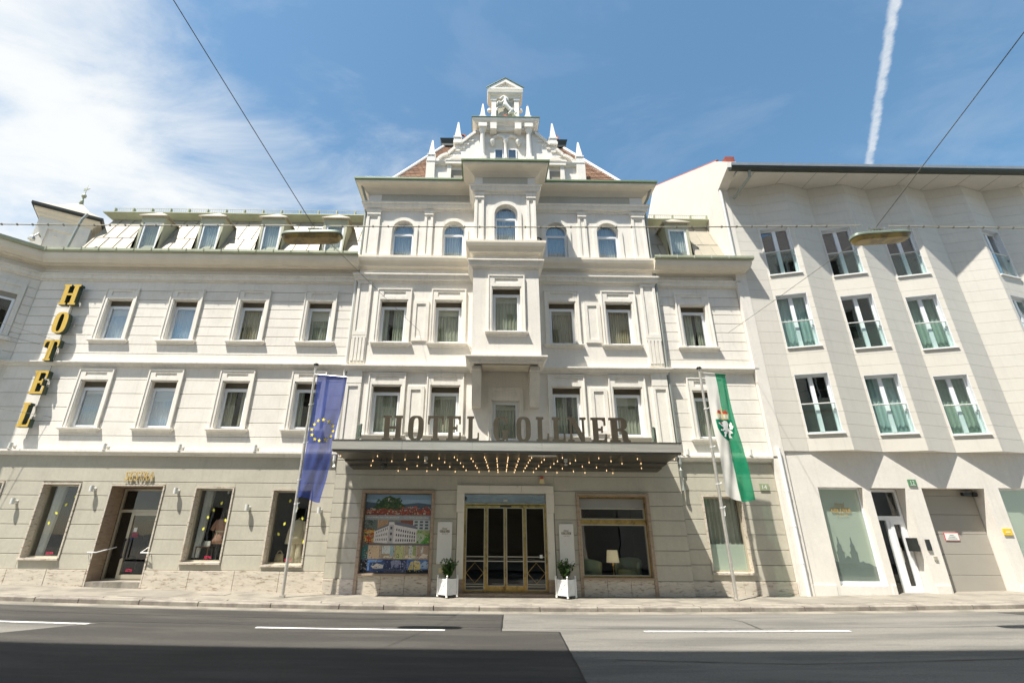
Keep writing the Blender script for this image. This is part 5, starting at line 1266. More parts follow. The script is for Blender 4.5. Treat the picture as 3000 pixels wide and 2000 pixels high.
# ---------------- entrance
mb = MB(); X0, X1 = -.52, 1.95
for (x0, x1, z0, z1) in ((X0 - .20, X0, .42, 2.22), (X1, X1 + .20, .42, 2.22)): bx('marble_slab', x0, x1, -.05, .3, z0, z1, 'marble', hotel)
for (x0, x1) in ((X0 - .23, X0), (X1, X1 + .23)): bx('marble_slab', x0, x1, -.06, .3, 2.225, 2.77, 'marble', hotel)
for k_ in range(3): w = (X1 - X0 + .46) / 3; bx('marble_slab', X0 - .23 + k_ * w + .003, X0 - .23 + (k_ + 1) * w - .003, -.06, .3, 2.773, 3.0, 'marble', hotel)
for (x0, x1) in ((X0 - .20, X0), (X1, X1 + .20)): bx('marble_slab', x0, x1, -.07, .3, -.08, .416, 'travertine_dark', hotel)
bx('threshold', X0 - .2, X1 + .2, -.28, .6, -.05, .075, 'travertine_dark', hotel)
y = .16
bx('transom_panel', X0, X1, y - .02, y + .04, 2.49, 2.77, 'mirror_panel', hotel); bx('door_sensor', .66, .78, y - .08, y - .02, 2.55, 2.60, 'alu_beige', hotel)
bx('ceiling_camera', X0 + .01, X0 + .06, y - .10, y - .02, 2.58, 2.68, 'black_plastic', hotel)
en = MB(); 
en.box(X0, X0 + .035, y - .03, y + .08, .08, 2.49).box(X1 - .035, X1, y - .03, y + .08, .08, 2.49).box(X0 + .035, X1 - .035, y - .03, y + .08, 2.45, 2.49).box(.125, .155, y - .03, y + .08, .08, 2.45).box(1.275, 1.305, y - .03, y + .08, .08, 2.43)
edoor = en.build('entrance_door', 'brass', hotel)


def leaf(x0, x1, parent, kick, diamond, nm):
    f = .028; mb = MB(); zk = .24 if kick else .13
    mb.box(x0, x0 + f, y - .02, y + .05, .08, 2.43).box(x1 - f, x1, y - .02, y + .05, .08, 2.43).box(x0 + f, x1 - f, y - .02, y + .05, 2.37, 2.43).box(x0 + f, x1 - f, y - .02, y + .05, .08, zk)
    o = mb.build(nm, 'brass', parent)
    sr = MB(); q = .018
    sr.box(x0 + f, x0 + f + q, y - .035, y + .01, zk, 2.37).box(x1 - f - q, x1 - f, y - .035, y + .01, zk, 2.37).box(x0 + f, x1 - f, y - .035, y + .01, 2.352, 2.37).box(x0 + f, x1 - f, y - .035, y + .01, zk, zk + q)
    for zz in (.88, 1.00): sr.box(x0 + f + q, x1 - f - q, y - .035, y + .03, zz, zz + .022)
    if diamond:
        for zz in (.22, .28): sr.box(x0 + f + q, x1 - f - q, y - .03, y + .03, zz, zz + .016)
    sr.build('glazing_bar', 'alu_beige', parent)
    bx('pane', x0 + f, x1 - f, y + .012, y + .02, zk, 2.37, 'glass_shop', parent)
    if diamond:
        cx, cz = (x0 + x1) / 2, .58; hx_, hz_ = (x1 - x0) / 2 - f - .02, .27
        MB().tube([(cx - hx_, y - .02, cz), (cx, y - .02, cz + hz_), (cx + hx_, y - .02, cz), (cx, y - .02, cz - hz_), (cx - hx_, y - .02, cz)], .012, 6).build('diamond_bar', 'brass', parent)
    return o


leaf(X0 + .037, .123, edoor, False, True, 'side_light'); leaf(1.307, X1 - .037, edoor, False, True, 'side_light'); leaf(.157, .712, edoor, True, False, 'door_leaf'); leaf(.718, 1.273, edoor, True, False, 'door_leaf')
bx('sticker', 1.72, 1.80, y - .04, y - .037, .98, 1.07, 'text_white', edoor); bx('door_closer', .56, .90, y - .06, y - .02, 2.39, 2.43, 'black_plastic', edoor)
wl_ = MB().lathe([(.02, 0), (.06, .02), (.05, .12), (.02, .14)], (1.45, 1.9, 1.62), 10).build('wall_light', 'bulb', hotel)

# ================================================================== ENTRANCE CANOPY
can = thing('entrance_canopy', (.72, 0, 3.4), 'wide steel canopy over the hotel entrance studded with small lit bulbs', 'canopy')
FX0, FX1, FY = -4.24, 5.64, -1.60
def canx(t_): return (FX0 + .10 + (-3.97 - FX0 - .10) * t_, FX1 - .10 + (5.42 - FX1 + .10) * t_)    # t 0 front .. 1 wall
# fascia in sheet lengths, lower lip, top sheet
n = 5
for k_ in range(n):
    w = (FX1 - FX0) / n; bx('fascia_sheet', FX0 + k_ * w + .002, FX0 + (k_ + 1) * w - .002, FY, FY + .05, 3.80, 4.05, 'steel', can, ch=.004)
for x0, x1 in ((FX0, FX0 + .04), (FX1 - .04, FX1)): bx('fascia_sheet', x0, x1, FY + .052, -.01, 3.80, 4.05, 'steel', can)
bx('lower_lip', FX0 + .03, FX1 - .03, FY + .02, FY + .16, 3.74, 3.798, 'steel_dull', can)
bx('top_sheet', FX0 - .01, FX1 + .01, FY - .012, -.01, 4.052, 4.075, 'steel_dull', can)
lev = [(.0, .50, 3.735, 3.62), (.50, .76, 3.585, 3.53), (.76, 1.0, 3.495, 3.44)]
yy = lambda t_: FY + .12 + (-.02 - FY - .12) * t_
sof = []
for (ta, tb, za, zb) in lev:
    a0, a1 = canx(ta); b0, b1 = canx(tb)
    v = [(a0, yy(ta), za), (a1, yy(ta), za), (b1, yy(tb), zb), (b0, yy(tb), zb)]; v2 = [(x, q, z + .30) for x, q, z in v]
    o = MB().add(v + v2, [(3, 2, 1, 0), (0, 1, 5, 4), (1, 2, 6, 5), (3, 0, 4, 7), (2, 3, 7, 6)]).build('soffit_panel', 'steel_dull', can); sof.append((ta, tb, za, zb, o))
    for k_ in range(1, 6):      # panel joints
        u = k_ / 6; pa = (a0 + (a1 - a0) * u, yy(ta), za - .002); pb = (b0 + (b1 - b0) * u, yy(tb), zb - .002); MB().tube([pa, pb], .004, 4).build('joint', 'dark_metal', o)
    if zb > 3.5: bx('step_trim', b0 + .02, b1 - .02, yy(tb) - .015, yy(tb) + .01, zb - .04, zb + .0, 'steel_dull', can)
bulb = None
def zsof(t_):
    for (ta, tb, za, zb, o) in sof:
        if t_ <= tb: return za + (zb - za) * (t_ - ta) / (tb - ta)
    return 3.44
spots = []
for i, (off, cnt) in enumerate(((0, 7), (.30, 6), (.62, 6), (1.0, 5), (1.42, 5), (1.88, 4), (2.38, 4), (2.9, 3), (3.42, 3), (3.95, 2), (4.4, 2))):
    for s_ in ((1,) if off == 0 else (-1, 1)):
        for k_ in range(cnt):
            t_ = .12 + .84 * ((k_ + .5 * (i % 2) * (1 if cnt < 8 else 0)) / max(1, cnt - .5)) + (rnd.uniform(-.03, .03) if cnt < 6 else 0)
            t_ = min(.96, max(.1, t_)); spots.append((.74 + s_ * off * (1.12 - .30 * t_), t_))
for x, t_ in spots:
    z = zsof(t_) - .005; c = (x, yy(t_), z - .075)
    if bulb is None:
        bulb = MB().lathe([(.003, 0), (.009, .006), (.012, .018), (.010, .032), (.006, .050), (.003, .054)], c, 8).build('bulb', 'bulb', can, smooth='all', origin=c)
        sock = MB().lathe([(.011, 0), (.011, .026), (.004, .027)], (c[0], c[1], c[2] + .052), 6).build('socket', 'brass', bulb, origin=c)
    else:
        b_ = share('bulb', bulb, c, can); share('socket', sock, c, b_)
for x, t_, r_ in ((-2.86, .36, .10), (-1.62, .22, .055), (2.42, .28, .055)):
    z = zsof(t_); mb = MB()
    if r_ > .08: mb.lathe([(.03, 0), (.10, -.02), (.11, -.08), (.04, -.16), (.02, -.19)][::-1], (x, yy(t_), z - .14), 14).tube([(x - .08, yy(t_), z), (x - .09, yy(t_), z - .14)], .01, 5).tube([(x + .08, yy(t_), z), (x + .09, yy(t_), z - .14)], .01, 5); m = 'dark_metal'
    else: mb.lathe([(.055, 0), (.055, -.10), (.02, -.11), (.02, -.15), (.05, -.16), (.05, -.19)][::-1], (x, yy(t_), z), 14); m = 'clear_plastic'
    mb.build('down_light', m, can, smooth=True)
MB().lathe([(.42, 0), (.40, -.03), (.02, -.04)][::-1], (1.72, -1.32, 3.72), 20, 1, .35).build('dome_cover', 'clear_plastic', can)
for s_, x in ((-1, FX0), (1, FX1)): MB().tube([(x, FY + .2, 3.78), (x + s_ * .07, FY + .16, 3.74), (x + s_ * .10, FY + .12, 3.70)], .008, 5).build('cable', 'wire', can)

# letters standing on the canopy
hs = thing('hotel_sign', (.7, -1.5, 4.08), 'large bronze slab serif letters reading HOTEL GOLLNER standing on the canopy', 'sign')
for ch, x0, x1 in (('H', -2.87, -2.30), ('O', -2.14, -1.70), ('T', -1.58, -1.12), ('E', -1.03, -.62), ('L', -.45, -.10), ('G', .31, .77), ('O', .97, 1.39), ('L', 1.55, 1.91), ('L', 2.01, 2.38), ('N', 2.46, 2.99), ('E', 3.14, 3.57), ('R', 3.66, 4.24)):
    o = slab_letter(MB(), ch, rectmap(x0, x1, 4.085, 4.79, -1.52), 0, .075).build('letter', 'bronze', hs)
    bx('letter_foot', (x0 + x1) / 2 - .03, (x0 + x1) / 2 + .03, -1.5, -1.2, 4.076, 4.086, 'grey_metal', o)
for s_, cx0, lab in ((-1, -3.62, 'small curved lettering on the left end of the canopy'), (1, 5.05, 'small curved lettering on the right end of the canopy')):
    cs = thing('end_sign', (cx0, -1.0, 4.08), lab, 'sign', 'curved signs on the canopy ends')
    cy, rr = -1.0, .45
    def am(u, v, d, u0, u1, cx0=cx0, s_=s_):
        th = math.pi / 2 - .25 + (u0 + (u1 - u0) * u) * 1.25
        return (cx0 + s_ * (rr - d) * math.sin(th) * 1.0 - s_ * .35, cy - (rr - d) * math.cos(th) * -1.0 if False else cy + (rr - d) * math.cos(th) * 1.0, 4.17 + v * .40)
    for k_, ch in enumerate('HOTEL' if s_ > 0 else 'LETOH'):
        slab_letter(MB(), ch, (lambda u, v, d, k_=k_: am(u, v, d, k_ / 5, (k_ + .82) / 5)), 0, .05).build('letter', 'lamp_green', cs)
    MB().tube([am(q / 10, -.03, .025, 0, 1) for q in range(11)], .016, 6).build('sign_rail', 'wire_pale', cs); p = am(.5, -.03, .025, 0, 1); MB().tube([p, (p[0], p[1], 4.07)], .02, 6).build('sign_post', 'wire_pale', cs)

# vertical yellow HOTEL sign
vs = thing('hotel_sign', (-14.4, YL, 4.6), 'yellow vertical letters spelling HOTEL fixed down the left wing wall', 'sign')
for ch, x0, x1, z0, z1 in (('H', -14.72, -14.14, 8.86, 9.64), ('O', -14.64, -14.18, 7.80, 8.57), ('T', -14.68, -14.18, 6.82, 7.55), ('E', -14.62, -14.17, 5.69, 6.46), ('L', -14.62, -14.24, 4.62, 5.39)):
    o = slab_letter(MB(), ch, rectmap(x0, x1, z0, z1, -.17), 0, .17).build('letter', 'sign_side', vs)
    e = .018; w = x1 - x0
    slab_letter(MB(), ch, rectmap(x0, x1, z0, z1, -.182), 0, .010).build('letter_face', 'sign_yellow', o)
MB().tube([(-14.4, .08, 9.0), (-14.4, .08, 4.3)], .008, 5).build('cable', 'wire', vs)

# ---------------- small fixtures on the facade
def wall_lamp(x, y, z, lab, grp, up=False):
    t_ = thing('wall_spotlight', (x, y, z), lab, 'lamp', grp)
    s_ = 1 if up else -1
    MB().lathe([(.005, 0), (.058, .0), (.058, .17), (.005, .17)], (x, y - .13, z - .02), 14).build('lamp_head', 'downpipe', t_, smooth=True)
    MB().box(x + .0 - .02, x + .05, y - .10, y - .002, z + .03, z + .08).build('bracket', 'downpipe', t_)
    bx('wall_plate', x - .01, x + .06, y - .012, y - .002, z + .0, z + .11, 'downpipe', t_); return t_


wall_lamp(-14.03, YL, 2.36, 'grey cylindrical spotlight on the grey wall left of the first shop window', 'spotlights on the ground floor wall')
wall_lamp(-11.80, YL, 2.74, 'grey cylindrical spotlight on the wall left of the shop door', 'spotlights on the ground floor wall')
wall_lamp(-9.26, YL, 2.70, 'grey cylindrical spotlight on the wall right of the shop door', 'spotlights on the ground floor wall')
wall_lamp(-7.02, YL, 2.24, 'grey cylindrical spotlight between the two mannequin windows', 'spotlights on the ground floor wall')
wall_lamp(-4.86, YL, 2.18, 'grey cylindrical spotlight on the wall left of the poster window', 'spotlights on the ground floor wall')
for x, lab in ((-14.70, 'grey spotlight on the ledge below the letter L of the vertical sign'), (-11.78, 'grey spotlight on the ledge between first and second window'), (-9.45, 'grey spotlight on the ledge between second and third window'), (-7.10, 'grey spotlight on the ledge beside the blue flag'), (6.45, 'grey spotlight on the ledge right of the canopy end'), (8.44, 'grey spotlight on the ledge near the right end of the hotel')):
    wall_lamp(x, YL, 4.0, lab, 'spotlights on the ledge', True)


def logo(x0, x1, zc, y, m, parent):
    w = x1 - x0; lw_ = w / 7.2; mb = MB()
    for k_, ch in enumerate('GOLLNER'): slab_letter(mb, ch, rectmap(x0 + k_ * w / 7, x0 + k_ * w / 7 + lw_ * .88, zc - w * .11, zc + w * .11, y), 0, .004)
    o = mb.build('lettering', m, parent)
    text_mb('Hotel', rectmap(x0 + w * .22, x0 + w * .74, zc + w * .15, zc + w * .38, y), .4).build('lettering', m, parent)
    st_ = MB()
    for k_ in range(4): st_.plate(star_pts(x0 + w * (.26 + .16 * k_), zc - w * .24, w * .06), y)
    st_.build('lettering', m, parent)


for x0, x1, z0, z1, lab in ((-1.29, -.86, .81, 1.95, 'pale marble name plate left of the entrance'), (2.29, 2.72, .79, 1.92, 'pale marble name plate right of the entrance')):
    p = thing('name_plate', ((x0 + x1) / 2, -.03, z0), lab, 'sign', 'name plates beside the entrance')
    bx('slab', x0, x1, -.055, -.03, z0, z1, 'plate_marble', p, ch=.003); logo(x0 + .07, x1 - .07, z1 - .26, -.0605, 'text_brown', p)
    for sx in (x0 + .03, x1 - .03):
        for sz in (z0 + .03, z1 - .03): MB().lathe([(.008, 0), (.008, .012)], (sx, -.058, sz), 6).build('fixing', 'brass', p)
num = thing('house_number', (8.73, YL - .01, 2.94), 'weathered green house number plate reading 14', 'sign')
bx('plate', 8.59, 8.87, YL - .03, YL, 2.94, 3.14, 'number_pale', num); text_mb('14', rectmap(8.66, 8.80, 2.98, 3.10, YL - .033)).build('lettering', 'text_white', num)
sir = thing('alarm_siren', (1.83, 0, 3.05), 'beige alarm box with red beacon above the entrance', 'alarm')
MB().prism([(1.755, 3.07), (1.905, 3.07), (1.885, 3.20), (1.775, 3.20)], -.10, -.0).build('housing', 'siren_beige', sir); MB().prism([(1.775, 3.203), (1.885, 3.203), (1.87, 3.27), (1.79, 3.27)], -.09, -.0).build('beacon', 'siren_red', sir)
kp = thing('key_box', (-1.15, -.03, .56), 'small beige box on the wall beside the left planter', 'box'); bx('cover', -1.21, -1.09, -.06, -.03, .58, .71, 'siren_beige', kp); MB().lathe([(.015, 0), (.015, .01)], (-1.15, -.064, .64), 8).build('lock', 'steel', kp)
cc = thing('cable_coil', (1.98, -.1, 11.3), 'coil of black slack cable hanging on the wall right of the oriel', 'cable')
for k_ in range(4): MB().tube([(1.99 + (.085 + .012 * k_) * math.sin(a_) + .01 * k_, -.12 - .02 * k_, 11.62 + (.26 - .02 * k_) * math.cos(a_)) for a_ in [2 * math.pi * q / 14 for q in range(15)]], .011, 5).build('cable_loop', 'black_plastic', cc)
MB().lathe([(.03, 0), (.09, .03), (.09, .17), (.03, .20)], (1.98, -.14, 11.18), 10).build('splice_box', 'black_plastic', cc)
spk = thing('loudspeaker', (-16.1, -.2, 11.2), 'grey loudspeaker on a bracket at the turret foot', 'loudspeaker')
MB().lathe([(.05, 0), (.11, .03), (.09, .12), (.04, .2)], (-16.15, -.55, 11.2), 10).build('horn', 'grey_metal', spk); MB().tube([(-16.15, -.5, 11.4), (-16.25, -.3, 11.65), (-16.3, -.15, 11.6)], .03, 6).build('bracket', 'grey_metal', spk)
dp = [(5.98 + .2, -.0, 14.1), (6.18, .06, 13.7)]
MB().tube([(6.42, -.30, 14.16), (6.30, -.05, 13.75), (6.17, .06, 13.5), (6.17, .06, 11.0)], .05, 8).build('downpipe', 'downpipe_grey', hotel); MB().tube([(6.19, .02, 10.9), (6.19, .02, 3.7), (6.16, -.02, 3.5), (6.16, -.02, 2.9)], .055, 8).build('downpipe', 'downpipe_grey', hotel)
MB().tube([(-4.78, -.30, 14.16), (-4.66, -.05, 13.75), (-4.57, .06, 13.5), (-4.57, .06, 11.0)], .05, 8).build('downpipe', 'downpipe_grey', hotel); MB().tube([(-4.60, .03, 10.4), (-4.60, .03, 3.7), (-4.58, -.02, 3.5)], .055, 8).build('downpipe', 'downpipe', hotel)
# right wing ground floor window
a, b, z0, z1 = 6.78, 7.96, .64, 2.74; stone_frame(a, b, z0, z1, YL, 'travertine', hotel, w=.05, base=False, proud=.03); y = YL + .2; f = .05
fr = MB(); fr.box(a, a + f, y, y + .06, z0, z1).box(b - f, b, y, y + .06, z0, z1).box(a + f, b - f, y, y + .06, z1 - f, z1).box(a + f, b - f, y, y + .06, z0, z0 + f)
w = fr.build('window', 'alu_beige', hotel); bx('pane', a + f, b - f, y + .02, y + .028, z0 + f, z1 - f, 'glass_shop', w); bx('frosted_film', a + f, b - f, y + .032, y + .035, z0 + f, 1.40, 'frost', w)
curtain_mb(a, b, y + .2, z0, z1, .09, .03).build('curtain', 'curtain', w, smooth='all'); bx('room_shade', a - .1, b + .1, y + .3, y + .34, z0 - .1, z1 + .1, 'interior_dark', w)

# ================================================================== PLANTERS
def planter(cx, cy, lab, plab, seed):
    z = g(cx); t_ = thing('planter_box', (cx, cy, z), lab, 'planter', 'white planters beside the entrance'); h = .27; r45 = math.sqrt(.5)
    def F(u, v, zz): return (cx + (u - v) * r45, cy + (u + v) * r45, z + zz)      # square box turned by 45 degrees
    def rb(mb, u0, u1, v0, v1, z0, z1):
        c = [F(u, v, q) for q in (z0, z1) for u, v in ((u0, v0), (u1, v0), (u1, v1), (u0, v1))]
        mb.add(c, [(3, 2, 1, 0), (4, 5, 6, 7), (0, 1, 5, 4), (1, 2, 6, 5), (2, 3, 7, 6), (3, 0, 4, 7)]); return mb
    s = .19; mb = MB(); rb(mb, -s + .012, s - .012, -s + .012, s - .012, .07, .47); mb.build('box', 'white_paint', t_)
    soil = rb(MB(), -s + .03, s - .03, -s + .03, s - .03, .46, .475).build('soil', 'soil', t_)
    for u, v in ((-s, -s), (s, -s), (s, s), (-s, s)):
        rb(MB(), u - .02, u + .02, v - .02, v + .02, .05, .50).build('corner_post', 'white_paint', t_)
        p = F(u, v, .50); MB().lathe([(.006, 0), (.022, .015), (.028, .035), (.02, .055), (.004, .062)], p, 10).build('finial', 'white_paint', t_, smooth='all')
        p = F(u, v, 0.0); MB().lathe([(.006, 0), (.026, .012), (.032, .03), (.024, .05), (.01, .055)], p, 10).build('ball_foot', 'white_paint', t_, smooth='all')
    for k_ in range(4):
        def G(a_, d, zz, k_=k_):
            for _ in range(k_): a_, d = -d, a_
            return F(a_, d, zz)
        mb = MB()
        def bar(p, q, w_=.018):
            (ax, az), (bx_, bz) = p, q; dd = Vector((bx_ - ax, bz - az)).normalized(); nn = Vector((-dd.y, dd.x)) * w_ / 2
            pts = [(ax + nn.x, az + nn.y), (ax - nn.x, az - nn.y), (bx_ - nn.x, bz - nn.y), (bx_ + nn.x, bz + nn.y)]
            v = [G(x, -s + .003, zz) for x, zz in pts] + [G(x, -s + .02, zz) for x, zz in pts]
            mb.add(v, [(0, 1, 2, 3), (0, 4, 5, 1), (1, 5, 6, 2), (2, 6, 7, 3), (3, 7, 4, 0)])
        bar((-s + .02, .09), (s - .02, .09), .04); bar((-s + .02, .45), (s - .02, .45), .04); mb.build('rail', 'white_paint', t_)
        mb = MB(); bar((-s + .03, .11), (s - .03, .43)); mb.build('cross_slat', 'white_paint', t_)
        mb = MB(); bar((-s + .03, .43), (s - .03, .11)); mb.build('cross_slat', 'white_paint', t_)
    rr = random.Random(seed); pl = thing('laurel_bush', (cx, cy, z + .47), plab, 'plant', 'laurel bushes beside the entrance')
    stm = MB(); lv = [MB(), MB()]
    for k_ in range(26):
        a_ = rr.uniform(0, 6.28); r_ = rr.uniform(.03, .27); hh = rr.uniform(.30, .50) * (1.15 - r_ * 1.3); base = Vector((cx + .05 * math.cos(a_), cy + .05 * math.sin(a_), z + .47)); tip = Vector((cx + r_ * math.cos(a_), cy + r_ * math.sin(a_), z + .47 + hh))
        stm.tube([base, (base + tip) / 2 + Vector((0, 0, .03)), tip], .006, 5, .003)
        for q in range(24):
            f_ = rr.uniform(.15, 1.04); p = base + (tip - base) * f_ + Vector((rr.uniform(-.02, .02), rr.uniform(-.02, .02), 0)); b_ = rr.uniform(0, 6.28); el = rr.uniform(-.1, 1.1); L = rr.uniform(.06, .115); W = L * .22
            d = Vector((math.cos(b_) * math.cos(el), math.sin(b_) * math.cos(el), math.sin(el))); sd = d.cross(Vector((0, 0, 1))).normalized(); nn = sd.cross(d)
            pts = [p, p + d * L * .4 + sd * W - nn * .006, p + d * L * .75 + sd * W * .7 - nn * .004, p + d * L - nn * .012, p + d * L * .75 - sd * W * .7 - nn * .004, p + d * L * .4 - sd * W - nn * .006, p + d * L * .45 + nn * .004]
            lv[0 if rr.random() < .72 else 1].add(pts, [(0, 1, 6), (1, 2, 6), (2, 3, 6), (3, 4, 6), (4, 5, 6), (5, 0, 6)])
    stm.build('stem', 'stem', pl); tag(lv[0].build('foliage', 'leaf', pl), kind='stuff'); tag(lv[1].build('foliage', 'leaf_light', pl), kind='stuff')


planter(-.92, -.42, 'white square wooden planter with crossed slats left of the entrance', 'leafy green laurel bush in the planter left of the entrance', 3)
planter(2.36, -.42, 'white square wooden planter with crossed slats right of the entrance', 'leafy green laurel bush in the planter right of the entrance', 5)

# ================================================================== FLAGS
def flag_pole(x, y, ztop, lab, arm, arm_dx, armz):
    z = g(x); t_ = thing('flag_pole', (x, y, z), lab, 'flag pole', 'flag poles on the pavement')
    MB().tube([(x, y, z - .05), (x, y, 4.6)], .045, 12).build('lower_tube', 'steel', t_, smooth=True); MB().tube([(x, y, 4.55), (x, y, ztop)], .036, 12).build('upper_tube', 'steel', t_, smooth=True)
    MB().lathe([(.03, 0), (.075, .01), (.08, .04), (.05, .075), (.01, .085)], (x, y, ztop), 12).build('cap', 'black_plastic', t_, smooth='all')
    bx('base_collar', x - .06, x + .06, y - .06, y + .06, z, z + .05, 'steel', t_)
    MB().tube([(x + .02, y - .03, armz + .03), (x + arm_dx, y - .05 + arm, armz - .06)], .016, 8).build('flag_arm', 'steel', t_)
    for zz in (5.2, 4.05, 3.0, 2.35): MB().lathe([(.055, 0), (.055, .025)], (x, y, zz), 10).tube([(x + .04, y, zz + .01), (x + .11, y - .02, zz + .05)], .010, 5).build('flag_ring', 'white_paint', t_)
    MB().tube([(x + .05, y - .02, 2.4), (x + .06, y - .02, 2.2), (x + .05, y - .02, 2.15)], .014, 6).build('rope_weight', 'white_paint', t_)
    return t_


flag_pole(-5.22, -1.0, 6.46, 'slim steel flag pole carrying the blue flag', 0, 1.02, 6.14)
flag_pole(6.78, -1.0, 6.48, 'slim steel flag pole carrying the white and green flag', 0, .78, 6.34)


def flag_fn(x0, y0, ztop, zbot, w0, w1, sway, amp, ph, slant=.06):
    def fn(u, v):      # u 0..1 across, v 0 top .. 1 bottom
        w = w0 + (w1 - w0) * v; s = math.sin(v * 5.2 + u * 4 + ph)
        env = min(1, v * 2.2)
        x = x0 + u * w + sway * v * v + env * .02 * math.sin(v * 9 + ph)
        yy_ = y0 + env * amp * (math.sin(u * 6.0 + v * 3.2 + ph) + .5 * math.sin(u * 11 - v * 5 + ph * 2) + .28 * math.sin(u * 17 + v * 13 + ph) + .18 * math.sin(u * 9 - v * 31) * v)
        z = ztop - slant * u + (zbot - ztop) * v + env * .02 * s + (.05 * math.sin(u * 5 + ph) if v > .93 else 0) * (v - .93) / .07
        return (x, yy_, z)
    return fn


def flag_sheet(name, fn, u0, u1, m, parent, nu=26, nv=70, v0=0, v1=1):
    mb = MB(); V = [fn(u0 + (u1 - u0) * i / nu, v0 + (v1 - v0) * j / nv) for j in range(nv + 1) for i in range(nu + 1)]
    mb.add(V, [(j * (nu + 1) + i, (j + 1) * (nu + 1) + i, (j + 1) * (nu + 1) + i + 1, j * (nu + 1) + i + 1) for j in range(nv) for i in range(nu)])
    return mb.build(name, m, parent, smooth='all')


def on_flag(fn, pts, m, parent, name, off=.006):
    bm = bmesh.new(); bm.faces.new([bm.verts.new((u, v, 0)) for u, v in pts]); bmesh.ops.triangulate(bm, faces=bm.faces[:])
    for ax, st_ in ((0, .05), (1, .0125)):      # cut into small cells so that the print lies on the folds
        lo, hi = min(p[ax] for p in pts), max(p[ax] for p in pts); q = math.ceil(lo / st_) * st_
        while q < hi:
            no = (1, 0, 0) if ax == 0 else (0, 1, 0); bmesh.ops.bisect_plane(bm, geom=bm.verts[:] + bm.edges[:] + bm.faces[:], plane_co=(q, q, 0), plane_no=no); q += st_
    bm.verts.index_update(); mb = MB(); V = [fn(v.co.x, v.co.y) for v in bm.verts]; F_ = [[v.index for v in f.verts] for f in bm.faces]; bm.free()
    for o_ in (-off, off): mb.add([(x, y_ + o_, z) for x, y_, z in V], F_)
    return mb.build(name, m, parent, smooth='all')


ef = flag_fn(-5.12, -1.04, 6.10, 2.50, .92, .66, -.08, .055, .6)
eu = thing('flag', (-5.1, -1.04, 2.5), 'blue banner flag with a ring of twelve yellow stars', 'flag', 'banner flags on the poles')
flag_sheet('cloth', ef, 0, 1, 'eu_blue', eu); MB().tube([(-5.12, -1.05, 6.115), (-4.2, -1.05, 6.055)], .022, 8).build('hem', 'eu_blue', eu)
Wm, Hm = .80, 3.6
for k_ in range(12):
    a_ = math.pi / 2 - 2 * math.pi * k_ / 12; cu, cv = .50 + .31 / Wm * math.cos(a_), .452 - .31 / Hm * math.sin(a_)
    on_flag(ef, [(cu + (p[0]) / Wm, cv - (p[1]) / Hm) for p in star_pts(0, 0, .062)], 'star_yellow', eu, 'star', .009)
gf = flag_fn(6.90, -1.04, 6.33, 2.62, .64, .80, .05, .05, 2.1)
gfl = thing('flag', (6.9, -1.04, 2.6), 'white and green banner flag with a heraldic beast on a green shield', 'flag', 'banner flags on the poles')
flag_sheet('white_cloth', gf, 0, .53, 'flag_white', gfl, 16); flag_sheet('green_cloth', gf, .53, 1, 'flag_green', gfl, 14)
MB().tube([(6.88, -1.05, 6.345), (7.22, -1.05, 6.31)], .020, 8).build('hem', 'flag_white', gfl); MB().tube([(7.22, -1.05, 6.31), (7.55, -1.05, 6.28)], .020, 8).build('hem', 'flag_emblem_green', gfl)
W2, H2 = .68, 3.71
def crest(pts, m, nm, off): 
    on_flag(gf, [(.50 + x / W2, .455 - z / H2) for x, z in pts], m, gfl, nm, off)
shield = [(-.25, .26), (.25, .26), (.25, .0), (.22, -.14), (.14, -.27), (0, -.38), (-.14, -.27), (-.22, -.14), (-.25, 0)]
crest(shield, 'flag_emblem_green', 'shield', .008)
beast = [[(-.06, .18), (.02, .24), (.10, .22), (.13, .14), (.09, .02), (.16, -.06), (.19, -.14), (.13, -.16), (.09, -.10), (.0, -.08), (-.05, .0), (-.02, .10)],   # body and neck
         [(-.06, .18), (-.12, .20), (-.13, .16), (-.06, .14), (.0, .13)], [(-.02, .09), (-.12, .12), (-.19, .17), (-.20, .13), (-.13, .07), (-.04, .03)], [(-.02, .02), (-.10, -.04), (-.17, -.04), (-.17, -.08), (-.09, -.09), (.0, -.04)],
         [(.0, -.08), (-.08, -.12), (-.07, -.20), (-.11, -.26), (-.05, -.27), (-.01, -.18), (.06, -.12)], [(.15, -.12), (.12, -.20), (.15, -.28), (.07, -.29), (.07, -.20), (.09, -.12)],
         [(.14, -.02), (.20, .06), (.15, .13), (.20, .20), (.23, .16), (.19, .12), (.24, .05), (.19, -.04)]]
for p in beast: crest(p, 'text_white', 'heraldic_beast', .012)
crest([(-.13, .19), (-.09, .20), (-.08, .14), (-.12, .13)], 'crown_red', 'flame', .013)
crest([(-.17, .28), (.17, .28), (.20, .46), (-.20, .46)], 'crown_gold', 'crown', .010); crest([(-.18, .45), (-.02, .45), (-.04, .54), (-.14, .55)], 'crown_red', 'crown', .012); crest([(.02, .45), (.18, .45), (.14, .55), (.04, .54)], 'crown_red', 'crown', .012); crest([(-.025, .28), (.025, .28), (.02, .64), (-.02, .64)], 'crown_gold', 'crown', .014)
for k_ in range(4): crest([(-.15 + .09 * k_, .31), (-.10 + .09 * k_, .31), (-.10 + .09 * k_, .42), (-.15 + .09 * k_, .42)], 'text_white', 'crown', .013)

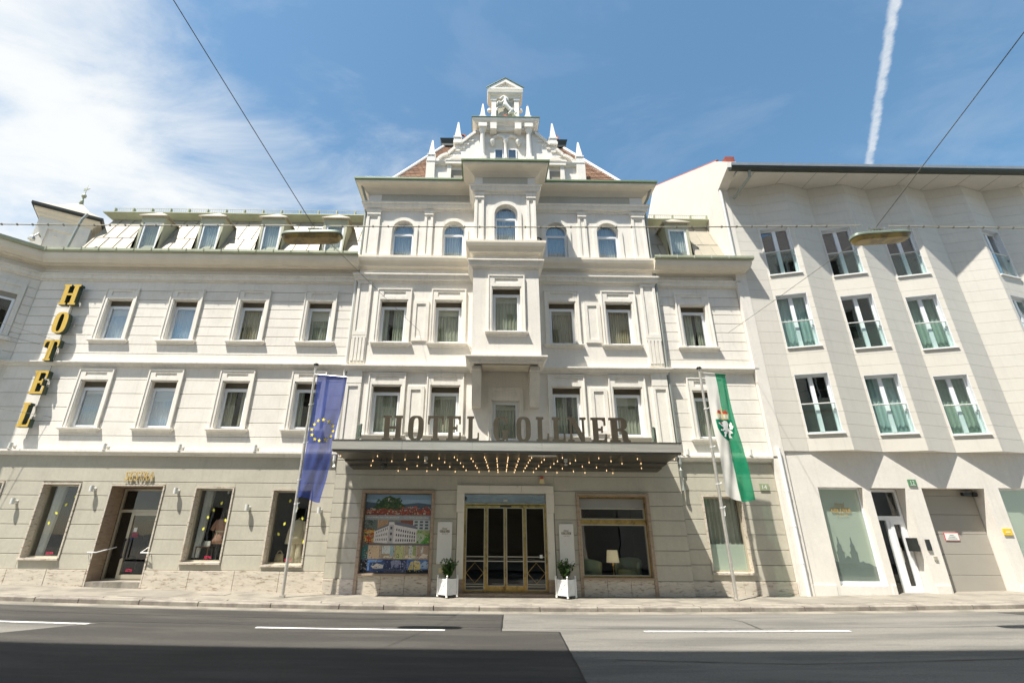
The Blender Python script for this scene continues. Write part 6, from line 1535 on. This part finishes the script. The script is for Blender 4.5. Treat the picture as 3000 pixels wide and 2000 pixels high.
# ================================================================== STREET LAMPS AND WIRES
LY = -6.8
def sag(a, b, s, n=24): return [tuple(Vector(a).lerp(Vector(b), k_ / n) - Vector((0, 0, s * 4 * (k_ / n) * (1 - k_ / n)))) for k_ in range(n + 1)]
def street_lamp(cx, cz, lab, tilt):
    t_ = thing('hanging_street_lamp', (cx, LY, cz), lab, 'street lamp', 'lamps hanging over the street'); L, Wd = .62, .17
    def rr_(sx, sy, z): return [(cx + sx * math.copysign(abs(math.cos(a_)) ** .35, math.cos(a_)), LY + sy * math.copysign(abs(math.sin(a_)) ** .6, math.sin(a_)), cz + z + tilt * math.copysign(abs(math.cos(a_)) ** .35, math.cos(a_))) for a_ in [2 * math.pi * (q + .5) / 28 for q in range(28)]]
    MB().loft([rr_(L * 1.0, Wd, -.02), rr_(L * 1.0, Wd, .015), rr_(L * .97, Wd * .9, .05), rr_(L * .8, Wd * .5, .085)]).build('housing', 'lamp_green', t_, smooth=True)
    MB().loft([rr_(L * .90, Wd * .78, -.12), rr_(L * .95, Wd * .88, -.075), rr_(L * .96, Wd * .92, -.02)]).build('diffuser', 'lens_yellow', t_, smooth=True)
    for dx_ in (-.10, .0, .12): MB().tube([(cx + dx_, LY, cz + .07), (cx + dx_ * .5, LY, cz + .15), (cx + dx_ * 1.6, LY + .02, cz + .22)], .016, 6).build('clamp', 'grey_metal', t_)
    bx('hanger', cx - .12, cx + .12, LY - .02, LY + .02, cz + .17, cz + .20, 'grey_metal', t_); return t_


street_lamp(-3.58, 7.33, 'yellowed street lamp hanging on wires in front of the left dormers', .02); street_lamp(8.32, 7.50, 'yellowed street lamp hanging on wires in front of the right building', .05)
def wire(pts, lab, r=.006, m='wire', name='overhead_wire', grp='overhead wires'):
    o = MB().tube(pts, r, 6).build(name, m); tag(o, lab, 'wire', grp); return o


pA = (-3.58, LY, 7.56); pB = (8.32, LY, 7.74)
wire(sag((-30, LY, 8.1), (-3.95, LY, 7.58), .25) , 'thick cable running along the street to the left lamp', .012, 'wire_pale')
wire(sag((-3.25, LY, 7.58), (8.0, LY, 7.76), .03), 'thick cable strung between the two street lamps', .012, 'wire_pale')
wire(sag((8.6, LY, 7.76), (34, LY, 8.4), .2), 'thick cable running along the street from the right lamp', .012, 'wire_pale')
for (x0, x1) in ((-12, -4.2), (-3.0, 7.6), (9.0, 16)):
    mb = MB(); n_ = int((x1 - x0) / .32)
    for k_ in range(n_):
        x = x0 + k_ * .32; f_ = (x + 3.25) / 11.25
        z = 7.58 + .18 * f_ - .12 * f_ * (1 - f_) if -3.3 < x < 8 else (7.58 + .52 * (-3.95 - x) / 26.05 - 1.0 * ((-3.95 - x) / 26.05) * (1 - (-3.95 - x) / 26.05) if x < 0 else 7.76 + .64 * (x - 8.6) / 25.4 - .8 * ((x - 8.6) / 25.4) * (1 - (x - 8.6) / 25.4))
        mb.box(x, x + .03, LY - .017, LY + .017, z - .017, z + .017)
    o = mb.build('cable_ties', 'wire'); tag(o, 'dark clips binding the thick cable along the street', 'cable tie', 'cable clips', 'stuff')
wire(sag((-2.22, -.02, 8.10), pA, .02), 'thin span wire from the hotel wall to the left street lamp'); wire(sag(pA, (-6.33, -12.4, 11.34), .02), 'thin span wire from the left street lamp across the street', .008)
wire(sag((8.52, YL - .03, 8.20), pB, .02), 'thin span wire from the right wing to the right street lamp'); wire(sag(pB, (9.09, -12.4, 10.47), .02), 'thin span wire from the right street lamp across the street', .008)
for (a_, b_, lab) in (((-13.94, YL, 7.46), (-20, -4, 8.9), 'thin wire anchored between the letters O and T'), ((-13.87, YL, 5.0), (-21, -4, 5.9), 'thin wire anchored right of the letter L'), ((-15.1, YL, 7.5), (-20, -3, 8.3), 'short thin wire anchored at the corner beside the letter T')):
    wire(sag(a_, b_, .05), lab, .006); 

# ================================================================== RIGHT-HAND BUILDING
apt = thing('apartment_building', (15, 3, 0), 'modern pale building with folded panel facade and ground floor garage', 'building')
ZB, ZT = 4.13, 14.33
PL = [(9.13, -.02), (10.33, 0), (11.50, -.35), (12.66, 0), (13.82, -.35), (15.0, 0), (16.12, -.35), (17.27, 0), (18.42, -.35), (19.6, 0), (20.75, -.35), (21.9, 0), (25, 0)]
WINF = {1, 3, 5, 8, 10}
ROWS = [ZB + k_ * (ZT - ZB) / 25 for k_ in range(26)]
WZ = ((4.70, 6.66), (7.63, 9.62), (10.45, 12.42))


def frame_fn(P0, P1):
    d = Vector((P1[0] - P0[0], P1[1] - P0[1])).normalized(); nn = Vector((d.y, -d.x))
    return (lambda u, w, z: (P0[0] + d.x * u - nn.x * w, P0[1] + d.y * u - nn.y * w, z)), math.hypot(P1[0] - P0[0], P1[1] - P0[1])


def mapped(mb, fn): mb.v = [fn(*p) for p in mb.v]; return mb


for i, (P0, P1) in enumerate(zip(PL, PL[1:])):
    fn, L = frame_fn(P0, P1); holes = []
    if i in WINF: holes = [((.07 if i < 7 else .14) * 1, L - (.16 if i < 7 else .07), a, b) for a, b in WZ]
    core = mapped(MB().wall(0, L, ZB, ZT, .022, holes, .30), fn).build('wall', 'panel_core', apt)
    for za, zb in zip(ROWS, ROWS[1:]):
        a, b = za + .003, zb - .003; segs = [(0.002, L - .002, a, b)]
        for h in holes:
            new = []
            for (u0, u1, c, d) in segs:
                if h[2] >= d or h[3] <= c: new.append((u0, u1, c, d)); continue
                if h[0] - u0 > .03: new.append((u0, h[0], c, d))
                if u1 - h[1] > .03: new.append((h[1], u1, c, d))
                if h[2] > c + .02: new.append((h[0], h[1], c, h[2]))
                if h[3] < d - .02: new.append((h[0], h[1], h[3], d))
            segs = new
        for (u0, u1, c, d) in segs: mapped(MB().box(u0, u1, 0, .02, c, d), fn).build('facade_panel', 'panel', core)
    for hi, h in enumerate(holes):
        u0, u1, z0, z1 = h; f = .05; w0 = .16
        mb = MB(); mb.box(u0, u0 + .012, .0, .3, z0, z1).box(u1 - .012, u1, .0, .3, z0, z1).box(u0, u1, .0, .3, z1 - .012, z1)
        mb.box(u0 + .012, u0 + .012 + f, w0, w0 + .07, z0, z1 - .012).box(u1 - .012 - f, u1 - .012, w0, w0 + .07, z0, z1 - .012).box(u0 + .06, u1 - .06, w0, w0 + .07, z1 - .09, z1 - .012).box(u0 + .06, u1 - .06, w0, w0 + .07, z0, z0 + .06)
        c = (u0 + u1) / 2; mb.box(c - .06, c + .06, w0 - .01, w0 + .06, z0 + .06, z1 - .09)
        win = mapped(mb, fn).build('window', 'pvc_white', apt)
        for a, b in ((u0 + .062, c - .06), (c + .06, u1 - .062)): mapped(MB().box(a, b, w0 + .03, w0 + .038, z0 + .06, z1 - .09), fn).build('pane', 'glass_sky' if hi == 2 else 'glass_green', win)
        cm = MB(); n_ = 22
        for q in range(n_):
            a, b = u0 + (u1 - u0) * q / n_, u0 + (u1 - u0) * (q + 1) / n_
            if hi < 2 or q < 6 or q > 17: cm.add([(a, w0 + .18 + .02 * math.sin(q * 2.1), z0), (b, w0 + .18 + .02 * math.sin(q * 2.1 + 2.1), z0), (b, w0 + .18 + .02 * math.sin(q * 2.1 + 2.1), z1), (a, w0 + .18 + .02 * math.sin(q * 2.1), z1)], [(0, 1, 2, 3)])
        if hi < 2 and (i + hi) % 3 != 1: mapped(cm, fn).build('curtain', ('curtain_white', 'curtain', 'curtain_c')[(i + 2 * hi) % 3], win, smooth='all')
        mapped(MB().box(u0 - .05, u1 + .05, w0 + .32, w0 + .36, z0 - .05, z1 + .05), fn).build('room_shade', 'interior_dark', win)
        mapped(MB().box(u0 - .01, u1 + .05, -.05, .25, z0 - .05, z0 - .002), fn).build('sill', 'white_paint', win)
        mapped(MB().box(u0 + .015, u1 - .015, .045, .057, z0 + .03, z0 + .92), fn).build('glass_balustrade', 'glass_rail', win)
        mapped(MB().tube([(u0 + .012, .05, z0 + .95), (u1 - .012, .05, z0 + .95)], .022, 8), fn).build('hand_rail', 'downpipe', win)
        mapped(MB().box(u1 - .07, u1 - .012, .03, .07, z0 + .72, z0 + .77), fn).build('rail_clamp', 'grey_metal', win)
for k_ in range(2, len(PL) - 1, 2):      # undersides of the folds
    a, b, c = PL[k_ - 1], PL[k_], PL[k_ + 1]
    MB().add([(a[0], a[1] + .02, ZB), (b[0], b[1], ZB), (c[0], c[1] + .02, ZB), (a[0], a[1] + .02, ZB + .02), (b[0], b[1] + .02, ZB + .02), (c[0], c[1] + .02, ZB + .02)], [(0, 2, 1), (3, 4, 5), (0, 1, 4, 3), (1, 2, 5, 4)]).build('fold_soffit', 'white_render', apt)
AG = [(10.34, 11.72, .33, 3.05), (11.95, 13.05, -.0, 3.04), (13.55, 15.50, -.0, 3.05), (15.95, 17.60, .33, 3.07), (18.6, 20.2, .33, 3.05)]
MB().wall(9.13, 25, -.2, ZB + .005, .03, AG, .42).build('ground_floor_wall', 'white_render', apt)
for a, b in ((9.13, 10.20), (11.80, 11.93), (13.07, 13.50), (15.54, 15.9), (17.7, 18.5)): bx('plinth_slab', a, b, -.0, .05, -.1, .36, 'white_render', apt, ch=.008)
bx('core', 9.3, 25, 1.6, 12, 0, 14.2, 'interior_dark', apt)
# frosted display windows
def frosted(x0, x1, z0, z1, art):
    y = .22; f = .05; fr = MB(); fr.box(x0, x0 + f, y, y + .06, z0, z1).box(x1 - f, x1, y, y + .06, z0, z1).box(x0 + f, x1 - f, y, y + .06, z1 - f, z1).box(x0 + f, x1 - f, y, y + .06, z0, z0 + .10)
    w = fr.build('display_window', 'pvc_white', apt)
    bx('frosted_film', x0 + f, x1 - f, y + .03, y + .036, z0 + .10, z1 - f, 'frost', w); bx('pane', x0 + f, x1 - f, y + .012, y + .018, z0 + .10, z1 - f, 'glass_shop', w)
    if art:
        W, Hh = x1 - x0 - 2 * f, 1.0; bx0 = x0 + f; zz = z0 + .10
        base = [(0, 0), (1, 0), (1, .40), (.94, .43), (.86, .49), (.78, .50), (.73, .55), (.67, .52), (.10, .53), (.06, .56), (.03, .53), (0, .55)]
        def tower(c): return [(c - .085, .30), (c + .085, .30), (c + .08, .76), (c + .10, .77), (c + .06, .84), (c + .045, .95), (c + .06, .96), (c + .022, 1.05), (c + .008, 1.22), (c - .008, 1.22), (c - .022, 1.05), (c - .06, .96), (c - .045, .95), (c - .06, .84), (c - .10, .77), (c - .08, .76)]
        for q_, pts in enumerate((base, tower(.25), tower(.56), [(.33, .4), (.48, .4), (.48, .62), (.45, .66), (.405, .70), (.36, .66), (.33, .62)])):
            MB().prism([(bx0 + u * W, zz + v_ * .98) for u, v_ in pts], y + .019 + .0015 * q_, y + .0285).build('skyline_print', 'frost_dark', w)
        logo(bx0 + W * .26, bx0 + W * .74, z1 - .66, y + .006, 'text_gold', w)
    return w


frosted(10.34, 11.72, .33, 3.05, True); frosted(15.95, 17.60, .33, 3.07, False); frosted(18.6, 20.2, .33, 3.05, False)
# door
y = .40; a, b = 11.97, 13.03; fr = MB(); fr.box(a, a + .07, y, y + .08, .0, 3.03).box(b - .07, b, y, y + .08, .0, 3.03).box(a + .07, b - .07, y, y + .08, 2.95, 3.03).box(a + .07, b - .07, y - .01, y + .08, 2.12, 2.24).box(12.46, 12.56, y, y + .08, .0, 2.12)
d_ = fr.build('house_door', 'pvc_white', apt); lf = MB(); lf.box(12.56, 12.66, y - .02, y + .05, .05, 2.12).box(b - .17, b - .07, y - .02, y + .05, .05, 2.12).box(12.66, b - .17, y - .02, y + .05, 2.0, 2.12).box(12.66, b - .17, y - .02, y + .05, .05, .30); lf.build('door_leaf', 'pvc_white', d_)
for (x0, x1, z0, z1) in ((a + .07, b - .07, 2.24, 2.95), (a + .07, 12.46, .05, 2.12), (12.66, b - .17, .30, 2.0)): bx('pane', x0, x1, y + .03, y + .038, z0, z1, 'glass_shop', d_)
MB().tube([(12.61, y - .09, .95), (12.61, y - .09, 1.35)], .015, 6).build('door_handle', 'steel', d_); bx('room_shade', a - .1, b + .1, y + .9, y + .95, -.1, 3.2, 'interior_dark', d_)
bx('letter_box', 12.86, 12.98, .06, .34, 1.25, 1.62, 'dark_metal', apt); bx('intercom', 13.16, 13.28, -.01, .03, 1.28, 1.58, 'dark_metal', apt); bx('doorbell', 13.27, 13.37, -.0, .03, 1.02, 1.12, 'alu_beige', apt)
# garage door with sections
a, b, y = 13.57, 15.48, .42; gd = bx('garage_door_frame', a, b, y - .02, y + .1, 2.86, 3.04, 'garage', apt)
for k_ in range(5): bx('door_section', a, b, y, y + .05, .04 + k_ * .564 + .004, .04 + (k_ + 1) * .564 - .004, 'garage', gd, ch=.006)
bx('threshold', a - .02, b + .02, .0, y + .1, -.1, .045 + g(14.5) * 0 + .0, 'dark_metal', apt)
s_ = thing('garage_notice', (14.35, y, 1.55), 'white notice with a red border on the garage door', 'sign'); bx('plate', 14.14, 14.58, y - .016, y - .004, 1.55, 1.78, 'red_border', s_); bx('print', 14.155, 14.565, y - .020, y - .016, 1.565, 1.765, 'text_white', s_)
for k_, (q0, q1) in enumerate(((14.22, 14.50), (14.26, 14.46), (14.30, 14.42))): bx('print', q0, q1, y - .0225, y - .0205, 1.60 + .05 * k_, 1.618 + .05 * k_, 'grey_metal', s_)
gmtr = thing('gate_drive', (15.36, .3, 2.85), 'black drive housing in the upper corner of the garage opening', 'motor'); MB().lathe([(.02, 0), (.07, .01), (.085, .06), (.085, .12), (.03, .15)], (15.36, .26, 2.82), 12).box(15.0, 15.36, .24, .34, 2.86, 2.95).build('housing', 'black_plastic', gmtr)
ys = thing('yellow_sign', (15.72, .02, 1.72), 'small yellow sign on the pillar right of the garage', 'sign'); bx('plate', 15.60, 15.86, -.0, .026, 1.72, 1.90, 'yellow_sign', ys); bx('print', 15.66, 15.80, -.003, -.0005, 1.79, 1.82, 'text_white', ys)
n12 = thing('house_number', (13.30, .02, 3.0), 'dark green house number plate reading 12 above the door', 'sign'); bx('plate', 13.18, 13.43, -.0, .026, 3.10, 3.30, 'number_green', n12); text_mb('12', rectmap(13.25, 13.37, 3.155, 3.265, -.003)).build('lettering', 'text_white', n12); bx('print', 13.22, 13.39, -.003, -.0005, 3.118, 3.130, 'text_white', n12)
# side wall towards the hotel, roof, eave
sw_ = [(-.03, -.2), (-.03, 14.2), (-.95, 14.55), (-.95, 14.80), (-.25, 15.45), (5.8, 19.2), (7.2, 18.1), (7.2, -.2)]
v = [(9.13, y_, z) for y_, z in sw_] + [(9.50, y_, z) for y_, z in sw_]; n_ = len(sw_)
MB().add(v, [list(range(n_)), list(range(2 * n_ - 1, n_ - 1, -1))] + [[i, (i + 1) % n_, (i + 1) % n_ + n_, i + n_] for i in range(n_)]).build('side_wall', 'white_render', apt)
for (p, q) in (((-.25, 15.45), (5.8, 19.2)), ((5.8, 19.2), (7.2, 18.1))): MB().tube([(9.22, p[0], p[1] + .02), (9.22, q[0], q[1] + .02)], .06, 6).build('verge_flashing', 'roof_red', apt)
MB().tube([(9.12, 7.2, 18.1), (9.12, 7.2, 14)], .05, 6).build('verge_flashing', 'roof_red', apt)
bx('eave_end', 9.16, 9.50, -.90, -.30, 14.80, 15.10, 'roof_red', apt); 
so = bx('eave_soffit', 9.5, 25, -.96, .02, 14.332, 14.40, 'panel', apt)
for k_ in range(12): bx('soffit_joint', 10.1 + k_ * 1.17, 10.115 + k_ * 1.17, -.95, .0, 14.326, 14.334, 'panel_core', so)
bx('eave_board', 9.13, 25, -1.02, -.97, 14.34, 14.48, 'gutter_black', apt)
MB().mold([(9.14, -.95), (25, -.95)], [(.06, 14.36), (.10, 14.30), (.19, 14.28), (.26, 14.33), (.28, 14.42), (.28, 14.48), (.26, 14.48), (.22, 14.36), (.06, 14.44)]).build('gutter', 'gutter_black', apt)
bx('gutter_face', 9.14, 25, -1.24, -1.22, 14.40, 14.52, 'grey_metal', apt)
MB().add([(9.4, -1.1, 14.50), (25, -1.1, 14.50), (25, 5.8, 19.05), (9.4, 5.8, 19.05)], [(0, 1, 2, 3)]).build('roof', 'roof_red', apt)
sg = MB()
for k_ in range(170): x = 9.6 + k_ * .09; sg.tube([(x, -.9, 14.62), (x, -.9, 14.76)], .006, 4)
sg.tube([(9.55, -.9, 14.76), (25, -.9, 14.76)], .010, 5); sg.tube([(9.55, -.9, 14.66), (25, -.9, 14.66)], .010, 5)
for k_ in range(24): x = 9.9 + k_ * .63; sg.box(x, x + .08, -.95, -.85, 14.6, 14.72)
tag(sg.build('snow_guard', 'roof_red', apt), kind='stuff')
MB().tube([(9.85, -1.08, 14.34), (9.84, -1.0, 14.05), (9.62, -.12, 13.75), (9.30, -.12, 13.6)][:3], .055, 8).build('downpipe', 'downpipe_grey', apt)
MB().tube([(9.20, -.07, 14.2), (9.20, -.07, 11.1)], .06, 10).build('downpipe', 'downpipe', apt, smooth=True); MB().tube([(9.30, -.08, 4.2), (9.30, -.08, .02)], .055, 10).build('downpipe', 'white_paint', apt, smooth=True)
for z in (2.9, 1.9, .9): MB().lathe([(.062, 0), (.062, .03)], (9.30, -.08, z), 10).build('pipe_clip', 'white_paint', apt)

# ================================================================== HOUSE ACROSS THE STREET (behind the camera, mirrored in the panes)
opp = thing('opposite_house', (3, -14, 0), 'pale five storey house across the street with a wide gateway', 'building')
OY, OX0, OX1, OH = -12.5, -16.6, 24, 19.3
oh = [(-7.5, 7.5, -.2, 7.6)] + [(x - .55, x + .55, z, z + 1.9) for z in (8.6, 12.0, 15.4) for x in [-15.3 + 2.45 * k_ for k_ in range(16)]] + [(x - .6, x + .6, z, z + 2.0) for z in (1.0, 4.8) for x in (-15.0, -12.4, -9.8, 10.2, 12.8, 15.4, 18)]
mb = MB().wall(OX0, OX1, -.2, OH, OY, oh, -.22)
mb.add([(OX0, OY, -.2), (OX0, OY, OH), (OX0, -24, OH), (OX0, -24, -.2)], [(0, 1, 2, 3)]).add([(OX1, OY, -.2), (OX1, OY, OH), (OX1, -24, OH), (OX1, -24, -.2)], [(0, 1, 2, 3)]).add([(OX0, OY, OH), (OX1, OY, OH), (OX1, -24, OH), (OX0, -24, OH)], [(0, 1, 2, 3)])
mb.add([(-7.5, OY, -.2), (-7.5, OY, 7.6), (-7.5, -24, 7.6), (-7.5, -24, -.2)], [(0, 1, 2, 3)]).add([(7.5, OY, -.2), (7.5, OY, 7.6), (7.5, -24, 7.6), (7.5, -24, -.2)], [(0, 1, 2, 3)]).add([(-7.5, OY, 7.6), (7.5, OY, 7.6), (7.5, -24, 7.6), (-7.5, -24, 7.6)], [(0, 1, 2, 3)])
mb.build('wall', 'plaster', opp)
bx('sky_blocker_wall', -7.5, 7.5, -24.2, -24, -.2, 4.2, 'plaster_grey_core', opp)  # unseen wall, added to keep the low sky out of the door reflections
for z0, z1, o_ in ((OH - .35, OH, .0), (8.0, 8.2, .12), (11.4, 11.55, .10), (14.8, 14.95, .1)): bx('cornice', OX0, OX1, OY, OY + .02 + o_, z0, z1, 'plaster_trim', opp)
for h in oh[1:]:
    w = MB(); w.box(h[0], h[1], OY - .20, OY - .16, h[3] - .07, h[3]).box(h[0], h[0] + .07, OY - .20, OY - .16, h[2], h[3]).box(h[1] - .07, h[1], OY - .20, OY - .16, h[2], h[3]).box((h[0] + h[1]) / 2 - .04, (h[0] + h[1]) / 2 + .04, OY - .20, OY - .15, h[2], h[3])
    o = w.build('window', 'pvc_white', opp); bx('pane', h[0], h[1], OY - .235, OY - .225, h[2], h[3], 'interior_dark', o)
    bx('sill', h[0] - .1, h[1] + .1, OY, OY + .12, h[2] - .12, h[2], 'plaster_trim', o)
